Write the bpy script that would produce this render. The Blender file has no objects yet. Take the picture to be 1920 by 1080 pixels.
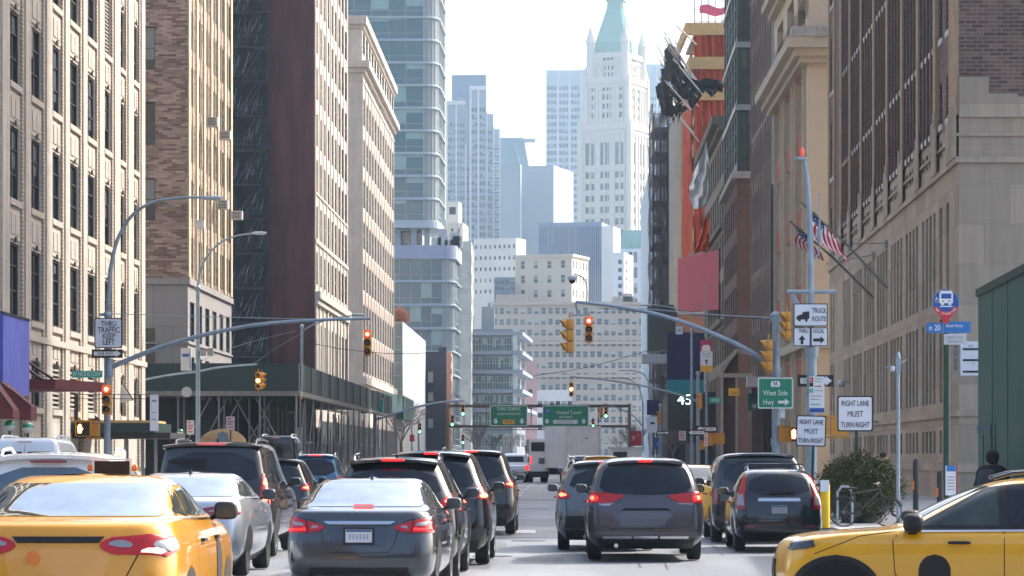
import bpy,bmesh,math,random
from mathutils import Vector,Matrix
R = math.radians
random.seed(7)
scene = bpy.context.scene
COL = scene.collection
# ------------------------------------------------------------------ camera, sky, sun, exposure
F = 5500.0          # focal length in photograph pixels
HZ = 855.0          # horizon row
CAMZ = 1.8
cam_d = bpy.data.cameras.new("Camera")
cam = bpy.data.objects.new("Camera",cam_d)
COL.objects.link(cam)
cam.location = (0,0,CAMZ)
cam.rotation_euler = (R(90),0,0)
cam_d.sensor_width = 36.0
cam_d.lens = F/1920.0*36.0
cam_d.shift_y = (HZ - 540.0)/1920.0
cam_d.clip_start = 0.5
cam_d.clip_end = 9000
scene.camera = cam
SUN_EL,SUN_AZ = R(40),R(52)      # azimuth measured from +Y towards +X
w = bpy.data.worlds.new("World")
scene.world = w
w.use_nodes = True
wn = w.node_tree
for n in list(wn.nodes): wn.nodes.remove(n)
sky = wn.nodes.new("ShaderNodeTexSky")
sky.sky_type = 'NISHITA'
sky.sun_disc = False
sky.sun_elevation = SUN_EL
sky.sun_rotation = SUN_AZ
sky.air_density = 1.0
sky.dust_density = 5.5
sky.ozone_density = 1.0
bg = wn.nodes.new("ShaderNodeBackground"); bg.inputs[1].default_value = 0.15
wo = wn.nodes.new("ShaderNodeOutputWorld")
wn.links.new(sky.outputs[0],bg.inputs[0]); wn.links.new(bg.outputs[0],wo.inputs[0])
sd = bpy.data.lights.new("Sun",'SUN')
sd.energy = 2.2; sd.angle = R(1.2); sd.color = (1.0,0.97,0.93)
sun = bpy.data.objects.new("Sun",sd); COL.objects.link(sun)
_dir = Vector((math.sin(SUN_AZ)*math.cos(SUN_EL),math.cos(SUN_AZ)*math.cos(SUN_EL),math.sin(SUN_EL)))
sun.rotation_euler = _dir.to_track_quat('Z','Y').to_euler()
sun.location = (60,-20,120)
scene.view_settings.view_transform = 'Standard'
scene.view_settings.look = 'None'
scene.view_settings.gamma = 1.0
scene.view_settings.exposure = 1.42
scene.render.engine = 'CYCLES'
try:
 scene.cycles.use_denoising = True
 scene.cycles.max_bounces = 7
 scene.cycles.diffuse_bounces = 3
 scene.cycles.glossy_bounces = 3
 scene.cycles.volume_bounces = 0
 scene.cycles.transparent_max_bounces = 8
 scene.cycles.sample_clamp_indirect = 4.0
except Exception:
 pass
# ------------------------------------------------------------------ materials
MATS = {}
def _mat(name):
 m = bpy.data.materials.new(name); m.use_nodes = True
 nt = m.node_tree; b = nt.nodes["Principled BSDF"]
 MATS[name] = m
 return m,nt,b
def M(name,col=None,rough=.6,metal=0.,var=.12,scale=3.,bump=0.,coat=0.,spec=None,emit=0.,ecol=None,coords='Object',stretch=None,grime=0.):
 """painted / stone / metal surface with a soft noise variation of its own colour"""
 if name in MATS: return MATS[name]
 m,nt,b = _mat(name)
 N,L = nt.nodes,nt.links
 b.inputs['Roughness'].default_value = rough
 b.inputs['Metallic'].default_value = metal
 if coat: b.inputs['Coat Weight'].default_value = coat; b.inputs['Coat Roughness'].default_value = .04
 if spec is not None: b.inputs['IOR'].default_value = spec
 c = (col[0],col[1],col[2],1)
 b.inputs['Base Color'].default_value = c
 if var > 0 or bump > 0:
  tc = N.new('ShaderNodeTexCoord')
  src = tc.outputs[coords]
  if stretch:
   mp = N.new('ShaderNodeMapping'); mp.inputs['Scale'].default_value = stretch
   L.new(src,mp.inputs[0]); src = mp.outputs[0]
  nz = N.new('ShaderNodeTexNoise'); nz.inputs['Scale'].default_value = scale
  nz.inputs['Detail'].default_value = 6; nz.inputs['Roughness'].default_value = .65
  L.new(src,nz.inputs['Vector'])
  if var > 0:
   cr = N.new('ShaderNodeMapRange'); cr.inputs[1].default_value = .3; cr.inputs[2].default_value = .7
   cr.inputs[3].default_value = 1 - var; cr.inputs[4].default_value = 1 + var
   L.new(nz.outputs[0],cr.inputs[0])
   mx = N.new('ShaderNodeVectorMath'); mx.operation = 'SCALE'
   mx.inputs[0].default_value = col[:3]
   L.new(cr.outputs[0],mx.inputs['Scale']); L.new(mx.outputs[0],b.inputs['Base Color'])
  if bump > 0:
   bp = N.new('ShaderNodeBump'); bp.inputs['Strength'].default_value = bump; bp.inputs['Distance'].default_value = .05
   L.new(nz.outputs[0],bp.inputs['Height']); L.new(bp.outputs[0],b.inputs['Normal'])
 if emit:
  e = ecol or col
  b.inputs['Emission Color'].default_value = (e[0],e[1],e[2],1)
  b.inputs['Emission Strength'].default_value = emit
 return m
def M_brick(name,c1,c2,mortar,bw=.24,bh=.085,ms=.012,rough=.85,stain=.25,bias=0.):
 if name in MATS: return MATS[name]
 m,nt,b = _mat(name); N,L = nt.nodes,nt.links
 uv = N.new('ShaderNodeUVMap'); uv.uv_map = 'UVMap'
 br = N.new('ShaderNodeTexBrick')
 br.inputs['Color1'].default_value = (*c1,1); br.inputs['Color2'].default_value = (*c2,1)
 br.inputs['Mortar'].default_value = (*mortar,1)
 br.inputs['Scale'].default_value = 1.0
 br.inputs['Brick Width'].default_value = bw; br.inputs['Row Height'].default_value = bh
 br.inputs['Mortar Size'].default_value = ms; br.inputs['Bias'].default_value = bias
 L.new(uv.outputs[0],br.inputs['Vector'])
 nz = N.new('ShaderNodeTexNoise'); nz.inputs['Scale'].default_value = .35; nz.inputs['Detail'].default_value = 8
 nz.inputs['Roughness'].default_value = .7
 L.new(uv.outputs[0],nz.inputs['Vector'])
 mr = N.new('ShaderNodeMapRange'); mr.inputs[1].default_value = .3; mr.inputs[2].default_value = .7
 mr.inputs[3].default_value = 1 - stain; mr.inputs[4].default_value = 1 + stain
 L.new(nz.outputs[0],mr.inputs[0])
 mx = N.new('ShaderNodeVectorMath'); mx.operation = 'SCALE'
 L.new(br.outputs['Color'],mx.inputs[0]); L.new(mr.outputs[0],mx.inputs['Scale'])
 L.new(mx.outputs[0],b.inputs['Base Color'])
 b.inputs['Roughness'].default_value = rough
 bp = N.new('ShaderNodeBump'); bp.inputs['Strength'].default_value = .4; bp.inputs['Distance'].default_value = .01
 bp.invert = True
 L.new(br.outputs['Fac'],bp.inputs['Height']); L.new(bp.outputs[0],b.inputs['Normal'])
 return m
def M_stone(name,col,var=.14,bw=1.5,bh=.7,ms=.012,rough=.8,joint=.8,streak=.18):
 """ashlar / limestone: big blocks each a little different, with vertical weather streaks"""
 if name in MATS: return MATS[name]
 m,nt,b = _mat(name); N,L = nt.nodes,nt.links
 uv = N.new('ShaderNodeUVMap'); uv.uv_map = 'UVMap'
 br = N.new('ShaderNodeTexBrick')
 lo = [x*(1 - var) for x in col]; hi = [x*(1 + var) for x in col]
 br.inputs['Color1'].default_value = (*lo,1); br.inputs['Color2'].default_value = (*hi,1)
 br.inputs['Mortar'].default_value = (*[x*joint for x in col],1)
 br.inputs['Scale'].default_value = 1; br.inputs['Brick Width'].default_value = bw; br.inputs['Row Height'].default_value = bh
 br.inputs['Mortar Size'].default_value = ms
 L.new(uv.outputs[0],br.inputs['Vector'])
 mp = N.new('ShaderNodeMapping'); mp.inputs['Scale'].default_value = (2.2,.18,1)
 L.new(uv.outputs[0],mp.inputs[0])
 nz = N.new('ShaderNodeTexNoise'); nz.inputs['Scale'].default_value = 1.0; nz.inputs['Detail'].default_value = 7
 nz.inputs['Roughness'].default_value = .65
 L.new(mp.outputs[0],nz.inputs['Vector'])
 mr = N.new('ShaderNodeMapRange'); mr.inputs[1].default_value = .3; mr.inputs[2].default_value = .7
 mr.inputs[3].default_value = 1 - streak; mr.inputs[4].default_value = 1 + streak*.6
 L.new(nz.outputs[0],mr.inputs[0])
 mx = N.new('ShaderNodeVectorMath'); mx.operation = 'SCALE'
 L.new(br.outputs['Color'],mx.inputs[0]); L.new(mr.outputs[0],mx.inputs['Scale'])
 L.new(mx.outputs[0],b.inputs['Base Color']); b.inputs['Roughness'].default_value = rough
 bp = N.new('ShaderNodeBump'); bp.inputs['Strength'].default_value = .25; bp.inputs['Distance'].default_value = .02
 L.new(nz.outputs[0],bp.inputs['Height']); L.new(bp.outputs[0],b.inputs['Normal'])
 return m
def M_pane(name,dark=(.02,.025,.03),light=(.20,.215,.23),share=.42,rough=.06,ior=1.6,metal=.0):
 """window glass: dark room or a pale part for blinds and painted reflections, different from window to window (Object Info random)"""
 if name in MATS: return MATS[name]
 m,nt,b = _mat(name); N,L = nt.nodes,nt.links
 uv = N.new('ShaderNodeUVMap'); uv.uv_map = 'UVMap'
 oi = N.new('ShaderNodeObjectInfo')
 # pale part, blind and painted reflection alike: down to a random height (v runs 0..1 over the pane)
 sp = N.new('ShaderNodeSeparateXYZ'); L.new(uv.outputs[0],sp.inputs[0])
 geo = N.new('ShaderNodeNewGeometry')
 wn_ = N.new('ShaderNodeTexWhiteNoise'); wn_.noise_dimensions = '2D'
 cx = N.new('ShaderNodeCombineXYZ'); L.new(oi.outputs['Random'],cx.inputs[0]); L.new(geo.outputs['Random Per Island'],cx.inputs[1])
 L.new(cx.outputs[0],wn_.inputs['Vector'])
 spn = N.new('ShaderNodeSeparateColor'); L.new(wn_.outputs['Color'],spn.inputs[0])
 th = N.new('ShaderNodeMath'); th.operation = 'LESS_THAN'; th.inputs[1].default_value = share
 L.new(spn.outputs[0],th.inputs[0])
 hh = N.new('ShaderNodeMapRange'); hh.inputs[3].default_value = .15; hh.inputs[4].default_value = .95
 L.new(spn.outputs[1],hh.inputs[0])
 gt = N.new('ShaderNodeMath'); gt.operation = 'GREATER_THAN'; L.new(sp.outputs[1],gt.inputs[0]); L.new(hh.outputs[0],gt.inputs[1])
 mu = N.new('ShaderNodeMath'); mu.operation = 'MULTIPLY'; L.new(th.outputs[0],mu.inputs[0]); L.new(gt.outputs[0],mu.inputs[1])
 mixc = N.new('ShaderNodeMix'); mixc.data_type = 'RGBA'
 mixc.inputs[6].default_value = (*dark,1); mixc.inputs[7].default_value = (*light,1)
 L.new(mu.outputs[0],mixc.inputs[0])
 L.new(mixc.outputs[2],b.inputs['Base Color'])
 b.inputs['Roughness'].default_value = rough; b.inputs['IOR'].default_value = ior; b.inputs['Metallic'].default_value = metal
 nz = N.new('ShaderNodeTexNoise'); nz.inputs['Scale'].default_value = 1.3; nz.inputs['Detail'].default_value = 1
 tc = N.new('ShaderNodeTexCoord'); L.new(tc.outputs['Object'],nz.inputs['Vector'])
 bp = N.new('ShaderNodeBump'); bp.inputs['Strength'].default_value = .12; bp.inputs['Distance'].default_value = .05
 L.new(nz.outputs[0],bp.inputs['Height']); L.new(bp.outputs[0],b.inputs['Normal'])
 return m
# ------------------------------------------------------------------ mesh builder
class MB:
 def __init__(s): s.v = []; s.f = []; s.m = []; s.uv = {}
 def vert(s,p): s.v.append((p[0],p[1],p[2])); return len(s.v) - 1
 def face(s,pts,mi=0,uv=None):
  ids = [s.vert(p) for p in pts]
  s.f.append(ids); s.m.append(mi)
  if uv: s.uv[len(s.f) - 1] = uv
  return s
 def box(s,c,d,mi=0,rz=0.,mat=None):
  hx,hy,hz = d[0]/2,d[1]/2,d[2]/2
  P = [Vector((sx*hx,sy*hy,sz*hz)) for sx in (-1,1) for sy in (-1,1) for sz in (-1,1)]
  if mat is None and rz: mat = Matrix.Rotation(rz,3,'Z')
  if mat is not None: P = [mat @ p for p in P]
  c = Vector(c); P = [p + c for p in P]
  b = len(s.v); s.v += [tuple(p) for p in P]
  for q in ((0,1,3,2),(4,6,7,5),(0,4,5,1),(2,3,7,6),(0,2,6,4),(1,5,7,3)):
   s.f.append([b + i for i in q]); s.m.append(mi)
  return s
 def bb(s,x0,x1,y0,y1,z0,z1,mi=0):
  return s.box(((x0 + x1)/2,(y0 + y1)/2,(z0 + z1)/2),(abs(x1 - x0),abs(y1 - y0),abs(z1 - z0)),mi)
 def beam(s,p0,p1,wd=.1,ht=None,mi=0):
  """square bar from p0 to p1"""
  p0,p1 = Vector(p0),Vector(p1); d = p1 - p0; L_ = d.length
  if L_ < 1e-6: return s
  q = d.to_track_quat('X','Z').to_matrix()
  return s.box((p0 + p1)/2,(L_,wd,ht or wd),mi,mat=q)
 def tube(s,pts,r,n=10,mi=0,cap=True):
  pts = [Vector(p) for p in pts]
  rs = r if isinstance(r,(list,tuple)) else [r]*len(pts)
  prev = None; base = len(s.v)
  up = None
  for i,p in enumerate(pts):
   if i == 0: t = pts[1] - p
   elif i == len(pts) - 1: t = p - pts[i - 1]
   else: t = (pts[i + 1] - pts[i - 1])
   t.normalize()
   if up is None:
    up = Vector((0,0,1)) if abs(t.z) < .9 else Vector((1,0,0))
   a = t.cross(up)
   if a.length < 1e-5: a = t.cross(Vector((0,1,0)))
   a.normalize(); b_ = a.cross(t).normalized(); up = b_
   for k in range(n):
    an = 2*math.pi*k/n
    s.v.append(tuple(p + (a*math.cos(an) + b_*math.sin(an))*rs[i]))
  for i in range(len(pts) - 1):
   for k in range(n):
    k2 = (k + 1) % n
    s.f.append([base + i*n + k,base + (i + 1)*n + k,base + (i + 1)*n + k2,base + i*n + k2]); s.m.append(mi)
  if cap:
   s.f.append([base + k for k in range(n)]); s.m.append(mi)
   e = base + (len(pts) - 1)*n
   s.f.append([e + n - 1 - k for k in range(n)]); s.m.append(mi)
  return s
 def cyl(s,p0,p1,r0,r1=None,n=12,mi=0):
  return s.tube([p0,p1],[r0,r0 if r1 is None else r1],n,mi)
 def lathe(s,prof,c=(0,0,0),n=16,mi=0):
  """prof: (r, z) list, around z through c"""
  base = len(s.v)
  for r_,z in prof:
   for k in range(n):
    a = 2*math.pi*k/n
    s.v.append((c[0] + r_*math.cos(a),c[1] + r_*math.sin(a),c[2] + z))
  for i in range(len(prof) - 1):
   for k in range(n):
    k2 = (k + 1) % n
    s.f.append([base + i*n + k,base + i*n + k2,base + (i + 1)*n + k2,base + (i + 1)*n + k]); s.m.append(mi)
  s.f.append([base + n - 1 - k for k in range(n)]); s.m.append(mi)
  e = base + (len(prof) - 1)*n
  s.f.append([e + k for k in range(n)]); s.m.append(mi)
  return s
 def grid(s,P,mi=0):
  """P: rows of points"""
  base = len(s.v); nr,nc = len(P),len(P[0])
  for row in P: s.v += [tuple(p) for p in row]
  for i in range(nr - 1):
   for j in range(nc - 1):
    s.f.append([base + i*nc + j,base + i*nc + j + 1,base + (i + 1)*nc + j + 1,base + (i + 1)*nc + j]); s.m.append(mi)
  return s
 def prism(s,poly,ax,d0,d1,mi=0):
  """extrude a 2-D outline: ax='y' outline is (x,z), ax='x' outline (y,z), ax='z' outline (x,y)"""
  def P(p,d):
   return (p[0],d,p[1]) if ax == 'y' else (d,p[0],p[1]) if ax == 'x' else (p[0],p[1],d)
  s.face([P(p,d0) for p in poly],mi); s.face([P(p,d1) for p in reversed(poly)],mi)
  for i in range(len(poly)):
   a,b_ = poly[i],poly[(i + 1) % len(poly)]
   s.face([P(b_,d0),P(a,d0),P(a,d1),P(b_,d1)],mi)
  return s
 def add(s,o,M4=None,mi_off=0):
  b = len(s.v); fb = len(s.f)
  s.v += [tuple(M4 @ Vector(p)) for p in o.v] if M4 is not None else list(o.v)
  for f_ in o.f: s.f.append([b + i for i in f_])
  s.m += [m_ + mi_off for m_ in o.m]
  for k,u in o.uv.items(): s.uv[fb + k] = u
  return s
 def mesh(s,name,mats,smooth=False,off=None,merge=False):
  me = bpy.data.meshes.new(name)
  vs = s.v if off is None else [(p[0] - off[0],p[1] - off[1],p[2] - off[2]) for p in s.v]
  me.from_pydata(vs,[],s.f)
  for m_ in (mats if isinstance(mats,(list,tuple)) else [mats]): me.materials.append(m_)
  me.polygons.foreach_set('material_index',s.m)
  uvl = me.uv_layers.new(name='UVMap')
  data = uvl.data
  vv = me.vertices
  for p in me.polygons:
   u = s.uv.get(p.index)
   if u:
    for k,li in enumerate(p.loop_indices): data[li].uv = u[k]
   else:
    n = p.normal; ax = max(range(3),key=lambda i: abs(n[i]))
    for li in p.loop_indices:
     co = s.v[me.loops[li].vertex_index]
     data[li].uv = (co[1],co[2]) if ax == 0 else (co[0],co[2]) if ax == 1 else (co[0],co[1])
  if merge:
   bm = bmesh.new(); bm.from_mesh(me); bmesh.ops.remove_doubles(bm,verts=bm.verts,dist=.0005); bm.to_mesh(me); bm.free()
  if smooth:
   me.polygons.foreach_set('use_smooth',[True]*len(me.polygons))
   try: me.set_sharp_from_angle(angle=R(smooth if smooth is not True else 40))
   except Exception: pass
  me.update()
  return me
 def build(s,name,mats,parent=None,smooth=False,off=None,merge=False):
  me = s.mesh(name,mats,smooth,off,merge)
  o = bpy.data.objects.new(name,me); COL.objects.link(o)
  if parent is not None: o.parent = parent
  return o
def tag(o,label,cat,group=None,kind=None):
 if label: o['label'] = label
 if cat: o['category'] = cat
 if group: o['group'] = group
 if kind: o['kind'] = kind
 return o
def thing(name,label,cat,loc=(0,0,0),rz=0.,group=None,sc=None):
 o = bpy.data.objects.new(name,None); COL.objects.link(o)
 o.location = loc; o.rotation_euler = (0,0,rz)
 if sc: o.scale = sc
 o.empty_display_size = .3
 return tag(o,label,cat,group)
def structure(o): o['kind'] = 'structure'; return o
def copy_tree(o,parent=None):
 c = o.copy(); COL.objects.link(c)
 if parent is not None: c.parent = parent
 for ch in list(o.children): copy_tree(ch,c)
 return c
def W(px,py,D):
 return Vector(((px - 960)/F*D,D,CAMZ + (HZ - py)/F*D))
def zpy(py,D): return CAMZ + (HZ - py)/F*D
def upx(a,b,px):
 """distance along plan line a->b where image column px meets it"""
 k = (px - 960)/F
 ax,ay = a; dx,dy = b[0] - a[0],b[1] - a[1]; L_ = math.hypot(dx,dy); dx /= L_; dy /= L_
 return (k*ay - ax)/(dx - k*dy)
# text ---------------------------------------------------------------
def text_mesh(name,body,size,mat,parent,M4,depth=.002,sx=1.0,align='CENTER',bold=0.0,spacing=1.0,flat=True):
 cu = bpy.data.curves.new(name,'FONT')
 cu.body = body; cu.size = size; cu.align_x = align; cu.align_y = 'CENTER'
 cu.extrude = depth; cu.offset = bold; cu.space_character = spacing
 cu.resolution_u = 3
 to = bpy.data.objects.new(name,cu); COL.objects.link(to)
 dg = bpy.context.evaluated_depsgraph_get(); dg.update()
 me = bpy.data.meshes.new_from_object(to.evaluated_get(dg))
 bpy.data.objects.remove(to); bpy.data.curves.remove(cu)
 me.name = name
 me.transform(M4 @ Matrix.Diagonal((sx,1,1,1)))
 me.materials.clear(); me.materials.append(mat)
 o = bpy.data.objects.new(name,me); COL.objects.link(o); o.parent = parent
 return o
# ------------------------------------------------------------------ facades
def facade(mb,a,b,z0,z1,cols,rows,depth=.25,mi=0,skip=None):
 """wall a->b (plan points, outside on the right hand), openings cols x rows, set back by depth.
 returns [(x, y, z, w, h, angle)] for every opening (lower-left corner of the pane, inside the reveal)"""
 a = Vector((a[0],a[1])); b = Vector((b[0],b[1])); t = (b - a); L_ = t.length; t.normalize()
 n = Vector((t.y,-t.x))
 def P(u,z,d=0.): q = a + t*u - n*d; return (q.x,q.y,z)
 cols = sorted([(max(0.05,c[0]),min(L_ - .05,c[1])) for c in cols if c[1] > .1 and c[0] < L_ - .1])
 rows = sorted([r for r in rows if r[1] < z1 + .001 and r[0] > z0 - .001])
 us = [0.];
 for c in cols: us += [c[0],c[1]]
 us.append(L_)
 zs = [z0]
 for r in rows: zs += [r[0],r[1]]
 zs.append(z1)
 out = []
 UV = lambda u0,u1,v0,v1: [(u0,v0),(u1,v0),(u1,v1),(u0,v1)]
 for j in range(len(zs) - 1):
  if zs[j + 1] - zs[j] < 1e-4: continue
  isr = j % 2 == 1
  if not isr or not cols:
   mb.face([P(0,zs[j]),P(L_,zs[j]),P(L_,zs[j + 1]),P(0,zs[j + 1])],mi,UV(0,L_,zs[j],zs[j + 1])); continue
  for i in range(len(us) - 1):
   u0,u1,v0,v1 = us[i],us[i + 1],zs[j],zs[j + 1]
   if u1 - u0 < 1e-4: continue
   win = i % 2 == 1 and not (skip and skip(i // 2,j // 2))
   if not win:
    mb.face([P(u0,v0),P(u1,v0),P(u1,v1),P(u0,v1)],mi,UV(u0,u1,v0,v1))
   else:
    mb.face([P(u0,v0),P(u1,v0),P(u1,v0,depth),P(u0,v0,depth)],mi,UV(u0,u1,v0,v0 + depth))
    mb.face([P(u0,v1,depth),P(u1,v1,depth),P(u1,v1),P(u0,v1)],mi,UV(u0,u1,v1 - depth,v1))
    mb.face([P(u0,v0),P(u0,v0,depth),P(u0,v1,depth),P(u0,v1)],mi,UV(u0,u0 + depth,v0,v1))
    mb.face([P(u1,v0,depth),P(u1,v0),P(u1,v1),P(u1,v1,depth)],mi,UV(u1 - depth,u1,v0,v1))
    q = P(u0,v0,depth)
    out.append((q[0],q[1],v0,u1 - u0,v1 - v0,math.atan2(t.y,t.x)))
 return out
_WM = {}
def window_mb(w_,h_,st):
 """pane + bars. st = dict(nx, nz, bar, frame, proud, sill). local: x along wall, z up, outside is -y"""
 mb = MB()
 nx,nz = st.get('nx',1),st.get('nz',2); bar = st.get('bar',.06); fr = st.get('frame',.08); pd = st.get('proud',.06)
 # panes (each a face island so that the pale parts differ)
 zsp = st.get('zs') or [k/nz for k in range(nz + 1)]
 for i in range(nx):
  x0,x1 = w_*i/nx,w_*(i + 1)/nx
  mb.face([(x0,.0,0),(x1,.0,0),(x1,.0,h_),(x0,.0,h_)],0,[(0,0),(1,0),(1,1),(0,1)])
 y0,y1 = -pd,-.004
 if fr > 0:
  mb.bb(0,fr,y0,y1,0,h_,1); mb.bb(w_ - fr,w_,y0,y1,0,h_,1)
  mb.bb(fr,w_ - fr,y0,y1,0,fr,1); mb.bb(fr,w_ - fr,y0,y1,h_ - fr,h_,1)
 if bar > 0:
  for i in range(1,nx):
   mb.bb(w_*i/nx - bar/2,w_*i/nx + bar/2,y0 + .01,y1,fr,h_ - fr,1)
  for z in zsp[1:-1]:
   mb.bb(fr,w_ - fr,y0 + .02,y1 - .002,h_*z - bar/2,h_*z + bar/2,1)
 if st.get('sill'): mb.bb(-.08,w_ + .08,-st['sill'],-.004,-.24,-.01,2)
 return mb
def place_windows(root,wins,st,mats,name='window',limit=100,skipid=None):
 """nearest (largest in the picture) as single objects, the rest as one"""
 if not wins: return
 ox,oy = root.location.x,root.location.y
 wins = sorted(wins,key=lambda q: (q[1],q[2]))
 wins.sort(key=lambda q: -(q[3]*q[4])/(q[1] ** 2))
 for q in wins[:limit]:
  key = (round(q[3],2),round(q[4],2),id(st),id(mats[0]))
  if key not in _WM: _WM[key] = window_mb(q[3],q[4],st).mesh(name,mats)
  o = bpy.data.objects.new(name,_WM[key]); COL.objects.link(o); o.parent = root
  o.location = (q[0] - ox,q[1] - oy,q[2]); o.rotation_euler = (0,0,q[5])
 rest = wins[limit:]
 if rest:
  mb = MB()
  for q in rest:
   mb.add(window_mb(q[3],q[4],st),Matrix.Translation((q[0] - ox,q[1] - oy,q[2])) @ Matrix.Rotation(q[5],4,'Z'))
  o = mb.build('far_windows' if name == 'window' else name,mats,root); o['kind'] = 'stuff'
def ncols(L_,n,w_,m0=None,m1=None):
 """n openings of width w_ spread evenly over L_ with end margins"""
 m0 = (L_/n - w_)/2 if m0 is None else m0; m1 = m0 if m1 is None else m1
 if n == 1: return [(m0,m0 + w_)]
 p = (L_ - m0 - m1 - w_)/(n - 1)
 return [(m0 + i*p,m0 + i*p + w_) for i in range(n)]
def nrows(z0,fl,n,sill=.9,h_=1.8): return [(z0 + i*fl + sill,z0 + i*fl + sill + h_) for i in range(n)]
def frame_of(a,b):
 """local frame of a wall: P(u, d, z) with d outwards"""
 a = Vector((a[0],a[1])); b = Vector((b[0],b[1])); t = (b - a); L_ = t.length; t.normalize(); n = Vector((t.y,-t.x))
 def P(u,d,z): q = a + t*u + n*d; return (q.x,q.y,z)
 return P,L_,math.atan2(t.y,t.x)
def wbox(mb,P,u0,u1,d0,d1,z0,z1,mi=0):
 c = [P(u0,d0,z0),P(u1,d0,z0),P(u1,d1,z0),P(u0,d1,z0),P(u0,d0,z1),P(u1,d0,z1),P(u1,d1,z1),P(u0,d1,z1)]
 b = len(mb.v); mb.v += c
 for q in ((0,1,2,3),(7,6,5,4),(0,4,5,1),(1,5,6,2),(2,6,7,3),(3,7,4,0)):
  mb.f.append([b + i for i in q]); mb.m.append(mi)
def band(mb,pts,closed,d0,d1,z0,z1,mi=0):
 """moulding that follows a plan line on its right hand side, mitred at the corners"""
 P2 = [Vector((p[0],p[1])) for p in pts]; n = len(P2); offs = []
 for i in range(n):
  ns = []
  if i > 0 or closed: t = (P2[i] - P2[i - 1]).normalized(); ns.append(Vector((t.y,-t.x)))
  if i < n - 1 or closed: t = (P2[(i + 1) % n] - P2[i]).normalized(); ns.append(Vector((t.y,-t.x)))
  if len(ns) == 2:
   m_ = (ns[0] + ns[1]).normalized(); k = 1/max(.3,m_.dot(ns[0]))
  else: m_,k = ns[0],1
  offs.append(m_*k)
 rng = range(n if closed else n - 1)
 for i in rng:
  j = (i + 1) % n
  A0,A1,B0,B1 = P2[i] + offs[i]*d0,P2[i] + offs[i]*d1,P2[j] + offs[j]*d0,P2[j] + offs[j]*d1
  v = [(*A0,z0),(*B0,z0),(*B1,z0),(*A1,z0),(*A0,z1),(*B0,z1),(*B1,z1),(*A1,z1)]
  b = len(mb.v); mb.v += [tuple(q) for q in v]
  for q in ((0,1,2,3),(7,6,5,4),(0,4,5,1),(1,5,6,2),(2,6,7,3),(3,7,4,0)):
   mb.f.append([b + k for k in q]); mb.m.append(mi)
def roof_quad(mb,pts,z,mi=0): mb.face([(p[0],p[1],z) for p in pts],mi)
def building(name,label,cat,pts,z0,z1,walls,wall_mat,pane_mats,st,group=None,limit=100,parapet=0.):
 """pts counter-clockwise plan; walls: {edge index: (cols, rows[, depth[, skip]])}"""
 cx = sum(p[0] for p in pts)/len(pts); cy = sum(p[1] for p in pts)/len(pts)
 root = thing(name,label,cat,(cx,cy,0),0,group)
 mb = MB(); wins = []
 for i in range(len(pts)):
  a,b = pts[i],pts[(i + 1) % len(pts)]
  wd = walls.get(i)
  if wd:
   cols,rows = wd[0],wd[1]
   wins += facade(mb,a,b,z0,z1,cols,rows,wd[2] if len(wd) > 2 else .22,0,wd[3] if len(wd) > 3 else None)
  else: facade(mb,a,b,z0,z1,[],[])
 o = mb.build('wall',wall_mat,root,off=(cx,cy,0))
 rm = MB(); roof_quad(rm,pts,z1 - .05)
 rm.build('roof',M('roof_felt',(.12,.12,.12),.9),root,off=(cx,cy,0))
 if wins: place_windows(root,wins,st,pane_mats,limit=limit)
 return root,(cx,cy,0)
# ------------------------------------------------------------------ shared materials
roofm = M('roof_felt',(.12,.12,.12),.9)
m_frame_dk = M('frame_dark',(.035,.037,.04),.5,var=.1)
m_frame_wh = M('frame_pale',(.42,.42,.40),.6,var=.1)
m_pane = M_pane('pane_dark')
m_pane_b = M_pane('pane_blue',dark=(.03,.05,.07),light=(.3,.33,.34),share=.35)
m_conc = M('concrete',(.36,.34,.31),.85,var=.2,scale=.6,bump=.2)
XL = lambda D: -21.6 + .0164*D
XR = lambda D: 16.3 + .0164*D
ST_SASH = dict(nx=2,nz=2,bar=.07,frame=.09,proud=.08,zs=[0,.36,.7,1])
ST_ONE = dict(nx=1,nz=2,bar=.05,frame=.06,proud=.05)
ST_FAR = dict(nx=1,nz=1,bar=0,frame=.0)
ST_PAIR = dict(nx=2,nz=2,bar=.12,frame=.08,proud=.05)
# ------------------------------------------------------------------ 1. pale stone office block, near left
m_lime = M_stone('stone_warm',(.52,.46,.39),var=.07,bw=1.2,bh=.45,ms=.008,streak=.26)
m_tanbrick = M_brick('brick_tan',(.42,.34,.26),(.52,.43,.34),(.28,.24,.19),bw=.4,bh=.16,ms=.03,stain=.15)
a1,b1 = (-18.93,78.),(-18.50,147.2)
P1,L1,ang1 = frame_of(a1,b1)
le = [15,55,95,128,161,193,223,248]; re_ = [36,76,112,146,177,206,232,257]
cols1 = [(upx(a1,b1,l),upx(a1,b1,r)) for l,r in zip(le,re_)]
for k in range(1,7):
 u0 = cols1[0][0] - 5.0;
 if u0 > .8: cols1.insert(0,(u0,u0 + 2.4))
sills1 = [7.06 + 4.37*k for k in range(7)]
rows1 = [(3.7,5.5)] + [(s_,s_ + 2.75) for s_ in sills1]
H1 = 39.5
root,off = building('office_building','pale stone office block with tall piers and paired dark windows beside the curved street lamp','building',
 [(-42,78),a1,b1,(-42,147.2)],0,H1,{1: (cols1,rows1,.14),0: (ncols(23,4,2.4),rows1,.3)},m_lime,[m_pane,m_frame_dk,m_lime],dict(ST_SASH,sill=.26),limit=96)
mb = MB(); ms = MB(); mo = MB(); mp = MB()
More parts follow.
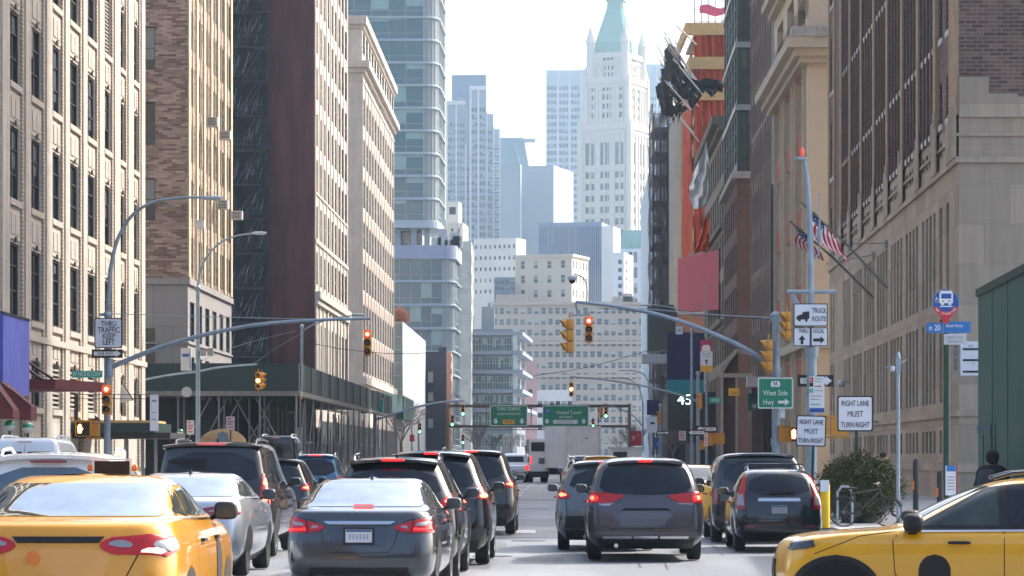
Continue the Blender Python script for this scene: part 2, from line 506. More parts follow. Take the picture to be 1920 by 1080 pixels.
for i,(c0,c1) in enumerate(cols1):
 nxt = cols1[i + 1][0] if i + 1 < len(cols1) else L1
 prv = cols1[i - 1][1] if i else 0
 # pier right of this column: brick flanks, smooth stone face
 u0,u1 = c1 + .12,nxt - .12
 if i + 1 < len(cols1) or True:
  wbox(mb,P1,u0,u1 if i + 1 < len(cols1) else L1 - .02,.003,.10,1.2,H1 - 1.5,0)
  wbox(ms,P1,u0 + .45,(u1 if i + 1 < len(cols1) else L1) - .45,.10,.16,1.2,H1 - 1.5,0)
 for k,s_ in enumerate(sills1):
  zt = s_ - .3; zb = s_ - 1.5                                               # framed spandrel below
  mp = MB(); wbox(mp,P1,c0 + .12,c1 - .12,.004,.05,zb,zt - .08)
  mo = MB(); wbox(mo,P1,c0 + .34,(c0 + c1)/2 - .08,.05,.08,zb + .2,zt - .25)
  wbox(mo,P1,(c0 + c1)/2 + .08,c1 - .34,.05,.08,zb + .2,zt - .25)
  wbox(mo,P1,(c0 + c1)/2 - .11,(c0 + c1)/2 + .11,.06,.12,zb - .1,zb + .1,1)
  o = mp.build('spandrel',m_lime,root,off=off); mo.build('spandrel_ornament',[m_lime,M('bronze_dark',(.09,.07,.05),.6)],o,off=off)
mb.build('pier',m_tanbrick,root,off=off)
ms.build('pier_face',m_lime,root,off=off)
mc = MB(); band(mc,[(-42,78),a1,b1,(-42,147.2)],True,-.1,1.1,H1 - 1.3,H1 - .4); mc.build('cornice',m_lime,root,off=off); mc = MB(); band(mc,[(-42,78),a1,b1],False,.0,.2,6.25,6.5)
mc.build('string_course',m_lime,root,off=off)
# louvres in the two openings the photo shows louvred
m_louv = M('louvre_paint',(.42,.38,.33),.6)
for ci,row,z0_ in ((len(cols1) - 3,3,0),(len(cols1) - 7,2,1.5)):
 c0,c1 = cols1[ci]; ml = MB()
 for k in range(15): z = sills1[row] + z0_ + .08 + k*(.17 if row == 3 else .075); wbox(ml,P1,c0 + 1.1 if row == 3 else c0 + .1,c1 - .1 if row == 3 else c0 + 1.1,-.10,-.05,z,z + (.07 if row == 3 else .035))
 ml.build('louvre',m_louv,root,off=off)
for ci in range(len(cols1) - 6,len(cols1) - 2):
 c0,c1 = cols1[ci]; ml = MB()
 for k in range(9): wbox(ml,P1,c0 + .05,c1 - .05,-.12,-.03,3.75 + k*.19,3.84 + k*.19)
 ml.build('louvre',m_louv,root,off=off)
# ------------------------------------------------------------------ 2. mottled brick block across the side street
m_mott = M_brick('brick_mottled',(.16,.095,.07),(.50,.37,.28),(.28,.20,.16),bw=.52,bh=.13,ms=.012,stain=.2,bias=-.15)
m_graystone = M_stone('stone_gray',(.30,.28,.265),var=.03,bw=2.4,bh=3.1,ms=.03,streak=.08)
m_creamstripe = M_stone('stone_cream_b',(.62,.50,.34),var=.08,bw=1.0,bh=.9,streak=.25)
c2 = ((352 - 960)/F*170,170.); e2 = ((434 - 960)/F*192.5,192.5)
w2x = [( (270 - 960)/F*170,(291 - 960)/F*170)]
nf_a = (-40.,170.)
rows2 = [(11.1 - .0,13.5)] + [(15.46,17.9),(19.85,22.3),(24.2,26.7),(28.6,31.0),(33.0,35.4)]
root,off = building('brick_building','mottled brown and cream brick block with gray stone base behind the second street lamp','building',
 [nf_a,c2,e2,(-40,192.5)],12.0,44,{0: ([(w2x[0][0] + 40,w2x[0][1] + 40),(w2x[0][0] + 34.5,w2x[0][1] + 34.5)],rows2[1:],.2),
     1: (ncols(frame_of(c2,e2)[1],6,2.2,.9,.9),[(12.4 + 3.3*k,14.6 + 3.3*k) for k in range(9)],.10)},m_mott,[m_pane,m_frame_dk],ST_ONE)
mb = MB(); wl = facade(mb,nf_a,c2,0,12.0,[(w2x[0][0] + 40,w2x[0][1] + 40)],[(7.2,9.2)],.2)
wl += facade(mb,c2,e2,0,12.0,ncols(frame_of(c2,e2)[1],6,2.1,1,1),[(1.2,4.4),(5.2,7.6),(8.5,10.8)],.12)
facade(mb,e2,(-40,192.5),0,12,[],[])
mb.build('stone_base',m_graystone,root,off=off); place_windows(root,wl,ST_ONE,[m_pane,m_frame_dk])
P2_,L2,_ = frame_of(c2,e2)
mb = MB()
for k in range(7):
 u = .45 + k*(L2 - .9)/6
 wbox(mb,P2_,u - .42,u + .42,.003,.09,12.2,43.5)
 if k < 6: wbox(mb,P2_,u + (L2 - .9)/12 - .09,u + (L2 - .9)/12 + .09,-.07,.05,12.2,43.5)
mb.build('pilaster',m_creamstripe,root,off=off)
mb = MB(); band(mb,[nf_a,c2,e2],False,.0,.14,11.75,12.1); band(mb,[nf_a,c2,e2],False,0,.1,8.1 + .2,8.4)
mb.build('string_course',m_graystone,root,off=off)
mw = M('ac_white',(.55,.55,.53),.5)
for (px,py) in ((378,229),(403,254),(398,384),(426,404)):
 u = upx(c2,e2,px); D = P2_(u,.8,0)[1]; z = zpy(py,D); mb = MB(); wbox(mb,P2_,u - .35,u + .35,.3,1.0,z - .28,z + .28);
 for q in range(5): wbox(mb,P2_,u - .36,u - .35 + .005,.4,.9,z - .2 + q*.09,z - .16 + q*.09,1)
 mb.build('air_conditioner',[mw,m_frame_dk],root,off=off)
# ------------------------------------------------------------------ 3. tall block: rust corrugated north wall, fire escapes, arcaded west front
c4 = ((590 - 960)/F*258,258.); e4 = ((651 - 960)/F*297,297.)
m_rust = M('rust_corrugated',(.16,.047,.045),.75,var=.5,scale=1.2,stretch=(1,1,.12))
m_cream4 = M_stone('stone_cream_d',(.56,.50,.43),var=.08,bw=1.2,bh=.6,streak=.25)
P4,L4,_ = frame_of(c4,e4)
cols4 = ncols(L4,9,2.3,1.0,1.0)
root,off = building('loft_building','tall loft block with rust red corrugated side wall and cream arcaded front','building',
 [(-30,258),c4,e4,(-30,297)],0,62,{1: (cols4,[(1.0,4.2)] + [(9.2,13.6)] + [(17 + 4.1*k,19.9 + 4.1*k) for k in range(10)],.09)},m_cream4,[m_pane,m_frame_dk],ST_PAIR)
mb = MB()
for k in range(10):
 u = .5 + k*(L4 - 1.0)/9
 wbox(mb,P4,u - .5,u + .5,.003,.10 if k % 3 else .16,6.8,15.2); wbox(mb,P4,u - .4,u + .4,.003,.08,16.4,61)
mb.build('pilaster',m_cream4,root,off=off)
for z0_,z1_,d_ in ((15.2,15.7,.3),(15.7,16.3,.5),(6.2,6.8,.2),(60.6,61.8,1.2),(20.6,20.9,.14),(24.9,25.1,.12)): mb = MB(); band(mb,[c4,e4],False,.0,d_,z0_,z1_); mb.build('cornice',m_cream4,root,off=off)
mb = MB(); x0,x1 = (503 - 960)/F*258,c4[0] + .0
n = 26
for k in range(n):
 xa = x0 + (x1 - x0)*k/n; xb = xa + (x1 - x0)/n*.55
 mb.bb(xa,xb,257.80,257.98,6.5,61.5)
 mb.bb(xb + .003,xa + (x1 - x0)/n,257.93,257.985,6.5,61.5)
mb.build('corrugated_cladding',m_rust,root,off=off)
# fire escapes and dark netting on the left of that wall
m_navy = M('net_navy',(.006,.007,.02),.9,var=.5,scale=2.5)
m_iron = M('iron_black',(.03,.03,.035),.6)
m_irongray = M('iron_worn',(.26,.27,.33),.45,var=.3)
xs0,xs1 = (432 - 960)/F*257,(502 - 960)/F*257
mb = MB()
rows = 24
P_ = [[(xs0 + (xs1 - xs0)*i/10,256.9 + .25*math.sin(i*1.7 + j) + .12*math.sin(j*2.3),6 + j*(55.5/rows)) for i in range(11)] for j in range(rows + 1)]
mb.grid(P_); mb.build('debris_net',m_navy,root,off=off,smooth=True)
random.seed(3)
for k in range(18):
 mb = MB(); z = 7.4 + k*3.0
 mb.bb(xs0,xs1,255.3,256.6,z,z + .08)
 for q in range(2): mb.beam((xs0,255.3,z + .5 + q*.5),(xs1,255.3,z + .5 + q*.5),.04)
 for q in range(5): mb.beam((xs0 + (xs1 - xs0)*q/4,255.3,z),(xs0 + (xs1 - xs0)*q/4,255.3,z + 1.),.035)
 for q in range(random.randint(12,24)):
  xx = xs0 + .2 + random.random()*(xs1 - xs0 - .6); zz = z + random.uniform(.1,1.6); ll = random.uniform(.3,1.3)
  mb.beam((xx,255.2 - .1*(q % 3),zz),(xx + ll*.28,255.2 - .1*(q % 3),zz + ll),random.uniform(.015,.035),None,1 if q % 3 else 0)
 for sx in (0,.5): mb.beam((xs0 + .6 + sx,255.6,z),(xs1 - .9 + sx,255.6,z + 2.95),.05,.1)
 mb.build('fire_escape',[m_iron,m_irongray],root,off=off)
# ------------------------------------------------------------------ 4. pale corniced block
c5 = ((679 - 960)/F*318,318.); e5 = ((738 - 960)/F*380,380.)
m_pale5 = M_stone('stone_pale_e',(.56,.50,.44),var=.05,bw=1.6,bh=.8,streak=.18)
P5,L5,_ = frame_of(c5,e5)
cols5 = ncols(L5,12,3.9,.8,.8)
rows5 = [(1.0,4.6)] + [(10.9 + 4.5*k,13.9 + 4.5*k) for k in range(7)] + [(45.6,48.0)]
m_panebr = M_pane('pane_brown',dark=(.05,.035,.03),light=(.2,.17,.15),share=.2)
root,off = building('corniced_building','pale buff block with projecting double cornice in front of the glass tower','building',
 [(-32,318),c5,e5,(-32,380)],0,49.4,{1: (cols5,rows5,.08)},m_pale5,[m_panebr,m_frame_dk],ST_PAIR)
for z0_,z1_,d_ in ((48.2,48.6,.2),(48.6,49.5,.5),(43.4,43.9,.35),(43.9,44.6,.8),(9.1,9.6,.25),(9.6,10.4,.5),(42.4,42.7,.12)):
 mb = MB(); band(mb,[(-32,318),c5,e5],False,.0,d_,z0_,z1_); mb.build('cornice',m_pale5,root,off=off)
mb = MB(); m_spn = M('spandrel_rose',(.42,.33,.27),.8)
for k in range(13):
 u = cols5[k][0] - .4 if k < 12 else L5 - .5
 wbox(mb,P5,u - .3,u + .3,.003,.08,10.4,43.4)
mb.build('pilaster',m_pale5,root,off=off)
for c in cols5:
 for k in range(7): mb = MB(); wbox(mb,P5,c[0] + .1,c[1] - .1,-.06,.03,14.0 + 4.5*k,15.1 + 4.5*k); mb.build('spandrel',m_spn,root,off=off)
# ------------------------------------------------------------------ 5. glass towers
m_glassA = M_pane('curtain_glass',dark=(.05,.14,.18),light=(.26,.40,.40),share=.45,rough=.12,ior=1.8)
m_slab = M('slab_white',(.45,.52,.57),.5,var=.06)
m_slab2 = M('slab_lavender',(.40,.43,.55),.5,var=.05)
def curved_plan(x0,x1,xs,D,r,depth):
 """front edge x0..x1 at D then rounded to the right side, which runs back to column xs"""
 pts = [(x0,D)]
 n = 5
 for k in range(n + 1):
  a = -math.pi/2 + k/n*math.pi/2
  pts.append((x1 - r + r*math.cos(a),D + r + r*math.sin(a)))
 b = pts[-1]
 pts += [(b[0] + depth*.03,D + depth),(x0,D + depth)]
 return pts
def glass_block(name,label,pts,z0,z1,fl,slab_h,mats,fascia=None,nmod=2.6,zbase=None):
 cx = sum(p[0] for p in pts)/len(pts); cy = sum(p[1] for p in pts)/len(pts); off = (cx,cy,0)
 root = thing(name,label,'building',(cx,cy,0))
 n = int(round((z1 - z0)/fl)); wall = MB(); wins = []
 for i in range(len(pts)):
  a,b = pts[i],pts[(i + 1) % len(pts)]
  L_ = math.hypot(b[0] - a[0],b[1] - a[1])
  vis = i < len(pts) - 2
  if not vis: facade(wall,a,b,zbase or z0,z1,[],[]); continue
  k = max(1,int(round(L_/(nmod*4))))
  rows = [(z0 + q*fl + slab_h,z0 + (q + 1)*fl - .02) for q in range(n)]
  wins += facade(wall,a,b,zbase or z0,z1,ncols(L_,k,L_/k - .12,.06,.06),rows,.12)
 wall.build('wall',mats[1],root,off=off)
 rm = MB(); roof_quad(rm,pts,z1 - .03); rm.build('roof',roofm,root,off=off)
 sl = MB()
 for q in range(n + 1): band(sl,pts[:-1],False,.0,.28,z0 + q*fl + .02,z0 + q*fl + slab_h*.5)
 sl.build('floor_edge',mats[2],root,off=off)
 place_windows(root,wins,dict(nx=5,nz=3,bar=.09,frame=.05,proud=.06,zs=[0,.28,1]),[mats[0],mats[3]],limit=100)
 return root,off
D6 = 480.; X6 = lambda px: (px - 960)/F*D6
ptsT = curved_plan(X6(630),X6(822),0,D6,2.4,20)
root,off = glass_block('glass_tower','tall blue glass tower with rounded corner rising behind the corniced block',ptsT,zpy(417,D6),zpy(417,D6) + 3.71*15,3.71,.38,
 [m_glassA,m_slab,m_slab,m_frame_wh])
mb = MB(); zz = zpy(417,D6); mb2 = MB()
band(mb2,ptsT[:-1],False,-3.5,.3,zz - .9,zz)
mb2.build('soffit',m_slab,root,off=off)
zp = zpy(460,D6)
for px in (655,700,745,775,800): mb.bb(X6(px) - .45,X6(px) + .45,D6 + 2,D6 + 2.9,zp,zz - .9)
mb.build('column',m_slab,root,off=off)
mb = MB(); mb.bb(X6(630),X6(790),D6 + 5,D6 + 5.2,zp,zz - .95); mb.build('recessed_glazing',m_glassA,root,off=off)
ptsP = curved_plan(X6(630),X6(854),0,D6 - 4,2.0,16)
root,off = glass_block('glass_podium_building','lower glazed block with rounded corner and lavender panel parapet below the glass tower',ptsP,zpy(460,D6 - 4) - 2.2 - 3.82*8,zpy(460,D6 - 4) - 2.2,3.82,.38,
 [m_glassA,m_slab,m_slab,m_frame_wh],zbase=0)
zt = zpy(460,D6 - 4); mb = MB(); band(mb,ptsP[:-1],False,-.2,.35,zt - 2.2,zt)
n = 24
for k in range(n): mb.bb(X6(735) + k*.55,X6(735) + k*.55 + .04,D6 - 4.41,D6 - 4.34,zt - 2.2,zt)
mb.build('parapet_panel',m_slab2,root,off=off)
mb = MB()
for px,hh in ((818,1.6),(830,3.0),(843,1.2),(853,2.4),(858,1.8)): mb.bb(X6(px) - .8,X6(px) + .8,D6,D6 + 2,zt,zt + hh); mb.cyl((X6(px) + .4,D6 + 1,zt + hh),(X6(px) + .4,D6 + 1,zt + hh + 1.5),.2)
mb.build('rooftop_equipment',M('equip',(.5,.5,.5),.6),root,off=off)
def simple_block(name,label,px0,px1,pxs,ytop,D,slope,col,cat='building',z0=0,m=None,cols=None,rows=None,scols=None,pane=None,st=ST_FAR,depth=.2,side_ang=None,limit=100,yref=None,group=None,ndepth=None,toprail=None):
 """front px0..px1 facing the camera at distance D (left end further by slope), side px1..pxs running back"""
 b = ((px1 - 960)/F*D,D)
 k0 = (px0 - 960)/F
 # left end: X = b.x - w, Y = D + slope*w with X/Y = k0
 w_ = (b[0] - k0*D)/(1 + k0*slope)
 a = (b[0] - w_,D + slope*w_)
 sv = Vector((slope,1.)).normalized() if side_ang is None else Vector((math.sin(side_ang),math.cos(side_ang)))
 if pxs is not None:
  k = upx(b,(b[0] + sv.x,b[1] + sv.y),pxs)
  if k <= 0 or k > 200: k = 30
 else: k = ndepth or 25
 c = (b[0] + sv.x*k,b[1] + sv.y*k); d_ = (a[0] + sv.x*k,a[1] + sv.y*k)
 z1 = zpy(ytop,D)
 wl = {}
 Lf = math.hypot(b[0] - a[0],b[1] - a[1])
 if cols: wl[0] = ([(p[0]*Lf,p[1]*Lf) for p in cols] if isinstance(cols,list) else ncols(Lf,cols[0],Lf/cols[0]*cols[1]),rows,depth)
 if scols: wl[1] = (ncols(k,scols[0],k/scols[0]*scols[1]),rows,depth)
 return building(name,label,cat,[a,b,c,d_],z0,z1,wl,m or M(name + '_skin_%d' % px0,col,.8,var=.06,scale=.15),[pane or m_pane_b,m_frame_wh],st,limit=limit,group=group),(a,b,c,d_),z1
def rows_px(D,y0,step,n,h):
 """window rows: top window starts at row y0 (its top), going down by step pixels, each h pixels tall"""
 return sorted([(zpy(y0 + k*step + h,D),zpy(y0 + k*step,D)) for k in range(n)])
# gray infill and cream corner behind the podium
simple_block('stone_building','narrow gray stone block with cream cornice to the right of the glazed podium',858,884,906,452,545,0,(.42,.42,.40),m=M_stone('stone_gr',(.44,.43,.40),bw=2,bh=1,streak=.1),
 scols=(7,.5),rows=rows_px(545,475,36,9,20),st=ST_FAR)
simple_block('cream_penthouse_building','cream stepped rooftop block left of the white block',828,868,878,418,640,.1,(.72,.64,.50),cols=(3,.35),rows=rows_px(640,428,26,3,12))
simple_block('rooftop_plant_building','small white rooftop house with one blue window above the cream block',838,860,866,378,660,.1,(.75,.72,.66),cols=[(.2,.75)],rows=[(zpy(402,660),zpy(388,660))])
# concrete flank with rooftop garden
m_party = M('party_wall',(.60,.60,.58),.85,var=.16,scale=.35,bump=.15)
(rt,of),pl,zt = simple_block('garden_building','gray block with blank pale flank wall and russet garden on its roof',725,755,798,603,385,0,(.3,.3,.3),m=m_party,side_ang=math.atan(.0164))
mb = MB(); a,b = pl[0],pl[1]
mb.bb(a[0] + .003,b[0] - .05,384.8,384.97,5,zt - .1)
mb.build('front_cladding',M('teal_gray_clad',(.20,.25,.25),.35,var=.12,scale=.5),rt,off=of)
for k in range(9): mb = MB(); z = 5.5 + k*1.7; mb.bb(a[0],b[0] - .1,384.72,384.79,z,z + .07); mb.build('cladding_joint',m_slab,rt,off=of)
# navy brick house
(rt,of),pl,zt = simple_block('navy_building','small navy brick house with two pale windows and a terracotta edge',798,837,None,664,452,0,(.05,.06,.09),m=M_brick('brick_navy',(.045,.05,.075),(.06,.065,.095),(.05,.05,.07),bw=.5,bh=.2,stain=.2),
 cols=[(.12,.36)],rows=[(zpy(802,452),zpy(785,452)),(zpy(752,452),zpy(736,452)),(zpy(717,452),zpy(697,452))],pane=M_pane('pane_pale',dark=(.45,.45,.44),light=(.6,.6,.58)),st=dict(nx=1,nz=2,bar=.12,frame=.1),ndepth=14)
mb = MB(); mt_ = M('terracotta',(.62,.36,.25),.8,var=.2,scale=1.5)
xx = pl[1][0]; mb.bb(xx + .003,xx + .7,451.8,466,0,zt + .3)
for k in range(9): mb.bb(xx + .1,xx + .85,451.6,451.8,1 + k*1.9,2.0 + k*1.9)
mb.build('terracotta_corner',mt_,rt,off=of)
mb = MB(); mb.bb(pl[0][0],xx,452.0,452.35,zt,zt + .35); mb.bb(xx - 1.2,xx,452.3,454,zt + .35,zt + 1.1); mb.build('parapet',M('navy_dark',(.04,.045,.06),.8),rt,off=of)
# stepped modern block with balconies
D9 = 560.;
(rt,of),pl,zt = simple_block('balcony_building','blue gray modern block with balconies left of the overhead road signs',880,966,985,617,D9,0,(.2,.23,.28),m=M('bluegray_metal',(.17,.20,.26),.5,var=.05),
 cols=[(.02,.26),(.28,.50),(.52,.74),(.76,.97)],scols=(2,.7),rows=rows_px(D9,633,36,6,25),pane=m_glassA,st=dict(nx=4,nz=2,bar=.1,frame=.08),side_ang=R(3))
mb = MB()
for k in range(5):
 z = zpy(622 + k*36,D9); band(mb,[pl[0],pl[1],pl[2]],False,0,1.5 if k < 4 else 2.4,z - .7,z)
mb.build('balcony',M('bluegray_metal2',(.20,.24,.31),.5,var=.05),rt,off=of)
mb = MB(); mb.bb(pl[1][0] - .5,pl[1][0] + .35,D9 - .25,D9 + .2,0,zt); mb.build('corner_column',m_slab,rt,off=of)
mb = MB(); mb.bb((903 - 960)/F*570,(927 - 960)/F*570,570,578,zt - .05,zpy(575,570)); mb.cyl(((918 - 960)/F*570,574,zpy(575,570)),((918 - 960)/F*570,574,zpy(566,570)),.4); mb.build('penthouse',M('bluegray3',(.22,.27,.33),.6),rt,off=of)
simple_block('pink_building','narrow pink rendered house right of the balcony block',984,1007,1009,676,640,0,(.52,.34,.34),cols=[(.3,.6)],rows=rows_px(640,700,30,3,12))
simple_block('white_house','narrow white house with dark windows below the balcony block',968,984,987,738,600,0,(.6,.58,.56),cols=[(.2,.45),(.6,.85)],rows=rows_px(600,748,22,4,12))
simple_block('market_building','low white glazed building just behind the tunnel sign',1007,1074,1080,731,720,0,(.62,.64,.68),cols=(6,.8),rows=rows_px(720,752,22,3,9))
# ------------------------------------------------------------------ skyline
ang = .34
def wrows(D,y0,step,n,h): return rows_px(D,y0,step,n,h)
m_beige = M_stone('stone_far_beige',(.56,.47,.40),var=.04,bw=4,bh=3,streak=.05)
(rt,of),pl,zt = simple_block('exchange_building','very wide beige office block with even rows of small windows closing the street',921,1209,1217,566,900,.03,None,m=m_beige,
 cols=(22,.62),rows=wrows(900,577,20.4,14,11),st=dict(nx=1,nz=2,bar=.14,frame=.0),pane=M_pane('pane_fargray',dark=(.10,.15,.19),light=(.5,.55,.55),share=.4),limit=100)
mb = MB()
for y in (566,640,702): z = zpy(y,900); band(mb,[pl[0],pl[1],pl[2]],False,0,.8,z - .9,z)
mb.build('cornice',m_beige,rt,off=of)
D_ = 912
for (p0,p1,y) in ((930,990,552),(1150,1190,556),(1168,1186,550)): mb = MB(); mb.bb((p0 - 960)/F*D_,(p1 - 960)/F*D_,D_,D_ + 10,zt - .1,zpy(y,D_)); mb.build('rooftop_house',m_beige,rt,off=of)
m_ivory = M('ivory_far',(.62,.54,.44),.8,var=.05,scale=.1)
(rt,of),pl,zt = simple_block('square_building','cream square block with four columns of windows and a sunlit side',966,1072,1103,476,1000,ang,None,m=m_ivory,
 cols=[(.10,.17),(.33,.40),(.57,.64),(.81,.88)],scols=(5,.3),rows=wrows(1000,488,27,4,14),st=dict(nx=1,nz=2,bar=.25,frame=0))
mb = MB(); band(mb,pl[:3],False,0,.6,zt - .9,zt); mb.build('cornice',m_ivory,rt,off=of)
simple_block('white_block_building','white block with rows of small windows left of the cream square block',888,968,986,446,1050,ang,(.80,.76,.70),cols=(9,.42),scols=(4,.3),rows=wrows(1050,458,21,5,7))
simple_block('dark_rooftop_building','low dark glazed rooftop in front of the white block',927,966,968,520,980,0,(.10,.16,.24),cols=(4,.8),rows=wrows(980,526,12,3,6))
# pinstripe slab
(rt,of),pl,zt = simple_block('pinstripe_building','wide blue slab with vertical white fins and a blank white end wall',1010,1128,1161,416,1150,.2,(.20,.26,.38),m=M('pin_skin',(.20,.26,.40),.5,var=.1,scale=.1),
 cols=(30,.55),rows=[(0.5,zpy(424,1150))],pane=M_pane('pane_pin',dark=(.08,.12,.22),light=(.2,.25,.3),share=.1))
simple_block('white_slab_building','white stepped slab standing right of the pinstriped slab',1128,1150,1163,424,1140,.2,(.78,.78,.76),scols=(2,.4),rows=wrows(1140,480,16,8,9))
simple_block('notched_building','white tower block with a strip of windows below the green roofed block',1150,1170,1187,473,1120,.2,(.70,.73,.78),cols=[(.45,.8)],scols=(2,.35),rows=wrows(1120,487,15,10,8))
(rt,of),pl,zt = simple_block('green_roof_building','white block with pale green mansard roof and dormers',1163,1216,1224,466,1200,.15,(.66,.70,.74),cols=[(.3,.42),(.48,.6),(.85,.95)],rows=wrows(1200,472,29,6,20))
m_green = M('copper_green',(.26,.46,.41),.7,var=.12,scale=.3)
a,b,c,d = pl; zr = zpy(431,1200)
mb = MB(); sh = lambda p,q,t: (p[0] + (q[0] - p[0])*t,p[1] + (q[1] - p[1])*t)
ctr = ((a[0] + c[0])/2,(a[1] + c[1])/2); lo = [a,b,c,d]; hi = [sh(p,ctr,.13) for p in lo]
for i in range(4): j = (i + 1) % 4; mb.face([(*lo[i],zt),(*lo[j],zt),(*hi[j],zr),(*hi[i],zr)])
mb.face([(*p,zr) for p in hi])
for t in (.25,.5,.8):
 x = a[0] + (b[0] - a[0])*t; y = a[1] + (b[1] - a[1])*t
 mb.prism([(x - .9,zt + 1),(x + .9,zt + 1),(x + .9,zt + 3),(x,zt + 4),(x - .9,zt + 3)],'y',y - .3,y + 2)
mb.build('mansard_roof',m_green,rt,off=of)
# windowless telephone block and its neighbours
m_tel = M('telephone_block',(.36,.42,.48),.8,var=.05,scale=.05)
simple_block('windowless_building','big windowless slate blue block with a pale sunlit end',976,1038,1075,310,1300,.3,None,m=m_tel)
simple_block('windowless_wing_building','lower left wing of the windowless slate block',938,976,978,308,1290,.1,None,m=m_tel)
rt = thing('slanted_building','blue tower with a slanting roof edge behind the windowless block','building',(-3,1400,0))
mb = MB(); X = lambda px,D=1400: (px - 960)/F*D
mb.prism([(X(936),0),(X(1004),0),(X(1004),zpy(330,1400)),(X(991),zpy(309,1400)),(X(982),zpy(258,1400)),(X(936),zpy(258,1400))],'y',1400,1430)
mb.build('wall',M('slant_skin',(.30,.44,.52),.4,var=.05,scale=.05),rt,off=(-3,1400,0))
mb = MB(); mb.prism([(X(964),zpy(272,1400)),(X(967),zpy(272,1400)),(X(977),zpy(308,1400)),(X(973),zpy(308,1400))],'y',1399,1399.9); mb.bb(X(978),X(1004),1399,1406,zpy(265,1400),zpy(260,1400)); mb.build('cantilever_roof',m_slab,rt,off=(-3,1400,0))
# stepped residential tower
D1_ = 1320.; X = lambda px: (px - 960)/F*D1_
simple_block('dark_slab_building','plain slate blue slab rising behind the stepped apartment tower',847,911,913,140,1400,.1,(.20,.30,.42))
rt = thing('stepped_tower','stepped pale blue apartment tower with white vertical fins and corner balconies','building',(X(890),D1_,0))
of = (X(890),D1_,0); mb = MB(); wins = []; m_pbl = M('apt_skin',(.34,.42,.50),.6,var=.08,scale=.1); mf = MB()
for (p0,p1,yt,dd) in ((838,873,193,0),(873,882,275,.8),(882,912,166,-1),(912,925,213,1),(925,937,241,2)):
 a,b = (X(p0),D1_ + dd),(X(p1),D1_ + dd); zt = zpy(yt,D1_)
 n = max(1,int((p1 - p0)/11)); Lw = b[0] - a[0]
 wins += facade(mb,a,b,0,zt,ncols(Lw,n,Lw/n*.7),[(z,z + 1.9) for z in [8 + 3.3*k for k in range(80)] if z + 2.2 < zt - 6],.3)
 facade(mb,b,(b[0],b[1] + 22),0,zt,[],[]); facade(mb,(a[0],a[1] + 22),a,0,zt,[],[]); mb.face([(a[0],a[1],zt),(b[0],b[1],zt),(b[0],b[1] + 22,zt),(a[0],a[1] + 22,zt)])
 mf.bb(a[0] - .4,a[0] + .5,a[1] - .9,a[1] - .003,0,zt + 1.0);
 if p1 - p0 > 20: mf.bb((a[0] + b[0])/2 - .4,(a[0] + b[0])/2 + .4,a[1] - .9,a[1] - .003,0,zt + .6); mf.bb(a[0] + .5,b[0],a[1] - .7,a[1] - .003,zt - .8,zt + 1.0)
mb.build('wall',m_pbl,rt,off=of); mf.build('fin',M('fin_white',(.72,.72,.72),.6,var=.03),rt,off=of)
place_windows(rt,wins,dict(nx=2,nz=1,bar=.2,frame=0),[M_pane('pane_apt',dark=(.10,.18,.26),light=(.42,.48,.52),share=.4),m_frame_wh])
for k in range(40): mb = MB(); z = 12 + 3.3*k; mb.bb(X(922),X(938),D1_ + .3,D1_ + 4,z,z + .35); mb.build('balcony',MATS['fin_white'],rt,off=of)
mb = MB(); mb.cyl((X(866),D1_ + 8,zpy(193,D1_)),(X(866),D1_ + 8,zpy(178,D1_)),.3,.2,6); mb.beam((X(858),D1_ + 8,zpy(180,D1_)),(X(868),D1_ + 8,zpy(180,D1_)),.4); mb.build('roof_mast',m_slab,rt,off=of)
# gridded office slabs behind the spire
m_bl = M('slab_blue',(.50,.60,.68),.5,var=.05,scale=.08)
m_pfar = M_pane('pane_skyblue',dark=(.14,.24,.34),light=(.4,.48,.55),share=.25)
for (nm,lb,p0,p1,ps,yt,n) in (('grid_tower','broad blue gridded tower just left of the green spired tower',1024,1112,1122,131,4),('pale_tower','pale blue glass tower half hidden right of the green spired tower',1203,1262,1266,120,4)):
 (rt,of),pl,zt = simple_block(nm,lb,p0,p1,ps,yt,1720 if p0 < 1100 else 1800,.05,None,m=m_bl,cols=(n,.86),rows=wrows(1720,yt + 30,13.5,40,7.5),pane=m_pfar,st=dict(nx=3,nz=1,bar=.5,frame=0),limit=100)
 P_,L_,_ = frame_of(pl[0],pl[1]); mb = MB()
 for k in range(n + 1): wbox(mb,P_,max(0,k*L_/n - .7),min(L_,k*L_/n + .7),.003,1.6,0,zt)
 mb.build('fin',M('fin_pale',(.66,.68,.70),.6,var=.03),rt,off=of)
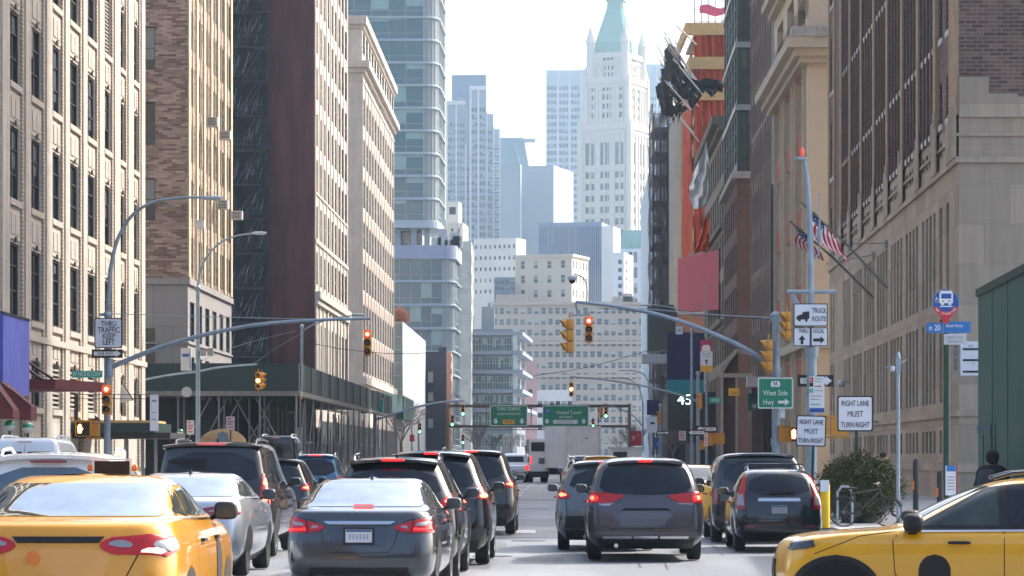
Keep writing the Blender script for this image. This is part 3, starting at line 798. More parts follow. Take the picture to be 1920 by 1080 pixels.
# gothic spired tower
DW = 1450.; th = math.atan(.427)
rt = thing('gothic_tower','white gothic skyscraper with green copper spire standing over the end of the street','building',((1175 - 960)/F*DW,DW,0))
of = ((1175 - 960)/F*DW,DW,0)
m_terra = M('terracotta_white',(.74,.68,.60),.7,var=.05,scale=.2)
wpn = M_pane('pane_gothic',dark=(.13,.16,.20),light=(.3,.32,.33),share=.2)
wall = MB(); orn = MB(); wins = []
def tier(p0,p1,ps,yt,yb,fc,sc_,rows,D=DW):
 b = ((p1 - 960)/F*D,D); sl = .427; k0 = (p0 - 960)/F; w_ = (b[0] - k0*D)/(1 + k0*sl); a = (b[0] - w_,D + sl*w_)
 sv = Vector((sl,1)).normalized(); k = upx(b,(b[0] + sv.x,b[1] + sv.y),ps); c = (b[0] + sv.x*k,b[1] + sv.y*k); d = (a[0] + sv.x*k,a[1] + sv.y*k)
 z0,z1 = zpy(yb,D),zpy(yt,D); Lf = math.hypot(a[0] - b[0],a[1] - b[1])
 r = [(zpy(y + h,D),zpy(y,D)) for y,h in rows]
 global wins
 wins += facade(wall,a,b,z0,z1,[(q[0]*Lf,q[1]*Lf) for q in fc],r,.5); wins += facade(wall,b,c,z0,z1,[(q[0]*k,q[1]*k) for q in sc_],r,.5)
 facade(wall,c,d,z0,z1,[],[]); facade(wall,d,a,z0,z1,[],[]); wall.face([(*p,z1) for p in (a,b,c,d)])
 for q in (a,b,c,d):
  orn.lathe([(1.5,z0),(1.5,z1 + 1.5),(1.1,z1 + 2),(0.05,z1 + 7)],(q[0],q[1],0),8)
 band(orn,[a,b,c,d],True,0,.9,z1 - 2.2,z1 + .4); band(orn,[a,b,c,d],True,0,.5,z1 - 4.5,z1 - 3.6)
 for e0,e1,n in ((a,b,5),(b,c,4)):
  Pq,Lq,_ = frame_of(e0,e1)
  for i in range(1,n*2): u = Lq*i/(n*2); wbox(orn,Pq,u - .22,u + .22,0.003,.55,z0,z1 - 4.5)
 return a,b,c,d,z1
fcA = [(.10,.19),(.22,.31),(.41,.47),(.48,.54),(.55,.61),(.71,.79),(.82,.90)]
scA = [(.15,.27),(.45,.53),(.56,.64),(.78,.88)]
base_rows = [(265,42)] + [(320 + 22*k,12) for k in range(16)]
tier(1088,1180,1224,232,855 + 8,fcA,scA,base_rows)
tier(1098,1176,1212,145,232,[(.14,.22),(.40,.46),(.48,.54),(.56,.62),(.80,.88)],[(.3,.4),(.55,.65)],[(158 + 17*k,10) for k in range(4)])
A,B,C_,D__,ztop = tier(1107,1172,1204,98,145,[(.36,.44),(.47,.55),(.58,.66)],[(.4,.5),(.55,.65)],[(105,9),(121,8),(134,7)])
# corner pinnacles stand clear of the top tier
for q in (A,B,C_,D__):
 orn.lathe([(2.0,ztop - 14),(2.0,ztop + 5),(2.5,ztop + 5.4),(2.2,ztop + 6.5),(.05,ztop + 14)],(q[0],q[1],0),8)
wall.build('wall',m_terra,rt,off=of); orn.build('pinnacle',m_terra,rt,off=of)
place_windows(rt,wins,ST_FAR,[wpn,wpn])
cx = (A[0] + C_[0])/2; cy = (A[1] + C_[1])/2; half = math.hypot(A[0] - cx,A[1] - cy)
mb = MB(); prof = [(half*.80,ztop),(half*.76,ztop + 6),(half*.36,ztop + 23),(half*.32,ztop + 27)]
def sqring(r,z): return [(cx + r*math.cos(th0),cy + r*math.sin(th0),z) for th0 in [math.atan2(A[1] - cy,A[0] - cx) + k*math.pi/2 + o_ for k in range(4) for o_ in (-.16,.16)]]
rings = [sqring(r,z) for r,z in prof + [(half*.40,ztop + 27.2),(half*.40,ztop + 28),(half*.25,ztop + 28.2),(half*.22,ztop + 36),(half*.05,ztop + 50)]]
for i in range(len(rings) - 1):
 for k in range(8): k2 = (k + 1) % 8; mb.face([rings[i][k],rings[i][k2],rings[i + 1][k2],rings[i + 1][k]])
mb.build('spire_roof',m_green,rt,off=of)
mb = MB(); fl_ = Vector((B[0] - A[0],B[1] - A[1])).normalized(); nn = Vector((fl_.y,-fl_.x))
for row,(z,r,n) in enumerate(((ztop + 2.5,.79,4),(ztop + 8,.70,4),(ztop + 12,.60,3),(ztop + 16,.49,3),(ztop + 20,.41,2))):
 for i in range(n):
  for (fx,ct) in ((fl_,nn),(Vector((-nn.x,-nn.y)),fl_)):
   q = Vector((cx,cy)) + ct*(half*.69*r) + fx*((i - (n - 1)/2)*half*1.05*r/n)
   mb.box((q.x,q.y,z),(1.0,1.0,1.6),0,rz=math.atan2(fl_.y,fl_.x))
mb.build('dormer',M('copper_dark',(.10,.22,.21),.7),rt,off=of)
# ------------------------------------------------------------------ right hand buildings
# near right: dark brick slab on a limestone base
cR = ((1798 - 960)/F*110,110.); fR = ((1555 - 960)/F*176,176.)
m_dkbrick = M_brick('brick_dark',(.085,.05,.04),(.22,.14,.105),(.22,.17,.14),bw=.46,bh=.15,ms=.02,stain=.25,bias=-.1)
m_dkbrick2 = M_brick('brick_dark_b',(.10,.065,.05),(.15,.10,.08),(.12,.09,.08),bw=.4,bh=.12,ms=.015,stain=.2)
m_tanst = M_stone('tan_pier',(.42,.29,.175),var=.1,bw=.8,bh=.5,streak=.15)
m_limeR = M_stone('limestone_gray',(.42,.345,.265),var=.14,bw=1.9,bh=1.5,ms=.012,streak=.16,joint=.72)
PR,LR,_ = frame_of(fR,cR)
HR = 33.0
zS = 12.9
pil = [upx(fR,cR,p) for p in (1579,1596,1617,1641,1666,1694,1724,1757)]
cw = []; bays = []
for i in range(len(pil) - 1):
 a_,b_ = pil[i] + .7,pil[i + 1] - .45
 n = 4; st_ = (b_ - a_)/n; bays.append((a_,b_))
 for k in range(n): cw.append((a_ + k*st_ + .38,a_ + (k + 1)*st_ - .1))
endw = [(1.0,2.1),(2.9,4.0),(LR - 6.6,LR - 5.6),(LR - 4.2,LR - 3.2)]
allc = sorted([c for c in cw + endw])
allc = [c for i,c in enumerate(allc) if i == 0 or c[0] > allc[i - 1][1] + .1]
brow = [(18.3 + 5.1*k,21.6 + 5.1*k) for k in range(3)]
pts = [cR,(60,110),(60,176),fR]
root,off = building('telephone_company_building','dark brick slab with tan piers on a limestone base, nearest building on the right','building',pts,zS + 1.6,HR,
 {3: (allc,[(14.9,16.6)] + brow,.10)},m_dkbrick,[m_pane,m_frame_dk,M('sill_white',(.62,.60,.56),.7)],dict(ST_ONE,sill=.15))
mb = MB(); wins = facade(mb,fR,cR,0,zS + 1.6,allc,[(1.9,2.8),(3.9,7.2),(7.9,11.6),(13.6,14.2)],.14)
facade(mb,cR,(60,110),0,zS + 1.6,[],[]); facade(mb,(60,176),fR,0,zS + 1.6,[],[])
mb.build('limestone_base',m_limeR,root,off=off); place_windows(root,wins,dict(nx=1,nz=3,bar=.05,frame=.04,proud=.03),[m_pane,m_frame_dk],limit=70)
mb = MB()
for u in pil: wbox(mb,PR,u - .42,u + .42,.003,.12,zS + 1.7,HR)
wbox(mb,PR,LR - 2.6,LR - .02,.003,.10,zS + 1.7,HR); wbox(mb,PR,LR - 8.2,LR - 7.2,.003,.1,zS + 1.7,HR); wbox(mb,PR,.02,.8,.003,.1,zS + 1.7,HR); wbox(mb,PR,4.3,5.0,.003,.1,zS + 1.7,HR)
wbox(mb,PR,LR - 6.8,LR - 2.7,.003,.08,22.0,23.2)
mb.build('tan_pier',m_tanst,root,off=off)
mb = MB()
for a_,b_ in bays:
 st_ = (b_ - a_)/4
 for k in range(5): wbox(mb,PR,a_ + k*st_ - .02,a_ + k*st_ + .26,.003,.09,zS + 1.7,HR)
mb.build('brick_fin',m_dkbrick2,root,off=off)
mb = MB(); band(mb,[fR,cR,(60,110)],False,0,.12,zS - .1,zS + .12); band(mb,[fR,cR,(60,110)],False,0,.10,zS + .9,zS + 1.0)
band(mb,[fR,cR,(60,110)],False,0,.06,1.2,1.55); band(mb,[fR,cR,(60,110)],False,0,.1,3.3,3.5)
# stepped stone stubs at the foot of the brick
for i,u in enumerate(pil):
 for q in range(3): wbox(mb,PR,u - .9 + q*.6,u - .32 + q*.6,.12,.17,zS + .12,zS + 1.9 + .35*((q + i) % 3))
for q in range(4): wbox(mb,PR,LR - 3.2 + q*.8,LR - 2.5 + q*.8 if q < 3 else LR,.10,.16,zS + .12,zS + 1.7 + q*.25)
for q in range(12): mb.bb(cR[0] + .0 + q*1.1,cR[0] + 1.1 + q*1.1,109.9,109.995,zS + 1.6,zS + 2.6 + (.5 if q == 0 else 0) - .12*min(q,6))
mb.build('stone_course',m_limeR,root,off=off)
for pq in (1622,1692):
 u = upx(fR,cR,pq); x,y,_ = PR(u,.2,0);
# cream corner building with big cornices
cA = ((1516 - 960)/F*195,195.); fA = ((1452 - 960)/F*226,226.)
m_creamR = M('cream_render',(.60,.485,.335),.8,var=.07,scale=.25,bump=.05)
m_creamR2 = M('cream_trim_stone',(.50,.42,.31),.8,var=.1,scale=.6)  # slightly darker cream for cornices, pilasters and pediment
PA,LA,_ = frame_of(fA,cA)
rA = [(18.9 + 5.2*k - 5.2*3,22.3 + 5.2*k - 5.2*3) for k in range(6)] + [(31.2,34.2)]
colsA = ncols(LA,3,6.0,3.0,2.6)
root,off = building('cream_building','cream rendered corner building with heavy cornice and red panels under its windows, behind the flags','building',
 [cA,(40,195),(40,226),fA],0,44,{3: (colsA,rA,.5)},m_creamR,[m_pane,m_frame_dk],ST_PAIR)
mb = MB()
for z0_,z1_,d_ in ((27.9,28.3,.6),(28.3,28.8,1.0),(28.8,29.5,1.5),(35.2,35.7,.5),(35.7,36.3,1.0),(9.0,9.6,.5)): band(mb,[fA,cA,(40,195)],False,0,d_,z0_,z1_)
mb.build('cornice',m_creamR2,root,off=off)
mb = MB()
for k in range(20): mb.bb(cA[0] + .4 + k*.9,cA[0] + .85 + k*.9,193.3,193.5,29.5,30.2)
mb.bb(cA[0] - 1.3,40,193.4,194.6,29.5,30.15); mb.build('parapet',M('parapet_gray',(.38,.36,.33),.9,var=.2),root,off=off)
for c in colsA:
 for r_ in rA[1:]: mb = MB(); wbox(mb,PA,c[0] + .1,c[1] - .1,-.1,.06,r_[0] - 1.75,r_[0] - .1); mb.build('red_spandrel',M('red_panel',(.36,.085,.05),.7,var=.15),root,off=off)
mb = MB()
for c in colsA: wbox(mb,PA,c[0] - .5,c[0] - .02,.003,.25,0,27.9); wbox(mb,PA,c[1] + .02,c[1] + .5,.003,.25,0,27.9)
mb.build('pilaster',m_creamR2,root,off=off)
# brown striped block
cB = ((1446 - 960)/F*228,228.); fB = ((1409 - 960)/F*251,251.)
m_brownst = M_stone('brown_stone',(.235,.165,.125),var=.12,bw=1,bh=.6,streak=.25)
PB,LB,_ = frame_of(fB,cB)
root,off = building('brown_pier_building','slim brown block with continuous vertical piers beside the cream corner building','building',
 [cB,(34,228),(34,251),fB],0,50,{3: (ncols(LB,8,1.7,.7,.7),[(1,4.5)] + [(5.5 + 3.9*k,8.2 + 3.9*k) for k in range(11)],.08)},m_brownst,[m_panebr,m_frame_dk],ST_ONE)
mb = MB()
for k in range(9): u = .4 + k*(LB - .8)/8; wbox(mb,PB,u - .3,u + .3,.003,.09,5,50)
for k in range(11): mb2_ = None; [wbox(mb,PB,c[0] - .1,c[1] + .1,.003,.06,4.9 + 3.9*k,5.4 + 3.9*k) for c in ncols(LB,8,1.7,.7,.7)] if k % 3 == 0 else None
mb.build('pier',m_brownst,root,off=off)
mb = MB(); mb.bb(cB[0] + .003,34,227.9,227.99,zpy(345,228),50); mb.build('pale_party_wall',M('pale_wall',(.50,.50,.50),.8,var=.05),root,off=off)
mb = MB(); mb.bb(cB[0] + .003,34,227.86,227.98,2,zpy(347,228)); mb.build('teal_glazing',M('teal_glass',(.02,.085,.095),.2,var=.3,scale=.5),root,off=off)
# dark green glazed block on a brown brick base
cC = ((1382 - 960)/F*262,262.); fC = ((1358 - 960)/F*288,288.)
m_gm = M('green_metal',(.02,.035,.042),.4,var=.1)
m_gglass = M_pane('pane_green',dark=(.018,.05,.045),light=(.05,.10,.085),share=.3,rough=.1)
PC,LC,_ = frame_of(fC,cC)
z5 = zpy(320,262)
rowsC = [(z5 + .8 + 5.6*k,z5 + 5.3 + 5.6*k) for k in range(5)]
root,off = building('green_glass_building','dark green glazed block on a brown brick base right of the orange wrapped tower','building',
 [cC,(30,262),(30,288),fC],z5,60,{0: (ncols(30 - cC[0],6,1.1,.35,.3),rowsC,.1),3: (ncols(LC,5,4.2,.5,.5),rowsC,.08)},m_gm,[m_gglass,m_gm],dict(nx=2,nz=3,bar=.07,frame=.05))
mb = MB(); mbr = M_brick('brick_brown',(.105,.055,.04),(.14,.075,.055),(.09,.06,.05),bw=.4,bh=.14,stain=.25)
wins = facade(mb,fC,cC,0,z5,ncols(LC,6,2.6,.8,.8),[(1,4.5)] + [(6 + 4.1*k,8.8 + 4.1*k) for k in range(5)],.1); facade(mb,cC,(30,262),0,z5,[],[]); facade(mb,(30,288),fC,0,z5,[],[])
mb.build('brick_base',mbr,root,off=off); place_windows(root,wins,ST_ONE,[m_pane,m_frame_dk])
mb = MB(); band(mb,[fC,cC,(30,262)],False,0,.5,z5 - .7,z5 - .1)
mb.build('cornice',M('cornice_gray',(.28,.27,.26),.8),root,off=off)
mb = MB()
for k in range(5): band(mb,[fC,cC,(30,262)],False,0,.18,z5 + 5.4 + 5.6*k,z5 + 5.9 + 5.6*k)
mb.build('floor_edge',M('edge_metal',(.22,.25,.26),.35),root,off=off)
# gray ornate front
cD = ((1357 - 960)/F*291,291.); fD = ((1321 - 960)/F*334,334.)
PD,LD,_ = frame_of(fD,cD)
m_grayor = M_stone('ornate_gray',(.24,.215,.17),var=.12,bw=1,bh=.6,streak=.25)
root,off = building('ornate_building','gray stone front with bracketed cornice left of the green glazed block','building',
 [cD,(30,291),(30,334),fD],0,35.4,{3: (ncols(LD,9,3.0,.8,.8),[(1,5)] + [(6.5 + 4.7*k,10 + 4.7*k) for k in range(6)],.09)},m_grayor,[m_pane,m_frame_dk],ST_PAIR)
mb = MB()
for z0_,z1_,d_ in ((34.2,34.7,.5),(34.7,35.6,1.2),(24.5,25.0,.4),(15,15.4,.4)): band(mb,[fD,cD],False,0,d_,z0_,z1_)
mb.build('cornice',M('cornice_dark',(.14,.125,.10),.8),root,off=off)
# orange wrapped construction tower with catch nets
D0 = 338.; X = lambda px,D=D0: (px - 960)/F*D
m_or = M('orange_wrap',(.50,.07,.02),.75,var=.35,scale=.8,stretch=(1,1,.3),bump=.3)
m_rd = M('red_sheet',(.46,.045,.035),.7,var=.15)
m_ply = M('plywood',(.60,.38,.16),.8,var=.15)
m_slabc = M('slab_concrete',(.30,.27,.24),.9,var=.15)
off = (X(1330),D0,0)
root = thing('construction_tower','unfinished tower wrapped in orange sheeting with plywood edged floor slabs above the ornate gray front','construction site',off)
x0 = X(1298); x1 = 32.
mb = MB()
for k,y in enumerate((452,400,345,290,235,180,122,58)):
 z = zpy(y,D0); mb.bb(x0 + .3*(k % 2),x1,D0 + .3,D0 + 18,z - .35,z)
mb.build('floor_slab',m_slabc,root,off=off)
mb = MB()
for y,e in ((122,.4),(58,0),(180,.6)): z = zpy(y,D0); mb.bb(x0 - .5 + e,x1,D0 - .4,D0 + .28,z - .5,z + .9); mb.bb(x0 - .8 + e,x0 - .5 + e,D0 - .4,D0 + 18,z - .5,z + .9)
mb.build('plywood_edge',m_ply,root,off=off)
mb = MB()
for k in range(11):
 xx = x0 + .2 + k*1.0;
 P_ = [[(xx + .95*i/4,D0 + .1 + .25*math.sin(k*2 + i*1.6 + j*.5),zpy(470,D0) + j*1.9) for i in range(5)] for j in range(14)]
 mb.grid(P_)
for k in range(9):
 P_ = [[(x0 - .05 + .15*math.sin(k + i*2 + j*.7),D0 + .3 + k*2 + i*.48,zpy(470,D0) + j*1.9) for i in range(5)] for j in range(13)]
 mb.grid(P_)
mb.build('orange_sheeting',m_or,root,off=off,smooth=True)
mb = MB()
for k in range(6):
 xx = x0 + .4 + k*.75; z = zpy(58,D0) + .9
 mb.cyl((xx,D0 + .8,z - 6),(xx,D0 + .8,z - .2),.13,n=6)
mb.bb(x0 + 1.0,x1,D0 + 1.0,D0 + 1.2,zpy(120,D0),zpy(66,D0))
mb.build('red_sheeting',m_rd,root,off=off)
mb = MB()
z = zpy(58,D0)
for k in range(5): mb.cyl((X(1303) + k*.8,D0 + 1,z),(X(1303) + k*.8,D0 + 1,z + 5),.07,n=6)
for q in range(3): mb.beam((X(1303),D0 + 1,z + 1.2 + q*1.4),(X(1303) + 4,D0 + 1,z + 1.2 + q*1.4),.08)
mb.build('guard_rail',m_irongray,root,off=off)
mb = MB(); z = zpy(28,D0); mb.grid([[(X(1312) + i*.5,D0 + .6,z + 1.1 + .25*math.sin(i)) for i in range(7)],[(X(1312) + i*.5,D0 + .5,z + .1 + .2*math.sin(i + 1)) for i in range(7)]]); mb.build('pink_banner',M('pink_cloth',(.75,.12,.2),.7),root,off=off)
# white and orange tarpaulins
def cloth(name,label,cat,cols_,D,m,wav=.5,group=None):
 """cols_: list of (px, ytop, ybottom)"""
 off = (W(cols_[0][0],0,D).x,D,0); mb = MB(); n = 9
 P_ = []
 for j in range(n + 1):
  P_.append([W(c[0],c[1] + (c[2] - c[1])*j/n,D) + Vector((0,wav*math.sin(i*1.9 + j*.9),0)) for i,c in enumerate(cols_)])
 mb.grid(P_); o = mb.build(name,m,None,smooth=True,off=off); o.location = off
 return tag(o,label,cat,group)
# poles and nets, cantilevered out over the street
def catch_net(label,tips,roots,sag,D):
 r0 = roots[0]; off = (W(r0[0],r0[1],D).x,D,0)
 rt = thing('catch_net',label,'safety net',off,group='safety nets leaning out of the construction tower')
 mp = MB(); A_ = [W(p[0],p[1],D + i*2.2) for i,p in enumerate(tips)]; B_ = [W(p[0],p[1],D + i*2.2) for i,p in enumerate(roots)]
 for p,q in zip(A_,B_): mp.cyl(p,q,.10,n=6)
 mp.build('pole',M('pole_gray',(.42,.40,.40),.5),rt,off=off)
 mn = MB(); rows = []
 n = 14
 for i in range(len(A_)):
  for s_ in (0,.5):
   if i == len(A_) - 1 and s_: continue
   p = A_[i].lerp(A_[min(i + 1,len(A_) - 1)],s_); q = B_[i].lerp(B_[min(i + 1,len(A_) - 1)],s_)
   rows.append([p.lerp(q,t/n) + Vector((0,0,-sag*math.sin(math.pi*min(1,t/n*1.25))*(1 if s_ else .75) + .18*math.sin(t*2.1 + i))) for t in range(n)])
 random.seed(len(label)); rows = [[p + Vector((random.uniform(-.16,.16),random.uniform(-.5,.5),random.uniform(-.28,.28) - .25*(i % 2))) for i,p in enumerate(r_)] for r_ in rows]
 for i in range(len(rows) - 1):
  for j in range(n - 1):
   if random.random() > .10: mn.face([rows[i][j],rows[i][j + 1],rows[i + 1][j + 1],rows[i + 1][j]])
 for k in range(16):
  p = random.choice(random.choice(rows)); l_ = random.uniform(.5,1.9); mn.face([p,p + Vector((.25,0,-.1)),p + Vector((.1 + random.uniform(-.3,.3),.2,-l_))])
 mn.build('net',M('net_black',(.02,.018,.02),.95,var=.5,scale=1.5),rt,off=off,smooth=True)
catch_net('uppermost black safety net with bare poles pointing up left',[(1268,92),(1256,84),(1246,96),(1243,112)],[(1312,165),(1306,150),(1296,148),(1290,160)],1.0,330)
catch_net('large torn black safety net, second from the top of the orange tower',[(1262,110),(1248,120),(1240,132),(1240,148)],[(1318,178),(1308,182),(1300,190),(1292,196)],1.3,322)
catch_net('lowest black safety net bulging over the scaffolding',[(1246,150),(1234,156),(1229,170),(1234,186)],[(1296,206),(1288,210),(1278,214),(1270,218)],1.2,314)
cloth('safety_net','ragged black net slung across the face of the orange wrapped tower','safety net',[(1262,138,168),(1274,132,184),(1285,140,176),(1297,148,205),(1310,150,188),(1322,146,172),(1335,150,182),(1346,148,170),(1356,152,177)],328,MATS['net_black'],.9)
mb = MB(); random.seed(4)
for k in range(34):
 a = random.random(); t_ = Vector((1226 + 45*random.random(),55 + 135*random.random())); l_ = random.uniform(25,60); mb.cyl(W(t_.x,t_.y,327 - 8*a),W(t_.x + l_*.62,t_.y + l_*random.uniform(.7,1.1),333),random.uniform(.02,.05),n=4)
for p,q in (((1234,160),(1306,262)),((1232,178),(1302,250)),((1240,120),(1310,200)),((1246,70),(1300,155)),((1270,50),(1306,84)),((1284,130),(1316,170)),((1250,190),(1310,265))):
 mb.cyl(W(p[0],p[1],326),W(q[0],q[1],334),.09,n=6)
mb.build('outrigger_pole',M('pole_gray',(.42,.40,.40),.5),root,off=(X(1330),D0,0))
cloth('tarpaulin','white tarpaulin bulging from the front of the ornate gray building','tarpaulin',[(1293,345,372),(1301,325,392),(1309,303,392),(1317,290,388),(1324,262,378),(1328,292,352)],300,M('tarp_white',(.85,.85,.85),.8,var=.08),.6)
cloth('tarpaulin','bright orange tarpaulin hanging just above the red hoarding','tarpaulin',[(1302,468,476),(1310,448,474),(1317,425,472),(1323,405,470),(1330,398,470)],300,M('tarp_orange',(.80,.13,.03),.7,var=.12),.4)
# taupe slab and netted scaffolding further on
cE = ((1267 - 960)/F*376,376.)
m_taupe = M('taupe_render',(.40,.36,.29),.85,var=.1,scale=.2)
root,off = building('taupe_building','blank taupe wall slab between the netted scaffolding and the orange wrapped tower','building',
 [cE,(40,376),(42,440),(cE[0] + 1,440)],0,zpy(206,376),{},m_taupe,[m_pane,m_frame_dk],ST_ONE)
mb = MB(); mb.bb(cE[0] - .25,cE[0] + .5,375.6,376.2,0,zpy(206,376)); mb.bb(cE[0] + 1.9,cE[0] + 2.0,375.85,375.97,0,zpy(206,376)); mb.build('pilaster',m_taupe,root,off=off)
D0 = 400.; off = ((1226 - 960)/F*D0,D0,0)
root = thing('scaffold_tower','tall netted gray scaffolding with dark decks, left edge of the right hand row of buildings','scaffolding',off)
x0,x1 = (1226 - 960)/F*D0,(1267 - 960)/F*D0
mb = MB(); md = MB(); zt = zpy(212,D0)
for xx in (x0,x0 + 1.0,x0 + 2.0,x1 - .1):
 for yy in (D0,D0 + 3,D0 + 12): mb.cyl((xx,yy,0),(xx,yy,zt),.09,n=6)
zs_ = [zpy(y,D0) for y in (240,286,330,378,423,456,483,530,575,620,665,710,760)]
for z in zs_: md.bb(x0 - .1,x1,D0 - .1,D0 + 12,z - .35,z + .1)
for i,z in enumerate(zs_[:-1]): mb.beam((x0,D0 - .05,z),(x1,D0 - .05,z - 3),.07); mb.beam((x0,D0 - .05,z - 1.4),(x1,D0 - .05,z - 1.4),.06)
mb.build('scaffold_frame',m_iron,root,off=off); md.build('deck',M('deck_dark',(.07,.055,.055),.9),root,off=off)
m_net,nt,b_ = _mat('net_gauze'); b_.inputs['Base Color'].default_value = (.10,.085,.09,1); b_.inputs['Roughness'].default_value = .95
tcn = nt.nodes.new('ShaderNodeTexCoord'); nzn = nt.nodes.new('ShaderNodeTexNoise'); nzn.inputs['Scale'].default_value = .35
mrn = nt.nodes.new('ShaderNodeMapRange'); mrn.inputs[1].default_value = .4; mrn.inputs[2].default_value = .6; mrn.inputs[3].default_value = .45; mrn.inputs[4].default_value = .95
nt.links.new(tcn.outputs['Object'],nzn.inputs['Vector']); nt.links.new(nzn.outputs[0],mrn.inputs[0]); nt.links.new(mrn.outputs[0],b_.inputs['Alpha'])
mb = MB(); rows_ = 40
mb.grid([[(x0 - .15 + (x1 - x0 + .2)*i/8,D0 - .3 + .15*math.sin(i*2 + j),2 + (zt - 2)*j/rows_) for i in range(9)] for j in range(rows_ + 1)])
mb.grid([[(x0 - .2 + .12*math.sin(j*1.3 + i),D0 - .3 + i*1.5,2 + (zt + 1.5 - 2)*j/rows_) for i in range(9)] for j in range(rows_ + 1)])
mb.build('gauze_net',m_net,root,off=off,smooth=True)
root,off2 = building('gray_infill_building','gray building behind the netted scaffolding with low white shopfront','building',[(x0 + 1.2,D0 + 14),(40,D0 + 14),(42,520),(x0 + 3.5,520)],0,zpy(260,414),{0: (ncols(40 - x0 - 1.2,10,1.0),[(4 + 3.6*k,6 + 3.6*k) for k in range(9)])},m_bl,[m_pane_b,m_frame_wh],ST_ONE)
# hoarding board, dark billboard and banner below the orange tower
def board(name,label,cat,corners,D,m,thick=.35,group=None,frame=None,children=None):
 """corners: 4 photo points TL,TR,BR,BL; at depth(s) D"""
 Ds = D if isinstance(D,(list,tuple)) else [D]*4
 pts = [W(p[0],p[1],d) for p,d in zip(corners,Ds)]; off = (pts[3].x,pts[3].y,pts[3].z)
 mb = MB(); nrm = (pts[1] - pts[0]).cross(pts[2] - pts[1]).normalized()
 if nrm.y > 0: nrm = -nrm
 back = [p - nrm*thick for p in pts]
 mb.face(pts[::-1]); mb.face(back)
 for i in range(4): j = (i + 1) % 4; mb.face([pts[i],pts[j],back[j],back[i]])
 o = mb.build(name,m,None,off=off); o.location = off
 return tag(o,label,cat,group)
board('hoarding_panel','big plain crimson hoarding fixed high over the right pavement','hoarding',[(1271,484),(1349,468),(1349,580),(1271,586)],[330,300,300,330],M('crimson_sheet',(.40,.045,.085),.7,var=.08,scale=.6),1.0)
board('hoarding_panel','black end panel on the right edge of the crimson hoarding','hoarding',[(1348,466),(1354,468),(1354,600),(1348,603)],299,M('black_sheet',(.02,.02,.022),.7))
board('brick_facade','small orange brown brick front directly below the crimson hoarding','brick front',[(1272,590),(1348,588),(1348,640),(1272,640)],345,M_brick('brick_orange',(.30,.14,.09),(.38,.2,.13),(.2,.14,.1),bw=.5,bh=.2),6)
board('billboard','dark blank billboard box beside the crimson hoarding','billboard',[(1215,572),(1262,571),(1300,650),(1215,660)],352,M('billboard_dark',(.025,.045,.05),.6,var=.1),3)
rtb = board('banner','tall navy blue banner with a turquoise band along its foot','banner',[(1251,622),(1320,624),(1320,712),(1251,712)],290,M('navy_cloth',(.018,.018,.09),.7,var=.08),.3)
mb = MB(); p = W(1251,738,290); q = W(1320,712,290); mb.bb(0,q.x - p.x,-.02,.28,p.z - W(0,712,290).z,0); mb.bb(0,q.x - p.x,-.02,.2,p.z - W(0,712,290).z - .1,p.z - W(0,712,290).z - .003,1)
mb.build('turquoise_band',[M('turq',(.02,.27,.33),.6,var=.08),m_iron],rtb)
mb = MB(); pts_ = [W(x,y,289.6) for x,y in ((1225,705),(1250,705))]
# dark shopfront under it with the lit "45"
root,off = building('shopfront_building','dark shopfront block below the navy banner with lit number sign','building',[((1252 - 960)/F*292,292),(21.5,292),(22,334),((1246 - 960)/F*330,334)],0,zpy(735,292),{0: ([(.3,1.4),(1.7,2.8),(3.2,4.4)],[(.4,3.2)]),3: (ncols(40,8,3),[(.5,3.2)],.1)},M('shop_dark',(.035,.032,.035),.7,var=.2),[m_pane,m_frame_dk],ST_ONE)
text_mesh('number_sign','45',1.5,M('lit_mint',(.6,.9,.85),.5,var=0,emit=1.2),root,Matrix.Translation(W(1284,750,290.5) - Vector(off)) @ Matrix.Rotation(R(90),4,'X'),.05)
mb = MB()
for (p0,p1,y0,y1) in ((1204,1250,664,680),):
 a = W(p0,y1,300); b = W(p1,y0,300); mb.bb(a.x,b.x,300,304,a.z,b.z)
mb.build('awning_box',m_slab,root,off=off)
# pedimented portal and columned front low on the right
D0 = 236.; off = ((1352 - 960)/F*D0,D0,0); X = lambda px,D=D0: (px - 960)/F*D
root = thing('portal','low brown stone portal with pale pediment in front of the green glazed block','portal',off)
mb = MB(); mb.bb(X(1352),X(1384),D0 + .3,D0 + 6,0,zpy(706,D0)); mb.prism([(X(1352),zpy(706,D0)),(X(1384),zpy(706,D0)),(X(1384),zpy(664,D0)),(X(1380),zpy(662,D0))],'y',D0 + .3,D0 + 6)
mb.build('wall',MATS['brick_brown'],root,off=off)
mb = MB(); mb.beam((X(1350),D0,zpy(692,D0)),(X(1381),D0,zpy(658,D0)),.8,.3); mb.beam((X(1381),D0,zpy(658,D0)),(X(1412),D0,zpy(664,D0)),.8,.3)
mb.bb(X(1350),X(1412),D0 - .3,D0 + .25,zpy(708,D0),zpy(700,D0)); mb.bb(X(1352),X(1356),D0 - .2,D0 + .25,0,zpy(708,D0)); mb.bb(X(1379),X(1383),D0 - .2,D0 + .25,0,zpy(708,D0))
mb.build('pediment',m_creamR2,root,off=off)
root = thing('columned_shopfront','brown shopfront with dark fluted columns and white frieze behind the green highway sign','shopfront',(X(1420,222),222,0)); off = (X(1420,222),222,0)
D0 = 222.; mb = MB(); mb.bb(X(1384),X(1452),D0 + .6,D0 + 5,0,zpy(720,D0)); mb.build('wall',MATS['brick_brown'],root,off=off)
mb = MB(); mb.bb(X(1374),X(1452),D0 - .4,D0 + .55,zpy(726,D0),zpy(706,D0)); mb.build('frieze',M('frieze_pale',(.52,.50,.46),.7,var=.1),root,off=off)
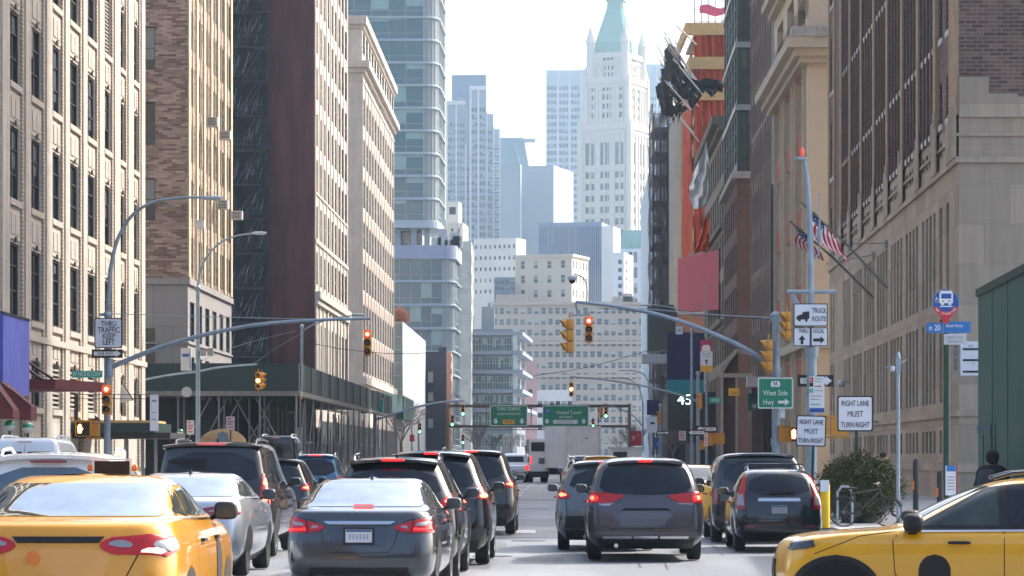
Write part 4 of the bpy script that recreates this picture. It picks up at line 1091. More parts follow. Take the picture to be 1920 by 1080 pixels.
for px in (1404,1414,1424,1434):
 mb = MB(); mb.lathe([(.17,0),(.17,.3),(.14,.35),(.13,zpy(735,D0)),(.18,zpy(728,D0))],(X(px),D0,0),10); mb.build('column',m_iron,root,off=off)
# unseen upper block added on the near right slab to shade the near left front
Pm = PR(LR - 36,0,0)
mb = MB(); fp = [cR,(60,110),(60,146),(Pm[0],Pm[1])]
for i in range(4): facade(mb,fp[i],fp[(i + 1) % 4],HR + .003,66,[],[])
mb.face([(p[0],p[1],66) for p in fp]); tb = [o for o in COL.objects if o.name.startswith('telephone_company_building')][0]
mb.build('shading_upper_wall',m_dkbrick,tb,off=(tb.location.x,tb.location.y,0))
# ------------------------------------------------------------------ ground, road, pavements
def asphalt(name,col,dark=.7):
 if name in MATS: return MATS[name]
 m,nt,b = _mat(name); N,L = nt.nodes,nt.links
 tc = N.new('ShaderNodeTexCoord')
 def noise(sc,det,lo,hi,vlo,vhi,mp_=None):
  src = tc.outputs['Object']
  if mp_: mm = N.new('ShaderNodeMapping'); mm.inputs['Scale'].default_value = mp_; L.new(src,mm.inputs[0]); src = mm.outputs[0]
  nz = N.new('ShaderNodeTexNoise'); nz.inputs['Scale'].default_value = sc; nz.inputs['Detail'].default_value = det; nz.inputs['Roughness'].default_value = .65
  L.new(src,nz.inputs['Vector'])
  mr = N.new('ShaderNodeMapRange'); mr.inputs[1].default_value = lo; mr.inputs[2].default_value = hi; mr.inputs[3].default_value = vlo; mr.inputs[4].default_value = vhi
  L.new(nz.outputs[0],mr.inputs[0]); return nz,mr
 n1,r1 = noise(.25,7,.35,.65,.72,1.15,(1,.35,1)); n2,r2 = noise(14,4,.3,.7,.85,1.15); n3,r3 = noise(1.1,3,.66,.72,1,dark,(1,.5,1))
 a = N.new('ShaderNodeMath'); a.operation = 'MULTIPLY'; L.new(r1.outputs[0],a.inputs[0]); L.new(r2.outputs[0],a.inputs[1])
 a2 = N.new('ShaderNodeMath'); a2.operation = 'MULTIPLY'; L.new(a.outputs[0],a2.inputs[0]); L.new(r3.outputs[0],a2.inputs[1])
 mx = N.new('ShaderNodeVectorMath'); mx.operation = 'SCALE'; mx.inputs[0].default_value = col; L.new(a2.outputs[0],mx.inputs['Scale'])
 L.new(mx.outputs[0],b.inputs['Base Color']); b.inputs['Roughness'].default_value = .62
 bp = N.new('ShaderNodeBump'); bp.inputs['Strength'].default_value = .35; bp.inputs['Distance'].default_value = .01; L.new(n2.outputs[0],bp.inputs['Height']); L.new(bp.outputs[0],b.inputs['Normal'])
 return m
m_asph = asphalt('asphalt',(.235,.245,.26)); m_asph2 = asphalt('asphalt_dark',(.15,.155,.165)); m_walk = M('pavement',(.36,.355,.345),.85,var=.15,scale=.8,bump=.2)
m_paint = M('road_paint',(.62,.62,.60),.6,var=.35,scale=6)
mb = MB(); mb.face([(-3000,-200,0),(3000,-200,0),(3000,7000,0),(-3000,7000,0)]); structure(mb.build('ground',M('ground_gray',(.16,.16,.16),.9,var=.1,scale=.05)))
mb = MB(); mb.face([(-11.2,-20,.004),(9,-20,.004),(9,48,.004),(7.2,50,.004),(17.5,700,.004),(-.5,700,.004)])
ROAD = structure(mb.build('road',m_asph))
mb = MB(); mb.face([(-60,18,.008),(60,18,.008),(60,46,.008),(-60,46,.008)]); structure(mb.build('cross_street',m_asph))
mb = MB()
KR = lambda D: 6.35 + .0164*D; KL = lambda D: -14.2 + .0164*D
def walk(name,poly):
 mb = MB(); mb.prism(poly,'z',.0,.14); return structure(mb.build(name,m_walk))
walk('pavement_right',[(KR(52) + 1.5,50),(40,50),(40,110 - 1),(cR[0],109),(fR[0],176),(40,176),(40,178),(KR(178),178),(KR(54),54)])
walk('pavement_right_far',[(KR(190),190),(60,190),(60,720),(KR(720),720)])
walk('pavement_left',[(-60,84),(KL(84),84),(KL(147),147.5),(-60,147.5)])
walk('pavement_left_far',[(-60,163),(KL(163),163),(KL(700),700),(-60,700)])
mb = MB()
for D,x0,x1 in [(70.5,-1.3 + i*1.25,-.7 + i*1.25) for i in range(-8,7)]: mb.face([(x0,D - 2.4,.012),(x1,D - 2.4,.012),(x1 + .02,D + .4,.012),(x0 + .02,D + .4,.012)])
for D in (73.6,66.5): mb.face([(-11,D,.012),(6.6,D,.012),(6.6,D + .3,.012),(-11,D + .3,.012)]) if D > 70 else None
mb.build('crosswalk',m_paint,ROAD)
mb = MB()
for lane in (-7.3,-4.1,-.85,2.4):
 for k in range(40):
  D = 84 + k*12; x = lane + .0164*(D - 60); mb.face([(x - .07,D,.012),(x + .07,D,.012),(x + .12,D + 3,.012),(x - .02,D + 3,.012)])
for k in range(7): D = 78 + k*9; x = -.8 + .016*(D - 60) + .9*(k % 2) ; mb.face([(x,D,.0125),(x + .5,D,.0125),(x + .55,D + .5,.0125),(x + .05,D + .5,.0125)])
mb.build('lane_marking',m_paint,ROAD)
mb = MB()
for (x0,x1,D0_,D1_r) in ((-1.3,1.2,64,64.6),(-9,6,90,90.5),(.3,1.4,54,55),(-1.2,-.2,60.5,61.5),(-.6,.4,86,88),(-9,6.6,74.6,84),(-1.0,-.1,57,60.5),(.15,.9,50,52),(-3,6,118,123),(-.9,-.35,46.5,49.5),(.2,1.2,98,101),(-8,5.8,160,170)):
 mb.face([(x0,D0_,.008),(x1,D0_,.008),(x1,D1_r,.008),(x0 - .1,D1_r,.008)])
mb.build('road_patch',m_asph2,ROAD)
mb = MB(); random.seed(8)
for k in range(60):
 D = 46 + 150*random.random() ** 1.5; x = random.uniform(-9,6); dx_,dy_ = random.choice(((1,.1),(.1,2.5),(1,.3))); pp = [Vector((x,D,.0135))]
 for q in range(random.randint(3,9)): pp.append(pp[-1] + Vector((dx_*random.uniform(.1,.5),dy_*random.uniform(.1,.6) + random.uniform(-.08,.08),0)))
 w_ = random.uniform(.006,.016)
 for a,b in zip(pp,pp[1:]): t_ = (b - a).normalized(); n_ = Vector((-t_.y,t_.x,0))*w_; mb.face([a - n_,b - n_,b + n_,a + n_])
o = mb.build('tar_seam',M('tar',(.09,.09,.095),.5,var=.2),ROAD); o['kind'] = 'stuff'
for k,(x,D,lb) in enumerate(((-.35,52.5,'iron manhole cover in the gap between the queues, nearest the camera'),(.35,62,'iron manhole cover farther up the gap between the queues'))):
 mb = MB(); mb.lathe([(.36,.004),(.36,.014),(.32,.016),(.3,.013),(.1,.013),(.08,.017)],(0,0,0),24); o = mb.build('manhole_cover',M('cast_iron',(.09,.09,.09),.55)); o.location = (x,D,0); tag(o,lb,'manhole cover')
# ------------------------------------------------------------------ vehicles: a lofted body shell, everything else laid on its surface
def chaikin(P_,it=2,closed=False):
 for _ in range(it):
  out = [] if closed else [P_[0]]
  n = len(P_)
  for i in range(n if closed else n - 1):
   a,b = P_[i],P_[(i + 1) % n]
   out.append(tuple(x*.75 + y*.25 for x,y in zip(a,b))); out.append(tuple(x*.25 + y*.75 for x,y in zip(a,b)))
  if not closed: out.append(P_[-1])
  P_ = out
 return P_
def rcorn(poly,r):
 out = []
 for i in range(len(poly)):
  p,c,n = Vector(poly[i - 1]),Vector(poly[i]),Vector(poly[(i + 1) % len(poly)])
  a = c + (p - c).normalized()*r; b = c + (n - c).normalized()*r
  for t in (0,.33,.67,1): q = a*(1 - t) ** 2 + c*2*t*(1 - t) + b*t*t; out.append((q.x,q.y))
 return out
class Shell:
 def __init__(s,levels,bow_r=.10,bow_f=.28,rr=.26,rf=.34,side_bow=.03):
  s.lv = chaikin([tuple(l) for l in levels],2)
  for i in range(1,len(s.lv)):
   if s.lv[i][0] <= s.lv[i - 1][0]: s.lv[i] = (s.lv[i - 1][0] + .0004,) + s.lv[i][1:]
  s.br,s.bf,s.rr,s.rf,s.sb = bow_r,bow_f,rr,rf,side_bow
  s.L = max(l[2] for l in levels)
 def at(s,z):
  lv = s.lv
  if z <= lv[0][0]: return lv[0][1:]
  if z >= lv[-1][0]: return lv[-1][1:]
  for i in range(len(lv) - 1):
   if lv[i][0] <= z <= lv[i + 1][0]:
    t = (z - lv[i][0])/(lv[i + 1][0] - lv[i][0])
    return tuple(a + (b - a)*t for a,b in zip(lv[i][1:],lv[i + 1][1:]))
 def radii(s,yr,yf,w):
  m_ = min(w*.8,(yf - yr)*.35); return min(s.rr,m_),min(s.rf,m_)
 def rear(s,x,z):
  yr,yf,w = s.at(z); r,_ = s.radii(yr,yf,w); ax = min(abs(x),w - .004); xc = min(ax,w - r)
  y = yr + s.br*(xc/w) ** 2
  if ax > w - r: y += r - math.sqrt(max(0,r*r - (ax - (w - r)) ** 2))
  return Vector((max(-w,min(w,x)),y,z))
 def front(s,x,z):
  yr,yf,w = s.at(z); _,r = s.radii(yr,yf,w); ax = min(abs(x),w - .004); xc = min(ax,w - r)
  y = yf - s.bf*(xc/w) ** 2
  if ax > w - r: y -= r - math.sqrt(max(0,r*r - (ax - (w - r)) ** 2))
  return Vector((max(-w,min(w,x)),y,z))
 def side(s,y,z,sg=1):
  yr,yf,w = s.at(z); r,rf = s.radii(yr,yf,w)
  y0 = yr + s.br*((w - r)/w) ** 2 + r; y1 = yf - s.bf*((w - rf)/w) ** 2 - rf
  y = max(y0 - r*.97,min(y1 + rf*.97,y)); x = w
  t = (y - y0)/max(.01,y1 - y0)
  if 0 < t < 1: x = w + s.sb*4*t*(1 - t)
  if y < y0: x = w - r + math.sqrt(max(0,r*r - (y0 - y) ** 2))
  if y > y1: x = w - rf + math.sqrt(max(0,rf*rf - (y - y1) ** 2))
  return Vector((sg*x,y,z))
 def ring(s,z):
  yr,yf,w = s.at(z); r,rf = s.radii(yr,yf,w); P_ = []
  nx = 10
  for i in range(nx + 1): x = -(w - r) + 2*(w - r)*i/nx; P_.append(tuple(s.rear(x,z)))
  y0 = yr + s.br*((w - r)/w) ** 2 + r; y1 = yf - s.bf*((w - rf)/w) ** 2 - rf
  for k in range(1,8): a = k/8*math.pi/2; P_.append((w - r + r*math.sin(a),y0 - r*math.cos(a),z))
  ns = 14
  for i in range(ns + 1): y = y0 + (y1 - y0)*i/ns; P_.append(tuple(s.side(y,z)))
  for k in range(1,8): a = k/8*math.pi/2; P_.append((w - rf + rf*math.cos(a),y1 + rf*math.sin(a),z))
  for i in range(nx + 1): x = (w - rf) - 2*(w - rf)*i/nx; P_.append(tuple(s.front(x,z)))
  for k in range(1,8): a = k/8*math.pi/2; P_.append((-(w - rf) - rf*math.sin(a),y1 + rf*math.cos(a),z))
  for i in range(ns + 1): y = y1 + (y0 - y1)*i/ns; P_.append(tuple(s.side(y,z,-1)))
  for k in range(1,8): a = k/8*math.pi/2; P_.append((-(w - r) - r*math.cos(a),y0 - r*math.sin(a),z))
  return P_
 def body(s):
  mb = MB(); rings = []
  for i,l in enumerate(s.lv):
   rings.append(s.ring(l[0]))
   if i < len(s.lv) - 1 and s.lv[i + 1][0] - l[0] > .08:
    n = int((s.lv[i + 1][0] - l[0])/.06)
    for k in range(1,n): rings.append(s.ring(l[0] + (s.lv[i + 1][0] - l[0])*k/n))
  n = len(rings[0]); base = 0
  for r_ in rings: mb.v += r_
  for i in range(len(rings) - 1):
   for k in range(n): k2 = (k + 1) % n; mb.f.append([i*n + k,i*n + k2,(i + 1)*n + k2,(i + 1)*n + k]); mb.m.append(0)
  top = rings[-1]; c = (0,sum(p[1] for p in top)/n,top[0][2] + .012)
  for f_ in (.6,.3):
   st = len(mb.v); mb.v += [(c[0] + (p[0] - c[0])*f_,c[1] + (p[1] - c[1])*f_,top[0][2] + .012*(1 - f_*f_)) for p in top]
   pb = st - n if f_ == .3 else (len(rings) - 1)*n
   for k in range(n): k2 = (k + 1) % n; mb.f.append([pb + k,pb + k2,st + k2,st + k]); mb.m.append(0)
  ci = mb.vert(c)
  for k in range(n): mb.f.append([st + k,st + (k + 1) % n,ci]); mb.m.append(0)
  mb.f.append([n - 1 - k for k in range(n)]); mb.m.append(0)
  return mb
 def fn(s,face):
  if face == 'rear': return lambda a,z: s.rear(a,z)
  if face == 'front': return lambda a,z: s.front(a,z)
  if face == 'right': return lambda a,z: s.side(a,z,1)
  return lambda a,z: s.side(a,z,-1)
 def patch(s,mb,face,poly,off=.006,mi=0,soft=0,nu=12,nv=None,rim=True):
  """lay an outline (a,z) on the shell, standing 'off' proud of it"""
  if soft: poly = chaikin(poly,soft,True)
  f = s.fn(face); z0 = min(p[1] for p in poly); z1 = max(p[1] for p in poly)
  nv = nv or max(3,int((z1 - z0)/.022)); rows = []
  for j in range(nv + 1):
   z = z0 + (z1 - z0)*min(.9995,max(.0005,j/nv)); xs = []
   for i in range(len(poly)):
    a,b = poly[i],poly[(i + 1) % len(poly)]
    if (a[1] - z)*(b[1] - z) < 0: xs.append(a[0] + (b[0] - a[0])*(z - a[1])/(b[1] - a[1]))
   if len(xs) < 2: continue
   xa,xb = min(xs),max(xs); row = []
   for i in range(nu + 1):
    a_ = xa + (xb - xa)*i/nu; p = f(a_,z); e = .01
    pu = f(a_ + e,z) - f(a_ - e,z); pv = f(a_,z + e) - f(a_,z - e); n_ = pu.cross(pv)
    if n_.length < 1e-9: n_ = Vector((0,-1,0))
    n_.normalize()
    if face == 'rear' and n_.y > 0 or face == 'front' and n_.y < 0 or face == 'right' and n_.x < 0 or face == 'left' and n_.x > 0: n_ = -n_
    if face in ('rear','front') and n_.z < -.3: pass
    row.append((p + n_*off,p - n_*.012))
   rows.append(row)
  if len(rows) < 2: return mb
  mb.grid([[q[0] for q in r_] for r_ in rows],mi)
  if rim:
   per = rows[0][:] + [r_[-1] for r_ in rows[1:]] + rows[-1][::-1][1:] + [r_[0] for r_ in rows[::-1][1:]]
   mb.grid([[q[0] for q in per],[q[1] for q in per]],mi)
  return mb
 def line(s,mb,face,pts,wd=.008,off=.002,mi=0):
  f = s.fn(face); out = []
  for i in range(len(pts) - 1):
   a,b = pts[i],pts[i + 1]; L_ = math.hypot(b[0] - a[0],b[1] - a[1]); n = max(1,int(L_/.06))
   for k in range(n + (1 if i == len(pts) - 2 else 0)): out.append((a[0] + (b[0] - a[0])*k/n,a[1] + (b[1] - a[1])*k/n))
  nrm = {'rear': Vector((0,-1,0)),'front': Vector((0,1,0)),'right': Vector((1,0,0)),'left': Vector((-1,0,0))}[face]
  A_,B_ = [],[]
  for i,p in enumerate(out):
   q = out[min(i + 1,len(out) - 1)]; o_ = out[max(i - 1,0)]; d = Vector((q[0] - o_[0],q[1] - o_[1])); d.normalize(); t = Vector((-d.y,d.x))*wd/2
   A_.append(f(p[0] + t.x,p[1] + t.y) + nrm*off); B_.append(f(p[0] - t.x,p[1] - t.y) + nrm*off)
  mb.grid([A_,B_],mi)
def superq(mb,c,d,e=.45,n=10,mi=0,mat=None):
 """rounded box"""
 sg = lambda v,p: math.copysign(abs(v) ** p,v); P_ = []
 for j in range(n + 1):
  ph = -math.pi/2 + math.pi*j/n; row = []
  for i in range(2*n + 1):
   th = -math.pi + math.pi*i/n
   v = Vector((d[0]*sg(math.cos(ph),e)*sg(math.cos(th),e),d[1]*sg(math.cos(ph),e)*sg(math.sin(th),e),d[2]*sg(math.sin(ph),e)))
   row.append((mat @ v if mat is not None else v) + Vector(c))
  P_.append(row)
 mb.grid(P_,mi); return mb
def paint(name,col,metal=.25,rough=.32,flake=0.04):
 if name in MATS: return MATS[name]
 return M(name,col,rough,metal,var=flake,scale=2.0,coat=1.0)
def car_glass(name,col,ior=1.45,rough=.03):
 if name in MATS: return MATS[name]
 m = M(name,col,rough,0,var=.5,scale=1.4,spec=ior); return m
m_glass = car_glass('car_glass',(.012,.017,.024))
m_glass_lt = M('car_glass_sedan',(.46,.51,.54),.04,1.0,var=.22,scale=1.4)
m_glass_in = car_glass('car_glass_clear',(.035,.05,.045),1.5)
m_tyre = M('tyre_rubber',(.018,.018,.019),.85,var=.2,scale=8)
m_rim = M('rim_alloy',(.35,.36,.38),.3,.8,var=.05)
m_rimd = M('rim_dark',(.10,.10,.11),.4,.6,var=.05)
m_black = M('black_plastic',(.010,.010,.011),.55,var=.1)
m_gap = M('panel_gap',(.008,.008,.008),.8,var=0)
m_chrome = M('chrome',(.62,.62,.64),.12,1,var=0)
m_red = M('lamp_red',(.34,.003,.006),.15,0,var=.2,scale=20,coat=.4,emit=.03,ecol=(1,.0,.01))
m_redon = M('lamp_lit_red',(.6,.01,.01),.3,0,var=0,emit=1.1,ecol=(1,.012,.008))
m_redhot = M('lamp_lit_core',(1,.2,.1),.3,0,var=0,emit=2.0,ecol=(1,.13,.06))
m_reddull = M('lamp_unlit_red',(.22,.02,.03),.2,0,var=.1,coat=1)
m_lampw = M('lamp_clear',(.30,.29,.31),.1,.3,var=.1,scale=25,coat=1)
m_lampw_on = M('lamp_clear_lit',(.9,.8,.7),.2,0,var=0,emit=.5,ecol=(1,.6,.4))
m_plate = M('plate_white',(.62,.66,.72),.45,var=.05,scale=10)
m_plateb = M('plate_blue',(.06,.14,.32),.4,var=0)
m_orange = M('amber_lens',(.75,.20,.02),.3,var=.1,coat=.6)
PAL = {}
def wheel_mb(r=.34,w_=.225):
 t = MB(); t.lathe([(r*.62,-w_/2 + .012),(r*.93,-w_/2),(r,-w_/2 + .03),(r,w_/2 - .03),(r*.93,w_/2),(r*.62,w_/2 - .012)],(0,0,0),28)
 rm = MB(); rm.lathe([(r*.62,-.03),(r*.66,w_/2 - .03),(r*.63,w_/2 - .008),(r*.58,w_/2 - .05),(r*.2,w_/2 - .045),(r*.17,w_/2 - .02),(.01,w_/2 - .018)],(0,0,0),24)
 for k in range(10):
  a = k*math.pi/5; rm.beam((math.cos(a)*r*.12,math.sin(a)*r*.12,w_/2 - .03),(math.cos(a)*r*.61,math.sin(a)*r*.61,w_/2 - .028),.034,.03)
 gp = MB(); gp.lathe([(r*.56,w_/2 - .048),(.02,w_/2 - .044)],(0,0,0),20)
 return t,rm,gp
def car(name,label,cat,sh,px,D,V,paint_m,sc=(1,1,1),group=None,wheels=(.95,None),wr=.34,feats=(),glass=None,dx=None,rim=None,heading=None):
 """px: image column of the rear centre, D: its distance, V: image column its axis points to"""
 X = (px - 960)/F*D
 rz = heading if heading is not None else -math.atan2(V - 960,F)
 root = thing(name,label,cat,(X,D,.016 if D < 90 else .014),rz,group,sc)
 if X > 6.4 + .0164*D: root.location.z = .145
 sh.body().build('body',paint_m,root,smooth=55,merge=True)
 wy = [wheels[0],wheels[1] or sh.L - .92]
 ar = MB();
 for y in wy:
  for sg,fc in ((1,'right'),(-1,'left')):
   pts = [(y + (wr + .075)*math.cos(a),wr - .02 + (wr + .075)*math.sin(a)) for a in [math.pi*k/14 for k in range(15)]] + [(y - wr - .06,.16),(y + wr + .06,.16)]
   sh.patch(ar,fc,pts,.004,nu=10,nv=12,rim=False)
 ar.build('wheel_arch',m_black,root,smooth=True)
 for y in wy:
  w_ = sh.at(wr)[2]
  for sg in (1,-1):
   t,rm,gp = wheel_mb(wr)
   Mx = Matrix.Translation((sg*(w_ - .10 + sh.sb*.6),y,wr)) @ Matrix.Rotation(R(90)*sg,4,'Y')
   t2 = MB().add(t,Mx); o = t2.build('wheel',m_tyre,root,smooth=40)
   r2 = MB().add(rm,Mx); r2.add(gp,Mx,1); r2.build('rim',[rim or m_rim,m_gap],o,smooth=35)
 return root
def lights(root,sh,polys,name='taillight',mats=None,mirror=True):
 """polys: [(face, outline, material, offset, soft)] for the right hand side; one object per side, lit inner pieces are children"""
 for sg in ((1,-1) if mirror else (1,)):
  par = None
  for i,(fc,poly,m_,off,soft) in enumerate(polys):
   f2 = fc if sg == 1 else {'rear': 'rear','front': 'front','right': 'left','left': 'right'}[fc]
   p2 = [((-a if fc in ('rear','front') else a),z) for a,z in poly][::-1] if sg == -1 else poly
   mb = MB(); sh.patch(mb,f2,p2,off,0,soft,nu=12)
   o = mb.build(name if par is None else ('lens' if m_ not in (m_redon,m_redhot) else 'lit_bulb'),m_,par or root,smooth=True)
   if par is None: par = o
def patch_obj(root,sh,name,face,poly,m_,off=.006,soft=0,both=False,nu=14):
 obs = []
 for sg in ((1,-1) if both else (1,)):
  f2 = face; p2 = poly
  if sg == -1:
   f2 = {'right': 'left','left': 'right'}.get(face,face)
   if face in ('rear','front'): p2 = [(-a,z) for a,z in poly][::-1]
  mb = MB(); sh.patch(mb,f2,p2,off,0,soft,nu=nu); obs.append(mb.build(name,m_,root,smooth=True))
 return obs
def lines_obj(root,sh,segs,name='panel_gap'):
 mb = MB()
 for fc,pts,*wd in segs: sh.line(mb,fc,pts,wd[0] if wd else .010)
 return mb.build(name,m_gap,root)
def mirrors(root,sh,y,z,m_shell,glass=None,s_=1.):
 w_ = sh.at(z)[2]
 for sg in (1,-1):
  mb = MB(); c = (sg*(w_ + .13*s_),y,z + .07)
  superq(mb,c,(.105*s_,.075,.08*s_),.55,8); mb.beam((sg*(w_ - .05),y + .02,z - .02),(sg*(w_ + .06),y + .02,z + .03),.05,.04)
  o = mb.build('mirror',m_shell,root,smooth=45)
  g = MB(); g.box((c[0],c[1] - .068,c[2]),(.16*s_,.02,.11*s_)); g.build('mirror_glass',M('mirror_glass',(.10,.13,.15),.08,.6,var=.1),o)
def plate(root,sh,x,z,m_=None,y_off=.02,wd=.31,ht=.155,frame=True):
 p = sh.rear(x,z); mb = MB(); mb.box((x,p.y - y_off,z),(wd,.012,ht),0);
 mb.box((x,p.y - y_off - .008,z + ht*.38),(wd*.94,.006,ht*.16),1)
 for k in range(6): mb.box((x - wd*.33 + k*wd*.13,p.y - y_off - .008,z - ht*.06),(wd*.07,.004,ht*.36),2)
 o = mb.build('licence_plate',[m_ or m_plate,m_plateb,M('plate_ink',(.32,.38,.48),.5,var=0)],root)
 if frame:
  f_ = MB();
  for zz,hh in ((z + ht/2 + .01,.022),(z - ht/2 - .01,.03)): f_.box((x,p.y - y_off - .004,zz),(wd + .05,.02,hh))
  for xx in (x - wd/2 - .012,x + wd/2 + .012): f_.box((xx,p.y - y_off - .004,z),(.024,.02,ht - .004))
  f_.build('plate_frame',m_black,o)
def rails(root,sh,y0,y1,z,x,m_=None,r=.02):
 for sg in (1,-1):
  mb = MB(); mb.tube([(sg*x,y0,z - .045),(sg*(x - .0),y0 + .12,z + .03),(sg*(x - .03),(y0 + y1)/2,z + .055),(sg*x,y1 - .15,z + .02),(sg*(x - .02),y1,z - .05)],r,8)
  mb.build('roof_rail',m_ or m_chrome,root,smooth=True)
def spoiler(root,sh,z,y0,wd,ln=.28,m_=None,th=.045,z2=None):
 mb = MB(); n = 12; P_ = []
 for j,(yy,dz) in enumerate(((y0 + ln,.004),(y0 + ln*.4,.012),(y0 - .02,-.004),(y0 - .015,-th),(y0 + .08,-th - .015),(y0 + ln,-th))):
  P_.append([(wd*(-1 + 2*i/n),yy + .07*(abs(-1 + 2*i/n)) ** 3,z + dz - .045*(abs(-1 + 2*i/n)) ** 3) for i in range(n + 1)])
 P_.append(P_[0]); mb.grid(P_)
 for e in (0,n): mb.face([P_[j][e] for j in range(6)])
 return mb.build('spoiler',m_,root,smooth=40)
def brake_bar(root,c,wd,ht=.025,on=True,m_=None):
 mb = MB(); superq(mb,c,(wd/2,.012,ht/2),.35,8); mb.build('brake_light',m_ or (m_redon if on else m_reddull),root,smooth=40)
def fin(root,y,z,m_=None,h_=.07):
 mb = MB(); mb.prism([(y - .07,z),(y + .09,z),(y + .0,z + h_),(y - .04,z + h_)],'x',-.018,.018); mb.build('antenna_fin',m_ or m_black,root)
def wiper(root,sh,z,x0,x1):
 p,q = sh.rear(x0,z),sh.rear(x1,z + .02); mb = MB(); mb.beam(p + Vector((0,-.03,0)),q + Vector((0,-.03,0)),.02,.02); mb.build('wiper',m_black,root)
def exhaust(root,x,y,z=.27):
 mb = MB(); mb.cyl((x,y - .03,z),(x,y + .25,z),.038,n=12); mb.build('exhaust_pipe',m_chrome,root,smooth=40)
# body families (z, rear y, front y, half width)
def lv_sedan(L,H=1.46,w=.915,deck=1.10,rg=.72):
 k = H/1.46
 return [(.17,.34,L - .38,.74),(.30,.07,L - .08,.87),(.48,0,L,w - .01),(.68,.03,L - .02,w),(.86,.085,L - .10,w - .012),(.98,.13,L - .32,w - .035),(deck - .035,.165,L - .95,w - .06),
   (deck,.20,L - 1.22,w - .075),(deck + .022,.30,L - 1.32,w - .09),(deck + .045,rg,L - 1.42,w - .115),(1.25*k,rg + .34,L - 1.72,w - .175),(1.36*k,rg + .68,L - 2.02,w - .235),(1.425*k,rg + .94,L - 2.3,w - .30),(1.455*k,rg + 1.12,L - 2.5,w - .40),(1.462*k,rg + 1.35,L - 2.72,w - .58)]
def lv_suv(L,H=1.70,w=.92,belt=1.06,slant=.34,tumble=.20):
 return [(.20,.30,L - .34,.76),(.34,.08,L - .09,w - .05),(.52,0,L,w - .01),(.74,.02,L - .01,w),(.92,.07,L - .06,w - .012),(belt - .06,.10,L - .28,w - .03),(belt,.12,L - .95,w - .045),(belt + .05,.145,L - 1.2,w - .07),
   (belt + .30,.12 + slant*.55,L - 1.68,w - .07 - tumble*.55),(H - .14,.12 + slant,L - 2.1,w - .07 - tumble),(H - .05,.18 + slant,L - 2.4,w - .13 - tumble),(H - .012,.36 + slant,L - 2.75,w - .24 - tumble),(H,.7 + slant,L - 3.1,w - .42 - tumble)]
def suv_common(root,sh,L,H,w,belt,pm,glass,rails_m=m_chrome,mirror_m=None,glass_poly=None,slant=.34,spo=True,plate_z=None,light_on=True,bar=True,tumble=.2):
 zt,zb = H - .17,belt + .06
 wt = w - .07 - tumble*.9 - .13; wb = w - .2
 gp = glass_poly or [(-wb,zb),(wb,zb),(wt,zt),(-wt,zt)]
 patch_obj(root,sh,'rear_window','rear',gp,glass,.006,1,nu=18)
 ys = sh.rear(w - .25,zb + .1)[1]
 q = L*.36; fr = L - 1.62
 patch_obj(root,sh,'side_window','right',[(q + .05,zb),(fr - .9 + .0,zb),(fr - .93,zt + .02),(q + .08,zt + .03)],glass,.005,0,True)
 patch_obj(root,sh,'side_window','right',[(fr - .84,zb),(fr + .06,zb),(fr - .42,zt - .0),(fr - .86,zt + .02)],glass,.005,0,True)
 patch_obj(root,sh,'quarter_window','right',[(.50,zb + .05),(q - .05,zb),(q - .02,zt + .02),(.66 + slant*.3,zt - .02)],glass,.005,0,True)
 patch_obj(root,sh,'windscreen','front',[(-wb,zb),(wb,zb),(wt,zt),(-wt,zt)],glass,.005,0)
 lines_obj(root,sh,[('right',[(q,.36),(q,zt)]),('right',[(fr - .87,.32),(fr - .87,zt)]),('right',[(fr + .12,.34),(fr + .2,zb - .05)]),('left',[(q,.36),(q,zt)]),('left',[(fr - .87,.32),(fr - .87,zt)])])
 patch_obj(root,sh,'lower_bumper','rear',[(-w + .2,.21),(w - .2,.21),(w - .16,.40),(-w + .16,.40)],m_black,.008)
 hb = MB()
 for sg,y in ((1,q + .55),(1,fr - .2),(-1,q + .55),(-1,fr - .2)): p = sh.side(y,.98 if belt > 1 else .9,sg); hb.box((p.x + sg*.02,p.y,p.z),(.03,.19,.028))
 hb.build('door_handle',pm,root)
 mirrors(root,sh,L - 1.55,belt + .03,mirror_m or pm)
 if rails_m: rails(root,sh,.75 + slant,L - 2.5,H,w - .33,rails_m)
 patch_obj(root,sh,'headlight','front',[(w - .5,.70),(w - .1,.74),(w - .06,.86),(w - .45,.80)],m_lampw,.008,1,True)
m_yel = paint('taxi_yellow',(.70,.315,.004),0,.3)
m_yel2 = paint('taxi_yellow_b',(.80,.41,.004),0,.3)
m_gr = paint('paint_slate',(.060,.070,.086),.5,.25); m_silver = paint('paint_silver',(.48,.52,.58),.6,.3)
m_blk = paint('paint_black',(.009,.009,.011),.1,.2); m_blk2 = paint('paint_black_brown',(.018,.014,.012),.2,.25)
m_wht = paint('paint_white',(.76,.79,.82),0,.3); m_wine = paint('paint_gray_wine',(.075,.068,.085),.5,.3); m_ltgr = paint('paint_gray_rav',(.12,.135,.155),.4,.35)
m_navyp = paint('paint_navy',(.008,.011,.02),.2,.2)
